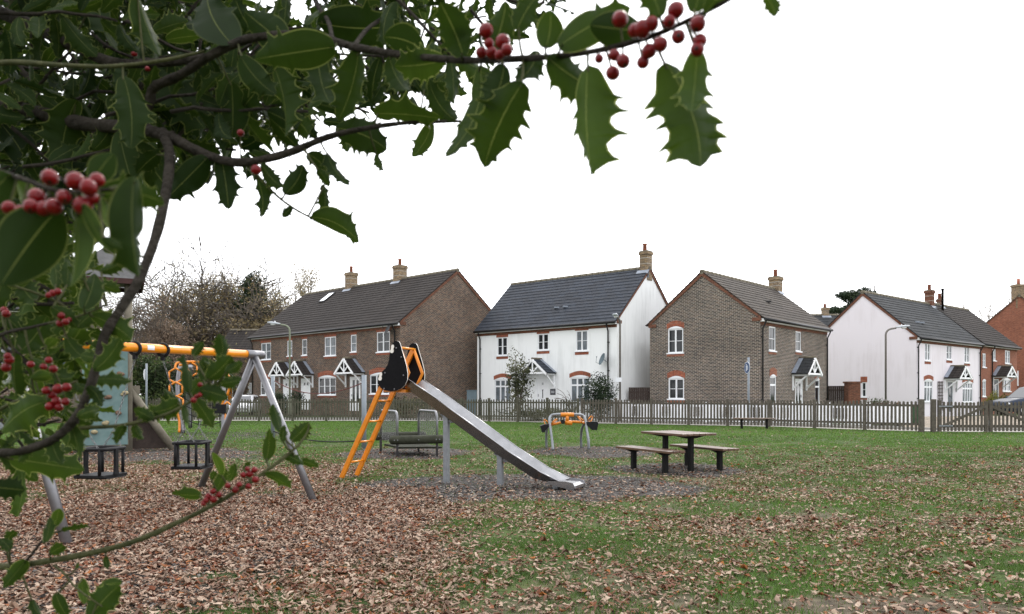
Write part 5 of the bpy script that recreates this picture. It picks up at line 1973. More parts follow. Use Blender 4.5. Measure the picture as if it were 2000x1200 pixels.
def tree(name, label, base, height, P, leafmat, nleaf, lsize, seed, barkm='bark_grey', group=None, cloud=None, lspread=0.25, cat='tree'):
    rng = random.Random(seed)
    nr = np.random.RandomState(seed)
    root = thing(name, label, cat, base, group)
    mb = MB()
    tips = []
    branch(mb, V(*base) - V(0, 0, 0.1), V(rng.gauss(0, 0.05), 0, 1), height * P['trunk'], P['r'], 0, P, rng, tips)
    # scale the whole skeleton to the wanted height
    zmax = float(np.percentile([q.z for q, _ in tips], P.get('pc', 97)))
    k = height / (zmax - base[2])
    kx = k * P.get('wide', 1.0)
    mb.v = [(base[0] + (v[0] - base[0]) * kx, base[1] + (v[1] - base[1]) * kx, base[2] + (v[2] - base[2]) * k) for v in mb.v]
    tp = np.array([(base[0] + (q.x - base[0]) * kx, base[1] + (q.y - base[1]) * kx, base[2] + (q.z - base[2]) * k) for q, _ in tips])
    mb.build('trunk', M[barkm], root)
    cs = []
    if nleaf:
        w = P.get('low', 0)
        pr = np.exp(-w * (tp[:, 2] - base[2]) / height)
        # leaves hold on in clumps, not evenly
        cl = vnoise(tp[:, 0] * 0.5 + seed, tp[:, 2] * 0.5 + tp[:, 1] * 0.3)
        pr = pr * (0.15 + np.clip(cl - 0.3, 0, 1) * 2)
        ix = nr.choice(len(tp), nleaf, p=pr / pr.sum())
        cs.append(tp[ix] + nr.normal(size=(nleaf, 3)) * lspread)
    if cloud is not None:
        cs.append(cloud(nr))
    if cs:
        c = np.concatenate(cs)
        v, f = leaf_quads(c, lsize, nr)
        t = np.clip(0.5 + 0.5 * (vnoise(c[:, 0] * 0.7 + seed, c[:, 2] * 0.7 + c[:, 1] * 0.2) - 0.5) * 1.6 + nr.normal(size=len(c)) * 0.2, 0, 1)
        np_object('crown', v, f, M[leafmat], attr=np.repeat(t, 4), parent=root)
    return root

def blob_cloud(blobs, n, shell=0.35):
    """leaf positions in the outer parts of a set of uneven lumps: (x, y, z, rx, ry, rz)"""
    def fn(nr):
        out = []
        tot = sum(b[3] * b[5] for b in blobs)
        for b in blobs:
            k = int(n * b[3] * b[5] / tot)
            d = nr.normal(size=(k, 3))
            d /= np.linalg.norm(d, axis=1)[:, None]
            lump = 0.75 + 0.5 * vnoise(d[:, 0] * 2.5 + b[0] + 9, d[:, 2] * 2.5 + b[2] + d[:, 1])
            rr = (1 - shell * nr.rand(k) ** 1.5) * lump
            out.append(np.array(b[:3]) + d * rr[:, None] * np.array(b[3:]))
        return np.concatenate(out)
    return fn

def gpos(px, D, z=0.0):
    p = at(px, 770, D)
    return (p.x, D, z)

OAKP = dict(trunk=0.34, r=0.42, lev=4, kids=[10, 7, 6, 5], ang=(30, 75), len=(0.55, 0.95), up=0.03, wig=0.1, first=0.45, rmin=0.034, wide=1.0, limb=1.05, low=1.6)
b = gpos(402, 76)
tree('oak_tree', 'big half bare oak with brown leaves left of the terrace roof', b, 14.6, dict(OAKP, wide=1.05), 'leaf_oak', 20000, 0.155, 11, 'bark_grey',
     cloud=blob_cloud([(b[0] - 3.0, b[1] - 2, 5.0, 2.6, 2, 2.2), (b[0] + 1.5, b[1] - 2, 6.0, 3.0, 2, 2.2), (b[0] + 4.0, b[1], 7.0, 2.6, 2, 2.4), (b[0] - 2.4, b[1], 9.8, 3.2, 2.4, 2.8), (b[0] + 1.6, b[1], 10.6, 2.9, 2.4, 2.9), (b[0] + 4.2, b[1], 9.0, 2.2, 2, 2.4)], 56000, 0.98), lspread=0.4)
b = gpos(505, 70)
tree('oak_tree', 'thick orange brown oak crown directly beside the terrace roof', b, 9.6, dict(OAKP, wide=1.0, r=0.3, low=0), 'leaf_oak', 5000, 0.26, 12, 'bark_brown',
     cloud=blob_cloud([(b[0] - 1.0, b[1], 6.2, 1.9, 2, 2.0), (b[0] + 0.9, b[1], 6.6, 1.7, 2, 1.9), (b[0] - 1.8, b[1] - 1, 4.6, 2.2, 2, 2.0), (b[0] + 1.6, b[1], 5.0, 1.6, 2, 1.6)], 13000, 0.8))
b = gpos(490, 74)
tree('ivy_tree', 'dark ivy covered tree rising among the brown oaks', b, 13.0, dict(OAKP, trunk=0.85, r=0.25, kids=[7, 4, 3, 2], len=(0.16, 0.26), ang=(30, 60), low=0, wide=0.6), 'leaf_dark', 600, 0.26, 13, 'bark_brown',
     cloud=blob_cloud([(b[0], b[1], 12.0, 0.85, 1, 1.0), (b[0] + 0.5, b[1], 10.9, 1.0, 1, 0.9), (b[0] - 0.4, b[1], 10.0, 1.2, 1, 1.2), (b[0] + 0.9, b[1], 9.2, 0.9, 1, 0.8), (b[0] + 0.1, b[1], 8.0, 1.5, 1.3, 1.6)], 7000, 0.7), lspread=0.3)
b = gpos(318, 66)
tree('beech_tree', 'dense russet brown beech bush behind the climbing tower', b, 8.2, dict(OAKP, trunk=0.4, r=0.2, low=0, kids=[9, 5, 4, 3]), 'leaf_beech', 8000, 0.2, 14, 'bark_brown',
     cloud=blob_cloud([(b[0] - 0.8, b[1], 4.6, 2.2, 2, 2.6), (b[0] + 1.6, b[1], 3.8, 1.9, 2, 2.4), (b[0] + 0.2, b[1], 6.2, 1.8, 2, 1.7), (b[0] + 3.0, b[1], 2.8, 1.6, 1.6, 1.8)], 17000, 0.8))
b = gpos(412, 72)
tree('oak_tree', 'lower brown oak boughs hanging above the small set back house', b, 9.5, dict(OAKP, r=0.25, low=0.5), 'leaf_oak', 7000, 0.25, 15, 'bark_brown',
     cloud=blob_cloud([(b[0] - 1.0, b[1] + 1, 4.8, 3.0, 2, 2.6), (b[0] + 2.6, b[1] + 1, 4.4, 2.6, 2, 2.2)], 14000, 0.9))
POP = dict(OAKP, trunk=0.6, r=0.26, kids=[9, 5, 4, 3], len=(0.3, 0.5), ang=(18, 42), up=0.06, rmin=0.022, low=0)
tree('bare_tree', 'pale thin leaved tree behind the terrace roof, the left of two', gpos(578, 92), 15.0, dict(POP, wide=1.05), 'leaf_pale', 1500, 0.2, 16, 'bark_pale', lspread=0.35, group='pale trees behind the terrace')
tree('bare_tree', 'pale thin leaved tree behind the terrace roof, the taller right one', gpos(622, 90), 17.3, dict(POP, wide=1.0), 'leaf_pale', 2100, 0.2, 17, 'bark_pale', lspread=0.4, group='pale trees behind the terrace')
tree('bare_tree', 'round bare crown just showing over the white house ridge', gpos(1142, 96), 17.9, dict(OAKP, r=0.3, rmin=0.03, pc=100, wide=0.8), 'leaf_pale', 1500, 0.2, 18, 'bark_pale', lspread=0.4)
tree('bare_tree', 'thin bare tree showing faintly left of the tall red gable', gpos(1926, 95), 12.2, dict(OAKP, r=0.2, rmin=0.026), 'leaf_pale', 500, 0.18, 19, 'bark_pale')
tree('bare_tree', 'thin bare tree seen between the posts of the climbing tower', gpos(228, 62), 9.8, dict(OAKP, r=0.14, rmin=0.014, wide=0.6), 'leaf_pale', 300, 0.12, 20, 'bark_brown')
# cedar: flat boughs in layers
b = gpos(1692, 88)
rngc = random.Random(5)
tiers = []
for px, y, rx in ((1674, 574, 30), (1650, 577, 14), (1670, 584, 22), (1694, 590, 26), (1670, 597, 15), (1640, 607, 24), (1624, 607, 13), (1658, 602, 14), (1706, 573, 11), (1690, 568, 10), (1700, 580, 20), (1685, 605, 30)):
    q = at(px, y, 88)
    tiers.append((q.x, q.y + rngc.uniform(-1, 1), q.z, rx * 88 / 1500, 1.2, 0.42))
tree('cedar_tree', 'dark layered cedar behind the gable of the pink house', b, 12.9, dict(OAKP, trunk=0.85, r=0.35, kids=[9, 4, 3, 2], len=(0.22, 0.35), ang=(60, 88), low=0, lev=3), 'leaf_dark', 600, 0.22, 21, 'bark_brown',
     cloud=blob_cloud(tiers, 11000, 0.9), lspread=0.25)

def shrub(name, label, px, D, z0, z1, w, matn, n, lsize, seed, stems=6, cat='shrub', group=None, lumps=5, dep=0.6, shell=0.7):
    rng = random.Random(seed)
    nr = np.random.RandomState(seed)
    b_ = V(*gpos(px, D))
    root = thing(name, label, cat, b_, group)
    mb = MB()
    H_ = z1 - z0
    bl = []
    for k in range(lumps):
        bl.append((b_.x + rng.uniform(-0.32, 0.32) * w, b_.y + rng.uniform(-0.3, 0.3) * dep, z0 + H_ * rng.uniform(0.3, 0.78), w * rng.uniform(0.22, 0.4), dep * 0.5, H_ * rng.uniform(0.2, 0.34)))
    bl.append((b_.x, b_.y, z0 + H_ * 0.45, w * 0.42, dep * 0.5, H_ * 0.45))
    for k in range(stems):
        q = bl[k % len(bl)]
        mb.tube([b_ + V(rng.uniform(-0.1, 0.1), 0, -0.05), b_ + (V(*q[:3]) - b_) * 0.5 + V(rng.uniform(-0.1, 0.1), 0, 0), V(*q[:3]) + V(0, 0, q[5] * 0.6)], [0.03, 0.022, 0.008], 5)
    mb.build('stem', M['bark_brown'], root)
    c = blob_cloud(bl, n, shell)(nr)
    c = c[c[:, 2] > 0.02]
    v, f = leaf_quads(c, lsize, nr)
    t = np.clip(0.5 + (vnoise(c[:, 0] * 2 + seed, c[:, 2] * 2) - 0.5) + nr.normal(size=len(c)) * 0.2, 0, 1)
    np_object('foliage', v, f, M[matn], attr=np.repeat(t, 4), parent=root)
    return root

shrub('laurel_bush', 'tall dark green laurel clump beyond the fence, behind the swing chain', 300, 49, 0, 4.6, 3.2, 'leaf_green', 6000, 0.16, 31, lumps=8, dep=2)
shrub('laurel_bush', 'dark green laurel clump beyond the fence, left of the orange climber', 345, 50, 0, 3.8, 3.4, 'leaf_dark', 5000, 0.16, 32, lumps=8, dep=2)
shrub('garden_hedge', 'dark green clipped hedge below the left terrace doors', 540, 50.5, 0, 1.85, 2.0, 'leaf_dark', 2600, 0.1, 33, cat='hedge')
shrub('garden_hedge', 'dark green clipped hedge between the two left terrace doors', 573, 49.2, 0, 1.7, 1.6, 'leaf_dark', 2200, 0.1, 34, cat='hedge')
shrub('garden_shrub', 'low green shrub behind the slide ladder, in front of the terrace corner', 795, 44.5, 0, 1.45, 3.4, 'leaf_olive', 2500, 0.1, 35)
shrub('bamboo_shrub', 'tall wispy olive shrub climbing in front of the left white house window', 1012, 43.6, 0, 3.9, 1.5, 'leaf_olive', 2200, 0.13, 36, stems=14, lumps=9, shell=0.9)
shrub('evergreen_bush', 'dense dark evergreen bush in front of the right white house window', 1172, 42.2, 0, 2.85, 2.0, 'leaf_dark', 5200, 0.1, 37, lumps=7)
shrub('garden_hedge', 'low dark hedge in front of the white house, behind the fence', 1060, 42.0, 0, 0.85, 4.4, 'leaf_olive', 2600, 0.1, 38, cat='hedge', lumps=8)
shrub('copper_hedge', 'low copper brown hedge along the pink house gable', 1722, 37.0, 0, 1.15, 3.0, 'leaf_copper', 4200, 0.09, 39, cat='hedge', lumps=8)
shrub('garden_shrub', 'small dark shrub showing over the fence by the right street lamp', 1703, 40, 0.4, 1.45, 1.3, 'leaf_green', 1300, 0.09, 40)
shrub('yellow_shrub', 'small yellow green shrub left of the red house door', 1938, 52.5, 0.2, 1.85, 1.2, 'leaf_yellow', 1500, 0.1, 41, group='yellow shrubs by the red house')
shrub('yellow_shrub', 'small yellow green shrub right of the red house door', 1963, 51.5, 0.2, 1.8, 1.3, 'leaf_yellow', 1500, 0.1, 42, group='yellow shrubs by the red house')
# arching bare rose in front of the white house
rs_ = random.Random(8)
rb = MB()
o = V(*gpos(1120, 42.6))
for k in range(22):
    e_ = o + V(rs_.uniform(-1.1, 0.9), rs_.uniform(-0.3, 0.3), rs_.uniform(0.9, 1.8))
    rb.tube(curve([o + V(rs_.uniform(-0.15, 0.15), 0, 0), o + (e_ - o) * 0.5 + V(0, 0, 0.5), e_], 4), 0.012, 4)
tag(rb.build('bare_rose_bush', M['bark_brown']), 'bare arching rose stems under the right window of the white house', 'shrub')

# ---------------------------------------------------------------- holly tree in the foreground
def holly_material():
    m = bpy.data.materials.new('holly_leaf')
    m.use_nodes = True
    n = m.node_tree
    L = n.links
    b = n.nodes['Principled BSDF']
    b.inputs['Roughness'].default_value = 0.28
    b.inputs['Specular IOR Level'].default_value = 0.3
    uv = n.nodes.new('ShaderNodeUVMap')
    sp = n.nodes.new('ShaderNodeSeparateXYZ')
    L.new(uv.outputs[0], sp.inputs[0])
    def math_(op, a, bb=None, **k):
        q = n.nodes.new('ShaderNodeMath')
        q.operation = op
        for i, x in enumerate((a, bb)):
            if x is None:
                continue
            if isinstance(x, (int, float)):
                q.inputs[i].default_value = x
            else:
                L.new(x, q.inputs[i])
        return q.outputs[0]
    d = math_('ABSOLUTE', math_('SUBTRACT', sp.outputs[0], 0.5))
    rim_ = math_('GREATER_THAN', d, 0.468)
    rib = math_('LESS_THAN', d, 0.012)
    at_ = n.nodes.new('ShaderNodeAttribute')
    at_.attribute_name = 'tint'
    # yellow margin strengthens with the leaf tint, painting in the backlit rims
    rim = math_('MULTIPLY', rim_, math_('ADD', math_('MULTIPLY', at_.outputs['Fac'], 0.95), 0.1))
    edge = math_('MAXIMUM', rim, math_('MULTIPLY', rib, 0.3))
    r = n.nodes.new('ShaderNodeValToRGB')
    r.color_ramp.elements[0].color = (0.006, 0.015, 0.003, 1)
    r.color_ramp.elements[1].color = (0.045, 0.08, 0.016, 1)
    L.new(at_.outputs['Fac'], r.inputs['Fac'])
    tc = n.nodes.new('ShaderNodeTexCoord')
    no = n.nodes.new('ShaderNodeTexNoise')
    no.inputs['Scale'].default_value = 60
    no.inputs['Detail'].default_value = 4
    L.new(tc.outputs['Object'], no.inputs['Vector'])
    sr = n.nodes.new('ShaderNodeMapRange')
    sr.inputs['From Min'].default_value = 0.35
    sr.inputs['From Max'].default_value = 0.75
    sr.inputs['To Min'].default_value = 0.75
    sr.inputs['To Max'].default_value = 1.4
    L.new(no.outputs['Fac'], sr.inputs['Value'])
    mu = n.nodes.new('ShaderNodeMix')
    mu.data_type = 'RGBA'
    mu.blend_type = 'MULTIPLY'
    mu.inputs[0].default_value = 1
    L.new(r.outputs['Color'], mu.inputs[6])
    L.new(sr.outputs[0], mu.inputs[7])
    # undersides are paler and matt
    geo = n.nodes.new('ShaderNodeNewGeometry')
    mb_ = n.nodes.new('ShaderNodeMix')
    mb_.data_type = 'RGBA'
    mb_.blend_type = 'MIX'
    mb_.inputs[7].default_value = (0.019, 0.037, 0.008, 1)
    L.new(math_('MULTIPLY', geo.outputs['Backfacing'], 0.55), mb_.inputs[0])
    L.new(mu.outputs[2], mb_.inputs[6])
    mx_ = n.nodes.new('ShaderNodeMix')
    mx_.data_type = 'RGBA'
    mx_.inputs[7].default_value = (0.3, 0.33, 0.1, 1)
    L.new(edge, mx_.inputs[0])
    L.new(mb_.outputs[2], mx_.inputs[6])
    L.new(mx_.outputs[2], b.inputs['Base Color'])
    rr = n.nodes.new('ShaderNodeMapRange')
    rr.inputs['To Min'].default_value = 0.2
    rr.inputs['To Max'].default_value = 0.55
    L.new(geo.outputs['Backfacing'], rr.inputs['Value'])
    L.new(rr.outputs[0], b.inputs['Roughness'])
    sr2 = n.nodes.new('ShaderNodeMapRange')
    sr2.inputs['To Min'].default_value = 0.55
    sr2.inputs['To Max'].default_value = 0.1
    L.new(geo.outputs['Backfacing'], sr2.inputs['Value'])
    L.new(sr2.outputs[0], b.inputs['Specular IOR Level'])
    bp = n.nodes.new('ShaderNodeBump')
    bp.inputs['Strength'].default_value = 0.12
    bp.inputs['Distance'].default_value = 0.002
    L.new(no.outputs['Fac'], bp.inputs['Height'])
    L.new(bp.outputs['Normal'], b.inputs['Normal'])
    t = n.nodes.new('ShaderNodeBsdfTranslucent')
    tm = n.nodes.new('ShaderNodeMix')
    tm.data_type = 'RGBA'
    tr_ = n.nodes.new('ShaderNodeValToRGB')
    tr_.color_ramp.elements[0].color = (0.006, 0.016, 0.002, 1)
    tr_.color_ramp.elements[1].color = (0.1, 0.17, 0.015, 1)  # higher tints get a brighter colour, for a painted backlit look
    L.new(at_.outputs['Fac'], tr_.inputs['Fac'])
    L.new(tr_.outputs['Color'], tm.inputs[6])
    tm.inputs[7].default_value = (0.5, 0.55, 0.14, 1)
    L.new(edge, tm.inputs[0])
    L.new(tm.outputs[2], t.inputs['Color'])
    ms = n.nodes.new('ShaderNodeMixShader')
    ms.inputs[0].default_value = 0.34
    L.new(b.outputs[0], ms.inputs[1])
    L.new(t.outputs[0], ms.inputs[2])
    L.new(ms.outputs[0], n.nodes['Material Output'].inputs['Surface'])
    return m
M['holly_leaf'] = holly_material()
M['holly_bark'] = mat('holly_bark', (0.02, 0.017, 0.014), 0.9, scale=40, col2=(0.05, 0.043, 0.035), bump=0.6, bscale=120, spec=0.08)
M['holly_twig'] = mat('holly_twig', (0.035, 0.04, 0.016), 0.7, scale=60, col2=(0.09, 0.09, 0.04), bump=0.3, bscale=150, spec=0.12)
M['berry'] = mat('berry', (0.1, 0.0015, 0.004), 0.28, scale=1.3, spec=0.3, col2=(0.21, 0.004, 0.006))
_n = M['berry'].node_tree
_tc = _n.nodes.new('ShaderNodeTexCoord')               # the dark scar at the berry's end
_sp = _n.nodes.new('ShaderNodeSeparateXYZ')
_n.links.new(_tc.outputs['Object'], _sp.inputs[0])
_mr = _n.nodes.new('ShaderNodeMapRange')
_mr.inputs['From Min'].default_value = -0.97
_mr.inputs['From Max'].default_value = -0.94
_mr.inputs['To Min'].default_value = 1.0
_mr.inputs['To Max'].default_value = 0.0
_n.links.new(_sp.outputs[2], _mr.inputs['Value'])
_mx = _n.nodes.new('ShaderNodeMix')
_mx.data_type = 'RGBA'
_mx.inputs[7].default_value = (0.012, 0.008, 0.006, 1)
_b = _n.nodes['Principled BSDF']
_n.links.new(_b.inputs['Base Color'].links[0].from_socket, _mx.inputs[6])
_n.links.new(_mr.outputs[0], _mx.inputs[0])
_n.links.new(_mx.outputs[2], _b.inputs['Base Color'])

hr = random.Random(42)
HV, HF, HT, HU = [], [], [], []
UC = [-1, -0.93, -0.5, 0, 0.5, 0.93, 1]

def holly_leaf(base, tip, hw, roll, style, tint, rng, face=1):
    """one leaf: a stiff blade with scalloped, spine-tipped, waved margins, folded along its midrib"""
    base, tip = Vector(base), Vector(tip)
    L = (tip - base).length
    ax_ = (tip - base).normalized()
    view = ((base + tip) / 2 - V(0, 0, CAM_H)).normalized()
    s0 = ax_.cross(view)
    if s0.length < 0.05:
        s0 = ax_.cross(V(0.2, 0.1, 1))
    s0.normalize()
    n0 = s0.cross(ax_).normalized() * face
    side = s0 * math.cos(roll) + n0 * math.sin(roll)
    nor = n0 * math.cos(roll) - s0 * math.sin(roll)
    n = rng.choice([3, 4, 4, 5]) if style == 0 else (2 if style == 2 else 0)
    sides = []
    for sgn in (-1, 1):
        sp = []
        lo = 0.12 if style == 0 else 0.5
        for i in range(n):
            sp.append((lo + (0.88 - lo) * (i + rng.uniform(0.45, 0.95)) / n, rng.uniform(0.1, 0.26), rng.choice([1, 1, 1, -1]) * rng.uniform(0.02, 0.13)))
        sides.append(sp)
    vs_ = sorted({0.0, 0.03, 0.07, 0.98, 1.0} | {k / 20 for k in range(2, 20)} | {round(s[0], 3) for sp in sides for s in sp})
    def margin(v, sp):
        # width factor, lift and forward lean of the margin at v: arcs hung between the spines
        if v > 0.965:
            return 0.5 if v < 0.99 else 0.05, 0.0, 0.0
        w, z, sh = 1.0, 0.0, 0.0
        if sp:
            ks = [0.0] + [s[0] for s in sp] + [1.0]
            for a_, b_ in zip(ks[:-1], ks[1:]):
                if a_ <= v <= b_:
                    t = (v - a_) / max(1e-6, b_ - a_)
                    dip = min(0.42, 1.25 * (b_ - a_))
                    if a_ == 0.0:
                        w = 0.98 - dip * 0.5 * t
                    else:
                        w = 0.98 - dip * (4 * t * (1 - t)) ** 0.75
                    break
            for s in sp:
                d_ = abs(v - s[0])
                if d_ < 0.012:
                    w = 1.0 + s[1]
                    sh = 0.03
                z += s[2] * math.exp(-(d_ / 0.07) ** 2)
        return w, z, sh
    arch = rng.uniform(-0.02, 0.2)
    bend = rng.uniform(-0.3, 0.38)
    twist = rng.uniform(-0.8, 0.8) * (1.0 if style == 0 else 0.5)
    fold = rng.uniform(0.08, 0.55)
    sway = rng.uniform(-0.1, 0.1)
    b0 = len(HV)
    rows = vs_
    for v in vs_:
        env = math.sin(math.pi * min(1, max(0.0, v * 0.93 + 0.05))) ** 0.75
        mw = [margin(v, sp) for sp in sides]
        if v <= 0.0:
            env = 0.06
        c, s = math.cos(twist * v), math.sin(twist * v)
        sd_ = side * c + nor * s
        nn = nor * c - side * s
        mid = base + ax_ * (L * v) + nor * (L * (arch * 2 * v * (1 - v) + bend * v * v)) + side * (L * sway * 4 * v * (1 - v))
        for u in UC:
            w, z, sh = mw[0] if u < 0 else mw[1]
            ww = hw * env * w
            e_ = abs(u) ** 2.5
            HV.append(tuple(mid + sd_ * (ww * u) + nn * (abs(u) * ww * fold + e_ * z * L * 0.9) + ax_ * (sh * L * e_)))
            HU.append((0.5 + 0.5 * u, v))
            HT.append(tint)
    nc = len(UC)
    for i in range(len(rows) - 1):
        for k in range(nc - 1):
            HF.append((b0 + i * nc + k, b0 + i * nc + k + 1, b0 + (i + 1) * nc + k + 1, b0 + (i + 1) * nc + k))

# main limbs as picture-space traces with their own distances: x, y, depth, width (px)
BR = {
    'a': ([(-420, -60, 1.35), (-120, -20, 1.2), (-30, 12, 1.15), (60, 50, 1.1), (140, 88, 1.06), (220, 122, 1.03), (330, 122, 1.0), (400, 112, 0.98)], (34, 13), 'holly_bark'),
    'b': ([(-420, 240, 1.4), (-160, 200, 1.25), (-30, 205, 1.15), (60, 218, 1.1), (160, 242, 1.05), (258, 250, 1.0), (330, 268, 0.97), (400, 302, 0.95), (470, 318, 0.93), (560, 300, 0.92), (640, 268, 0.92), (720, 250, 0.93), (800, 240, 0.95), (900, 237, 0.97)], (36, 5), 'holly_bark'),
    'c': ([(262, 246, 1.0), (292, 205, 0.99), (300, 172, 0.98), (350, 148, 0.96), (420, 104, 0.93), (500, 73, 0.9), (610, 70, 0.86), (690, 92, 0.82), (790, 108, 0.78), (900, 118, 0.73), (1000, 116, 0.68), (1110, 108, 0.63), (1200, 92, 0.59), (1275, 70, 0.56), (1340, 42, 0.54), (1440, -10, 0.5), (1500, -60, 0.48)], (20, 8), 'holly_bark'),
    'd': ([(318, 258, 0.98), (331, 300, 0.94), (327, 360, 0.9), (308, 450, 0.86), (275, 540, 0.83), (238, 600, 0.81), (205, 655, 0.8), (187, 720, 0.79), (165, 785, 0.78), (128, 840, 0.78), (70, 873, 0.79), (-20, 884, 0.82), (-240, 860, 0.95)], (20, 15), 'holly_bark'),
    'e': ([(-320, 1130, 1.05), (-100, 1112, 0.95), (20, 1106, 0.9), (100, 1095, 0.88), (190, 1078, 0.87), (270, 1055, 0.86), (345, 1022, 0.86), (410, 990, 0.86), (470, 955, 0.86), (520, 920, 0.87), (556, 893, 0.88), (585, 868, 0.89)], (15, 6), 'holly_twig'),
    'f': ([(110, 845, 0.79), (165, 836, 0.8), (230, 832, 0.8), (300, 818, 0.8), (350, 798, 0.8), (385, 775, 0.8), (420, 752, 0.8)], (8, 6), 'holly_twig'),
    'g': ([(478, 318, 0.93), (500, 340, 0.93), (540, 382, 0.93), (575, 408, 0.93), (606, 425, 0.93)], (6, 4), 'holly_twig'),
    'h': ([(-300, 260, 0.8), (-100, 318, 0.62), (-10, 334, 0.54), (45, 350, 0.5), (100, 370, 0.48), (150, 376, 0.47), (215, 370, 0.47)], (12, 7), 'holly_bark'),
    'i': ([(-80, 700, 0.9), (0, 655, 0.85), (60, 640, 0.83), (120, 626, 0.82)], (9, 4), 'holly_bark'),
    'j': ([(95, 632, 0.82), (140, 622, 0.81), (175, 610, 0.8), (208, 596, 0.8)], (5, 3), 'holly_twig'),
    'k': ([(-60, 128, 0.95), (30, 122, 0.93), (120, 128, 0.92), (220, 130, 0.92), (320, 118, 0.92), (400, 100, 0.93)], (12, 6), 'holly_twig'),
    'l': ([(-80, 860, 0.85), (0, 800, 0.83), (60, 775, 0.82), (100, 765, 0.82), (150, 745, 0.8)], (8, 5), 'holly_twig'),
    'm': ([(40, 1110, 0.89), (60, 1085, 0.87), (80, 1060, 0.86), (95, 1040, 0.86)], (6, 4), 'holly_bark'),
    'n': ([(585, 868, 0.89), (600, 845, 0.9), (604, 826, 0.9)], (5, 3), 'holly_twig'),
    'o': ([(760, 30, 0.95), (720, 55, 0.92), (690, 92, 0.84)], (8, 8), 'holly_bark'),
    'p': ([(600, -40, 1.2), (620, 10, 1.1), (640, 40, 1.0), (650, 80, 0.86)], (10, 8), 'holly_bark'),
    'q': ([(-40, 540, 0.8), (30, 560, 0.78), (90, 580, 0.8), (130, 600, 0.81)], (6, 4), 'holly_twig'),
    'r': ([(105, 1105, 0.88), (125, 1120, 0.87), (145, 1145, 0.86), (170, 1165, 0.85), (200, 1185, 0.85)], (5, 3), 'holly_twig'),
}
TC_ = V(-1.9, 1.55, 0)
holly = thing('holly_tree', 'foreground holly tree with spiny dark leaves and red berries framing the view', 'tree', TC_)
mb = MB()
mb.tube(curve([TC_ - V(0, 0, 0.1), TC_ + V(0.03, 0, 0.8), TC_ + V(-0.02, 0.03, 1.7), TC_ + V(0.04, 0.0, 2.6), TC_ + V(0, 0, 3.6)], 5), [0.12 - 0.003 * i for i in range(21)], 12)
mb.build('trunk', M['holly_bark'], holly)
SAMP = []
for key, (pts, (w0, w1), mt) in BR.items():
    P3 = [at(x, y, D) for x, y, D in pts]
    c = curve(P3, 5)
    n = len(c)
    rad = []
    for i, p in enumerate(c):
        f = i / (n - 1)
        rad.append((w0 + (w1 - w0) * f) / 2 / 1500 * p.y * hr.uniform(0.92, 1.1))
        SAMP.append((1000 + p.x / p.y * 1500, 770 - (p.z - CAM_H) / p.y * 1500, p.y, p))
    # limbs that leave the picture at the left run on to the trunk
    if pts[0][0] < -250:
        c = [TC_ + V(0, 0, max(0.5, P3[0].z))] + c
        rad = [rad[0] * 1.3] + rad
    elif pts[-1][0] < -200:
        c = c + [TC_ + V(0, 0, max(0.5, P3[-1].z))]
        rad = rad + [rad[-1] * 1.3]
    mb = MB()
    mb.tube(c, rad, 9)
    # buds and leaf scars
    for i in range(3, n - 1, 4):
        p = c[i]
        mb.ball(p + V(hr.uniform(-1, 1), 0, hr.uniform(-1, 1)) * rad[i] * 0.8, rad[i] * 0.45, 6, 5)
    mb.build('branch', M[mt], holly)

def near_depth(x, y):
    b_ = min(SAMP, key=lambda s: (s[0] - x) ** 2 + (s[1] - y) ** 2)
    return b_

pet = MB()
def key_leaf(bx, by, tx, ty, w, style=0, tint=None, depth=None, face=1):
    s = near_depth(bx, by)
    D = depth if depth else s[2] + hr.uniform(-0.03, 0.03)
    Lpx = math.hypot(tx - bx, ty - by)
    Lm = Lpx / 1500 * D
    D2 = D + hr.uniform(-0.3, 0.3) * Lm
    hw_px = w / 2
    full = 0.27 * Lpx
    if hw_px < full:
        roll = math.acos(max(0.15, hw_px / full)) * hr.choice([-1, 1]) * 0.9
        hw = 0.27 * Lm
        if tint is not None and tint > 0.6:
            # the glossy leaves that hang edge on turn their upper face to the sky
            av = (at(tx, ty, D) - at(bx, by, D)).normalized()
            s_ = av.cross(V((bx - 1000) / 1500, 1, 0).normalized())
            if abs(s_.z) > 0.05:
                roll = abs(roll) * (-1 if s_.z > 0 else 1)
    else:
        roll = hr.uniform(-0.25, 0.25)
        hw = min(hw_px, 0.36 * Lpx) / 1500 * D
    B3, T3 = at(bx, by, D), at(tx, ty, D2)
    holly_leaf(B3, T3, hw, roll, style, hr.random() if tint is None else tint, hr, face)
    q = s[3]
    if (q - B3).length < 0.4:
        pet.tube([q, (q + B3) / 2 + V(0, 0, -0.002), B3 + (T3 - B3) * 0.06], [0.0013, 0.0012, 0.001], 5, cap=False)

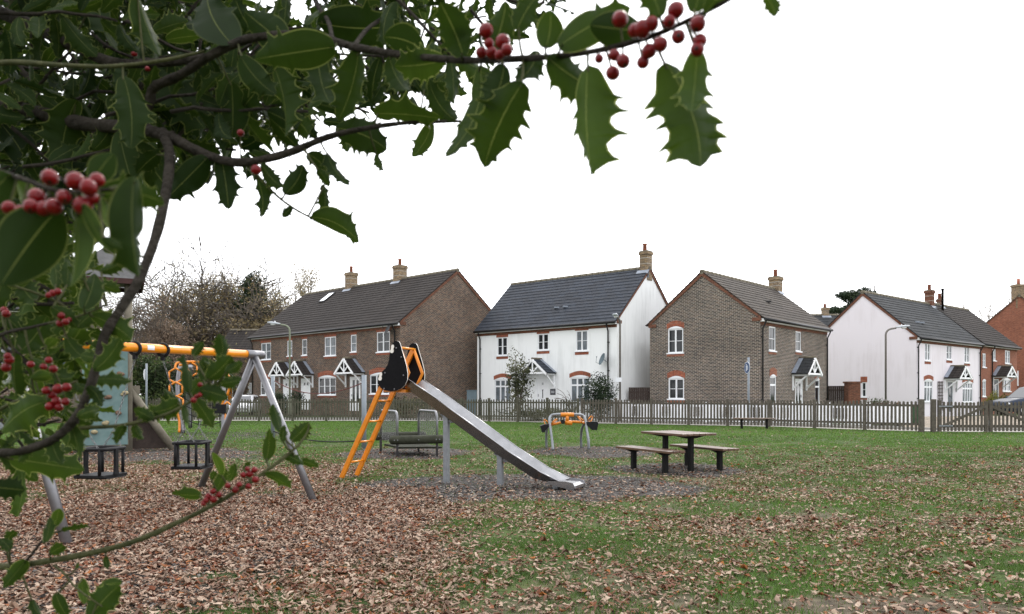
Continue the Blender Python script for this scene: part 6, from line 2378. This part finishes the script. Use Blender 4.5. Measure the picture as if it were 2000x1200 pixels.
KL = [  # last value is the tint, raised to paint in backlight and sheen
    # right-hand sprays
    (1300, 122, 1350, 352, 118, 0, .75), (1362, 95, 1346, 236, 78, 0, 1.0), (1148, 128, 1160, 348, 108, 0, .8), (1070, 112, 1180, 185, 85, 0, .4),
    (1022, 160, 942, 328, 105, 0, .4), (938, 128, 902, 322, 66, 0, .3), (1090, 92, 1232, 22, 72, 1, .5), (1255, 60, 1160, 45, 70, 1, .3),
    (985, 125, 950, 215, 80, 0, .2), (1052, 100, 1000, 175, 60, 0, .3), (1355, 25, 1372, -60, 55, 1, .3), (1375, 28, 1440, -22, 34, 0, .5),
    (1492, -12, 1515, 34, 34, 0, .6), (1010, 60, 1052, -10, 62, 1, .3), (958, 98, 985, 5, 75, 0, .3), (1065, 95, 1075, 18, 55, 1, .5),
    (905, 110, 860, 10, 95, 0, .3), (868, 118, 770, 128, 72, 1, .6), (830, 100, 745, 75, 70, 1, .2), (1290, 35, 1250, -40, 60, 0, .4),
    # top middle
    (620, 45, 796, 32, 92, 1, .05), (655, 92, 505, 108, 92, 1, .3), (700, 100, 668, 238, 66, 0, .5), (620, 95, 640, 215, 60, 0, .2),
    (730, 222, 862, 216, 58, 0, .45), (845, 238, 812, 306, 36, 2, .8), (655, 250, 755, 292, 80, 0, .2), (560, 90, 470, 20, 110, 1, .2),
    (455, 88, 400, -50, 140, 1, .1), (470, 110, 540, 190, 62, 1, .2), (535, 130, 578, 272, 58, 0, .35), (452, 160, 446, 268, 52, 1, .2),
    (890, 235, 840, 165, 50, 0, .3), (825, 178, 880, 140, 45, 0, .3), (760, 110, 800, 190, 55, 0, .3), (600, 300, 645, 345, 50, 0, .2),
    (510, 318, 548, 362, 32, 0, .3), (556, 380, 592, 322, 48, 2, .3), (606, 425, 712, 462, 46, 2, .35), (640, 300, 668, 372, 26, 0, .3),
    (570, 405, 552, 425, 26, 0, .3), (500, 345, 514, 425, 18, 0, .3), (632, 360, 642, 414, 18, 0, .5), (620, 330, 642, 365, 24, 0, .5),
    (432, 305, 442, 400, 60, 0, .15), (405, 308, 325, 388, 68, 1, .1), (735, 300, 752, 332, 18, 0, .5),
    # left mass, the larger leaves
    (288, 128, 402, 262, 96, 0, .25), (240, 148, 252, 285, 72, 1, .25), (258, 275, 330, 372, 80, 1, .3), (232, 255, 262, 372, 62, 1, .35),
    (88, 185, 165, 300, 60, 0, .2), (150, 196, 108, 335, 72, 0, .45), (190, -20, 228, 98, 52, 1, .2), (268, -10, 290, 112, 32, 1, .3),
    (36, -20, 100, 45, 70, 1, .05), (100, 40, 150, -30, 70, 0, .35), (330, 120, 340, 230, 60, 1, .15), (262, 345, 302, 532, 72, 1, .25),
    (180, 360, 215, 300, 55, 1, .3), (235, 360, 240, 455, 50, 0, .3), (110, 412, 8, 545, 150, 1, .1), (20, 340, -60, 430, 90, 1, .2),
    (0, 240, 60, 330, 60, 1, .05), (195, 380, 330, 385, 60, 1, .3), (310, 300, 262, 340, 60, 0, .2), (30, 345, 60, 415, 28, 1, .95),
    (150, 415, 166, 565, 36, 1, 1.0), (178, 378, 235, 458, 28, 1, 1.0), (160, 400, 195, 485, 26, 1, .9), (0, 545, 50, 545, 26, 1, .8),
    # left middle
    (163, 604, 182, 526, 50, 2, .6), (190, 555, 236, 572, 40, 0, .6), (195, 532, 244, 512, 28, 0, .6), (200, 487, 258, 474, 26, 0, .7),
    (178, 616, 260, 664, 48, 2, .6), (184, 724, 224, 668, 48, 0, .6), (180, 742, 256, 741, 34, 0, .6), (38, 688, 92, 616, 66, 0, .6),
    (92, 784, 2, 845, 84, 0, .95), (18, 896, 156, 922, 74, 0, 1.0), (-20, 950, 50, 958, 58, 0, .0), (130, 660, 165, 700, 40, 0, .5),
    (150, 640, 190, 600, 45, 0, .5), (100, 600, 150, 640, 40, 0, .6), (70, 590, 30, 530, 52, 0, .5), (110, 560, 95, 500, 36, 0, .5),
    (200, 464, 236, 484, 26, 2, .4), (215, 470, 255, 480, 22, 0, .4), (130, 560, 140, 500, 30, 0, .5), (165, 545, 128, 520, 30, 0, .5),
    (60, 700, 110, 745, 34, 0, .7), (30, 690, 20, 780, 36, 0, .6), (110, 745, 70, 720, 30, 0, .9), (130, 800, 180, 830, 36, 0, .5),
    (100, 850, 118, 905, 40, 0, .5), (140, 830, 158, 905, 34, 0, .5), (0, 610, 40, 650, 40, 0, .5), (170, 755, 200, 795, 30, 1, .2),
    (90, 680, 112, 660, 26, 1, 1.0), (60, 740, 100, 735, 26, 1, .95), (0, 720, -30, 800, 50, 0, .6),
    # spray over the crossbar
    (405, 742, 452, 692, 66, 0, .45), (432, 700, 428, 652, 40, 0, .5), (398, 746, 398, 696, 38, 0, .5), (368, 768, 366, 692, 26, 2, .4), (440, 728, 474, 708, 26, 0, .5),
    (376, 695, 396, 668, 28, 0, .5), (388, 762, 446, 778, 44, 0, .5), (378, 778, 416, 836, 40, 0, .45), (360, 792, 368, 832, 16, 2, .5), (352, 786, 280, 808, 50, 0, .55), (318, 815, 300, 800, 20, 0, .5),
    (420, 735, 398, 705, 34, 0, .5), (425, 748, 470, 742, 30, 0, .4), (372, 772, 402, 742, 30, 0, .6), (340, 800, 322, 762, 30, 0, .5), (300, 818, 262, 800, 34, 0, .5), (245, 832, 228, 868, 26, 0, .6), (262, 828, 280, 858, 22, 0, .5),
    (200, 655, 232, 640, 28, 0, .6), (192, 700, 152, 690, 36, 0, .5), (175, 760, 138, 742, 34, 0, .5), (150, 815, 196, 800, 34, 0, .6), (62, 876, 30, 905, 40, 0, .5),
    # bottom spray
    (394, 968, 333, 967, 30, 2, .7), (420, 962, 440, 914, 26, 2, .8), (446, 942, 458, 908, 22, 0, .8), (520, 900, 530, 838, 34, 2, .5), (568, 862, 604, 824, 36, 0, .5),
    (552, 890, 592, 908, 24, 0, .7), (585, 900, 627, 914, 24, 0, .6), (516, 926, 568, 956, 24, 2, .85), (548, 845, 540, 788, 18, 2, .5), (552, 864, 556, 830, 18, 0, .4), (432, 930, 424, 880, 16, 1, 1.0), (412, 938, 424, 920, 16, 0, .7), (475, 918, 490, 902, 14, 0, .7),
    # bottom left
    (52, 1095, 12, 1140, 36, 2, .8), (172, 1212, 228, 1146, 64, 0, .5), (108, 1158, 128, 1206, 30, 2, .4), (62, 1172, 78, 1206, 22, 0, .4), (96, 1082, 130, 1064, 34, 0, .4), (88, 1060, 92, 1010, 20, 2, .5),
    (20, 1075, -6, 1050, 34, 0, .3), (120, 1036, 176, 1036, 20, 0, .5), (108, 1030, 116, 990, 22, 1, .95), (190, 1150, 232, 1138, 24, 1, 1.0), (160, 1130, 168, 1180, 20, 1, 1.0), (206, 1086, 212, 1112, 16, 0, .5), (10, 1060, 34, 1040, 30, 0, .4), (148, 1112, 152, 1100, 14, 0, .5),
]
for k in KL:
    bx, by, tx, ty, w, st, ti = k
    if st == 1 and ti < 0.9:
        st = hr.choice([0, 2, 2, 1])
    key_leaf(bx, by, tx, ty, w, st, ti * 0.8 + hr.uniform(-0.1, 0.1))

# fill: leafy twigs through the depth of the crown
def inside(x, y, poly):
    c = False
    j = len(poly) - 1
    for i in range(len(poly)):
        if (poly[i][1] > y) != (poly[j][1] > y) and x < (poly[j][0] - poly[i][0]) * (y - poly[i][1]) / (poly[j][1] - poly[i][1]) + poly[i][0]:
            c = not c
        j = i
    return c
P1 = [(-420, -260), (1120, -260), (1090, 30), (1010, 75), (930, 110), (860, 170), (780, 190), (730, 240), (640, 250), (575, 270), (480, 300), (380, 315), (320, 335), (255, 360), (205, 415), (140, 440), (105, 520), (60, 560), (-420, 620)]
P2 = [(-420, 430), (150, 430), (130, 500), (110, 560), (175, 590), (185, 660), (150, 740), (120, 850), (60, 900), (-420, 930)]
tw_mb = MB()
def leafy_twig(poly, x, y, D, lp, seed_ang, style_p, tint_lo, tint_hi, n):
    a = seed_ang
    step = lp * 0.55
    p = at(x, y, D)
    pts = [p]
    dz = hr.uniform(-0.3, 0.3)
    for i in range(n):
        a += hr.gauss(0, 0.18)
        d = V(math.cos(a), dz, -math.sin(a)).normalized()
        q = pts[-1] + d * (step / 1500 * D)
        px, py = 1000 + q.x / q.y * 1500, 770 - (q.z - CAM_H) / q.y * 1500
        if not inside(px, py, poly):
            break
        pts.append(q)
        for k in (-1, 1):
            if hr.random() < 0.15:
                continue
            la = a + k * hr.uniform(0.5, 1.3)
            ln = lp * hr.uniform(0.75, 1.2) / 1500 * D
            ld = V(math.cos(la), hr.uniform(-0.7, 0.7), -math.sin(la)).normalized()
            holly_leaf(q + ld * ln * 0.12, q + ld * ln * 1.1, ln * hr.uniform(0.2, 0.29), hr.uniform(-1.45, 1.45), 0 if hr.random() < style_p else 2, hr.uniform(tint_lo, tint_hi), hr, hr.choice([1, 1, -1]))
    if len(pts) > 1:
        tw_mb.tube(pts, [0.0022 * (1 - 0.5 * i / len(pts)) + 0.0006 for i in range(len(pts))], 5)
cnt = 0
while cnt < 430:
    x, y = hr.uniform(-380, 1080), hr.uniform(-240, 560)
    if not inside(x, y, P1):
        continue
    # thinner towards the right and the lower edge
    if hr.random() > (1.0 if x < 420 else 0.55 if x < 760 else 0.4):
        continue
    D = hr.uniform(0.95, 2.5)
    leafy_twig(P1, x, y, D, 0.051 / D * 1500, hr.uniform(-0.9, 1.2), 0.8, -0.1, 0.5, 6)
    cnt += 1
cnt = 0
while cnt < 60:
    x, y = hr.uniform(-140, 170), hr.uniform(440, 900)
    if not inside(x, y, P2):
        continue
    D = hr.uniform(0.9, 1.5)
    leafy_twig(P2, x, y, D, 0.052 / D * 1500, hr.uniform(-0.8, 0.8), 0.9, 0.35, 0.95, 5)  # paler tints here stand in for lit upper faces
    cnt += 1
# unseen rest of the crown, added over and behind the viewer to shade the sprays
for k in range(260):
    c = V(hr.uniform(-2.6, 1.6), hr.uniform(-2.0, 0.35), hr.uniform(0.7, 3.3))
    if c.z < 1.62 + 0.65 * max(0, c.y) + 0.1 and c.y > -0.5:
        continue
    d = V(hr.gauss(0, 1), hr.gauss(0, 1), hr.gauss(0, 0.6)).normalized()
    tw_mb.tube([c, c + d * 0.2], [0.002, 0.001], 4)
    for j in range(8):
        q = c + d * (0.025 * j)
        ld = V(hr.gauss(0, 1), hr.gauss(0, 1), hr.gauss(0, 0.7)).normalized()
        t_ = q + ld * hr.uniform(0.055, 0.085)
        if t_.z < 1.56 + 0.6 * max(0, t_.y) and t_.y > -0.3:
            continue
        holly_leaf(q, t_, 0.02, hr.uniform(-1.5, 1.5), 0, hr.uniform(0, 0.6), hr)
np_object('foliage', np.array(HV), np.array(HF), M['holly_leaf'], attr=np.array(HT), smooth=True, parent=holly, uv=np.array(HU))
tag(tw_mb.build('twig', M['holly_bark'], holly), None, None, kind='stuff')
tag(pet.build('leaf_stalk', M['holly_twig'], holly), None, None, kind='stuff')

BERRIES = [(1211, 38, 16), (1197, 143, 14), (1217, 120, 14), (1200, 108, 12), (1255, 57, 17), (1272, 47, 15), (1240, 60, 14), (1320, 20, 17), (1307, 42, 13), (1363, 47, 16), (1367, 80, 14), (1362, 97, 14), (1325, 72, 14), (1290, 87, 15), (1268, 100, 15), (1256, 122, 13), (1170, 115, 9),
           (902, 60, 12), (949, 60, 15), (982, 82, 15), (990, 98, 12), (940, 103, 11), (960, 103, 12), (975, 108, 10), (955, 85, 10),
           (97, 347, 16), (147, 354, 18), (190, 352, 14), (173, 366, 17), (72, 385, 17), (60, 403, 14), (85, 408, 15), (105, 404, 16), (125, 385, 14), (162, 402, 18), (180, 388, 13), (17, 406, 13), (40, 411, 10),
           (500, 332, 10), (470, 260, 7), (262, 105, 6), (288, 135, 5),
           (90, 763, 8), (113, 760, 10), (130, 757, 9), (110, 784, 9), (97, 794, 9), (128, 785, 8), (115, 796, 8), (102, 772, 8), (12, 613, 8), (8, 606, 7), (18, 703, 9), (12, 718, 9), (15, 696, 7), (120, 617, 7), (128, 629, 7), (117, 632, 7), (108, 611, 6), (135, 625, 5),
           (103, 573, 7), (113, 570, 7), (95, 577, 6), (60, 712, 7), (95, 704, 7), (104, 721, 8), (85, 717, 7),
           (475, 928, 6), (488, 926, 7), (497, 918, 6), (483, 916, 5), (499, 937, 7), (485, 950, 6), (445, 949, 6), (460, 957, 7), (467, 947, 6), (407, 970, 7), (416, 960, 6), (402, 978, 6), (417, 976, 7), (428, 967, 6), (397, 984, 5), (391, 752, 5), (384, 775, 5), (378, 782, 6), (390, 772, 5)]
bmesh_b = MB()
bmesh_b.ball((0, 0, 0), 1.0, 16, 10)
proto = None
for i, (x, y, r) in enumerate(BERRIES):
    s = near_depth(x, y)
    D = s[2] - 0.012 + hr.uniform(-0.008, 0.004)
    p = at(x, y, D)
    rm = r / 1500 * D
    if proto is None:
        proto = bmesh_b.build('berry', M['berry'])
        o = proto
    else:
        o = proto.copy()
        COL.objects.link(o)
    o.parent = holly
    o.location = p - TC_
    o.scale = (rm, rm, rm * hr.uniform(0.92, 1.05))
    o.rotation_euler = (hr.uniform(-1.2, 1.2), hr.uniform(-1.2, 1.2), hr.uniform(0, 6))
st = MB()
for i, (x, y, r) in enumerate(BERRIES):
    s = near_depth(x, y)
    st.tube([s[3], at(x, y, s[2])], 0.0009, 4, cap=False)
tag(st.build('berry_stalk', M['holly_twig'], holly), None, None, kind='stuff')

# ---------------------------------------------------------------- fallen leaves, bark chips, grass
nr = np.random.RandomState(99)

def scatter(n, y0, y1, umax=0.98):
    y = np.sqrt(nr.uniform(y0 * y0, y1 * y1, n))
    u = nr.uniform(-umax, umax, n)
    return u * y, y

def cover(x, y):
    """share of the ground hidden by fallen leaves"""
    u = x / y
    near = 0.97 + (0.36 - 0.97) * sstep(u, -0.16, 0.08)
    mid = 0.8 + (0.24 - 0.8) * sstep(u, -0.3, -0.02)
    c = near + (mid - near) * sstep(y, 8.6, 12.4)
    c = c + (0.22 - c) * sstep(y, 14.5, 18)
    c = c + (0.05 - c) * sstep(y, 19, 25)
    n = fbm(x * 0.9, y * 0.9, 4)
    c = c * np.clip(0.42 + (n - 0.32) * 2.6, 0.3, 1.4)
    # a bare grass strip around the front of the slide patch, thin cover on the bark
    bark = patch_mask(x, y)
    c = np.where((bark > 0.5) & (y > 10.5) & (u > -0.26), c * 0.3 + 0.04, c)
    c = np.where((bark > 0.5) & (y < 12.2) & (u < -0.1), np.maximum(c, 0.9), c)
    g = np.exp(-((y - 10.0) / 0.6) ** 2) * sstep(u, -0.15, -0.02)
    return np.clip(c * (1 - 0.35 * g), 0, 1)

LX, LY = [], []
for y0, y1, dens in ((4.6, 11, 1250), (11, 16, 900), (16, 22, 480), (22, 34, 200)):
    n = int((y1 * y1 - y0 * y0) * 0.98 * dens)
    x, y = scatter(n, y0, y1)
    k = nr.rand(n) < cover(x, y)
    k &= y < fence_y(x) - 0.3
    LX.append(x[k])
    LY.append(y[k])
lx, ly = np.concatenate(LX), np.concatenate(LY)
n = len(lx)
# oak-like outline on a 3 x 5 grid
wprof = np.array([0.14, 0.7, 1.0, 0.74, 0.2])
kind = nr.randint(0, 3, 600000)      # broad, waisted and narrow leaves
WK = np.array([[1, 1, 1, 1, 1], [1, 1.15, 0.55, 1.35, 1.6], [0.8, 0.6, 0.62, 0.6, 0.8]])
gu = np.array([-1, 0, 1.0])
ln = np.clip(nr.lognormal(-3.5, 0.34, n), 0.012, 0.06)
wd = ln * nr.uniform(0.28, 0.48, n)
th = nr.uniform(0, 2 * math.pi, n)
cu = nr.normal(0.12, 0.28, n) * ln       # curl across
cl = nr.normal(0.1, 0.28, n) * ln       # curl along
verts = np.zeros((n, 5, 3, 3))
for i in range(5):
    t = (i / 4 - 0.5) * 2
    for j in range(3):
        jit = 1 + nr.uniform(-0.35, 0.35, n) * (0 if j == 1 else 1)
        a = ln * t * 0.5 * 2 * 0.5 * 1.6
        b_ = wd * gu[j] * wprof[i] * jit * WK[kind[:n], i]
        z = cu * (gu[j] * wprof[i]) ** 2 + cl * t * t * 0.6 + nr.normal(0, 0.003, n)
        verts[:, i, j, 0] = a
        verts[:, i, j, 1] = b_
        verts[:, i, j, 2] = z
# tilt, spin, place
tx_, ty_ = nr.normal(0, 0.14, n), nr.normal(0, 0.14, n)
vx, vy, vz = verts[..., 0], verts[..., 1], verts[..., 2]
vz = vz + vx * tx_[:, None, None] + vy * ty_[:, None, None]
c_, s_ = np.cos(th)[:, None, None], np.sin(th)[:, None, None]
wx = vx * c_ - vy * s_ + lx[:, None, None]
wy = vx * s_ + vy * c_ + ly[:, None, None]
zmin = vz.min(axis=(1, 2))
wz = vz - zmin[:, None, None] * 0.7 + (nr.uniform(0.002, 0.024, n))[:, None, None]
lv = np.stack([wx, wy, wz], -1).reshape(-1, 3)
q = np.array([(i * 3 + j, i * 3 + j + 1, (i + 1) * 3 + j + 1, (i + 1) * 3 + j) for i in range(4) for j in range(2)])
lf = (np.arange(n)[:, None, None] * 15 + q[None]).reshape(-1, 4)
tint = np.where(nr.rand(n) < 0.22, 0.62 + 0.38 * nr.rand(n) ** 1.6, nr.uniform(0.0, 0.6, n))
LIT = [(0.0, (0.1, 0.06, 0.04)), (0.2, (0.25, 0.17, 0.12)), (0.38, (0.43, 0.325, 0.245)), (0.52, (0.16, 0.085, 0.052)), (0.66, (0.13, 0.045, 0.024)), (0.8, (0.17, 0.06, 0.028)), (0.93, (0.21, 0.08, 0.03)), (1.0, (0.33, 0.115, 0.028))]
M['litter'] = tint_mat('litter', LIT, rough=0.75, trans=0.08, spec=0.25)
o = np_object('fallen_leaves', lv, lf, M['litter'], attr=np.repeat(tint, 15), smooth=True)
tag(o, 'fallen brown and russet leaves scattered over the grass', 'leaves', kind='stuff')
print('leaves', n)

# bark chips on the patches
CX, CY = [], []
for (cx, cy, rx, ry) in PATCHES:
    k = int(rx * ry * 3.1 * (520 if cy < 16 else 160))
    x, y = nr.uniform(cx - rx * 1.15, cx + rx * 1.15, k), nr.uniform(cy - ry * 1.15, cy + ry * 1.15, k)
    m_ = nr.rand(k) < patch_mask(x, y)
    m_ &= (y > 4.5) & (np.abs(x / np.maximum(y, 1)) < 1.0)
    CX.append(x[m_])
    CY.append(y[m_])
x, y = np.concatenate(CX), np.concatenate(CY)
n = len(x)
L_, w_ = nr.uniform(0.012, 0.034, n), nr.uniform(0.005, 0.012, n)
th = nr.uniform(0, 6.28, n)
dx, dy = np.cos(th), np.sin(th)
tz = nr.normal(0, 0.3, n) * L_
z0 = nr.uniform(0.004, 0.014, n)
P4 = np.stack([np.stack([x - dx * L_ - dy * w_, y - dy * L_ + dx * w_, z0 - tz * 0.3], 1), np.stack([x + dx * L_ - dy * w_, y + dy * L_ + dx * w_, z0 + np.abs(tz)], 1),
               np.stack([x + dx * L_ + dy * w_, y + dy * L_ - dx * w_, z0 + np.abs(tz) + w_ * 0.4], 1), np.stack([x - dx * L_ + dy * w_, y - dy * L_ - dx * w_, z0 + w_ * 0.4], 1)], 1)
M['chips'] = tint_mat('chips', [(0, (0.022, 0.02, 0.019)), (0.5, (0.075, 0.068, 0.063)), (0.85, (0.15, 0.136, 0.124)), (1, (0.3, 0.26, 0.22))], rough=0.9)
o = np_object('bark_chips', P4.reshape(-1, 3), np.arange(4 * n).reshape(n, 4), M['chips'], attr=np.repeat(nr.rand(n) ** 1.2, 4))
tag(o, 'dark grey bark chips under the slide and other play equipment', 'bark chips', kind='stuff')
print('chips', n)

# grass blades
GXs, GYs, GH, GW = [], [], [], []
for y0, y1, dens, h0, h1, w0 in ((4.6, 8, 2600, 0.025, 0.055, 0.0032), (8, 14, 1500, 0.025, 0.055, 0.0045), (14, 24, 620, 0.025, 0.05, 0.007), (24, 43, 200, 0.03, 0.055, 0.013)):
    n = int((y1 * y1 - y0 * y0) * 0.98 * dens)
    x, y = scatter(n, y0, y1)
    dn = fbm(x * 1.6 + 5, y * 1.6 + 3, 4)
    cv = cover(x, y)
    pr = np.clip((dn - 0.33) * 4.0, 0.05, 1) * np.clip(1.12 - cv * 0.95, 0.03, 1)
    pr = pr * (1 - patch_mask(x, y) * 0.97) * (1 - bare_mask(x, y) * 0.92)
    pr = np.where(y > 24, np.clip(dn * 1.5, 0, 1), pr)
    k = (nr.rand(n) < pr) & (y < fence_y(x) - 0.12)
    x, y, dn = x[k], y[k], dn[k]
    GXs.append(x)
    GYs.append(y)
    GH.append(nr.uniform(h0, h1, len(x)) * (0.6 + dn * 0.9))
    GW.append(np.full(len(x), w0) * nr.uniform(0.7, 1.3, len(x)))
x, y, h, w = map(np.concatenate, (GXs, GYs, GH, GW))
n = len(x)
th = nr.uniform(0, 6.28, n)
le = nr.uniform(0.2, 0.9, n) * h
la = nr.uniform(0, 6.28, n)
bx, by = np.cos(th) * w, np.sin(th) * w
tri = np.stack([np.stack([x - bx, y - by, np.zeros(n)], 1), np.stack([x + bx, y + by, np.zeros(n)], 1), np.stack([x + np.cos(la) * le, y + np.sin(la) * le, h], 1)], 1)
M['grass'] = tint_mat('grass', [(0, (0.032, 0.068, 0.014)), (0.4, (0.068, 0.118, 0.022)), (0.75, (0.092, 0.185, 0.028)), (1, (0.125, 0.235, 0.036))], rough=0.6, trans=0.25)
gt_ = np.clip(nr.normal(0.45, 0.2, n) + (fbm(x * 0.35, y * 0.35) - 0.5) * 0.6 + 0.3 * sstep(y, 15, 27), 0, 1)
o = np_object('grass', tri.reshape(-1, 3), np.arange(3 * n).reshape(n, 3), M['grass'], attr=np.repeat(gt_, 3))
tag(o, 'short green grass of the playground lawn', 'grass', kind='stuff')
print('blades', n)
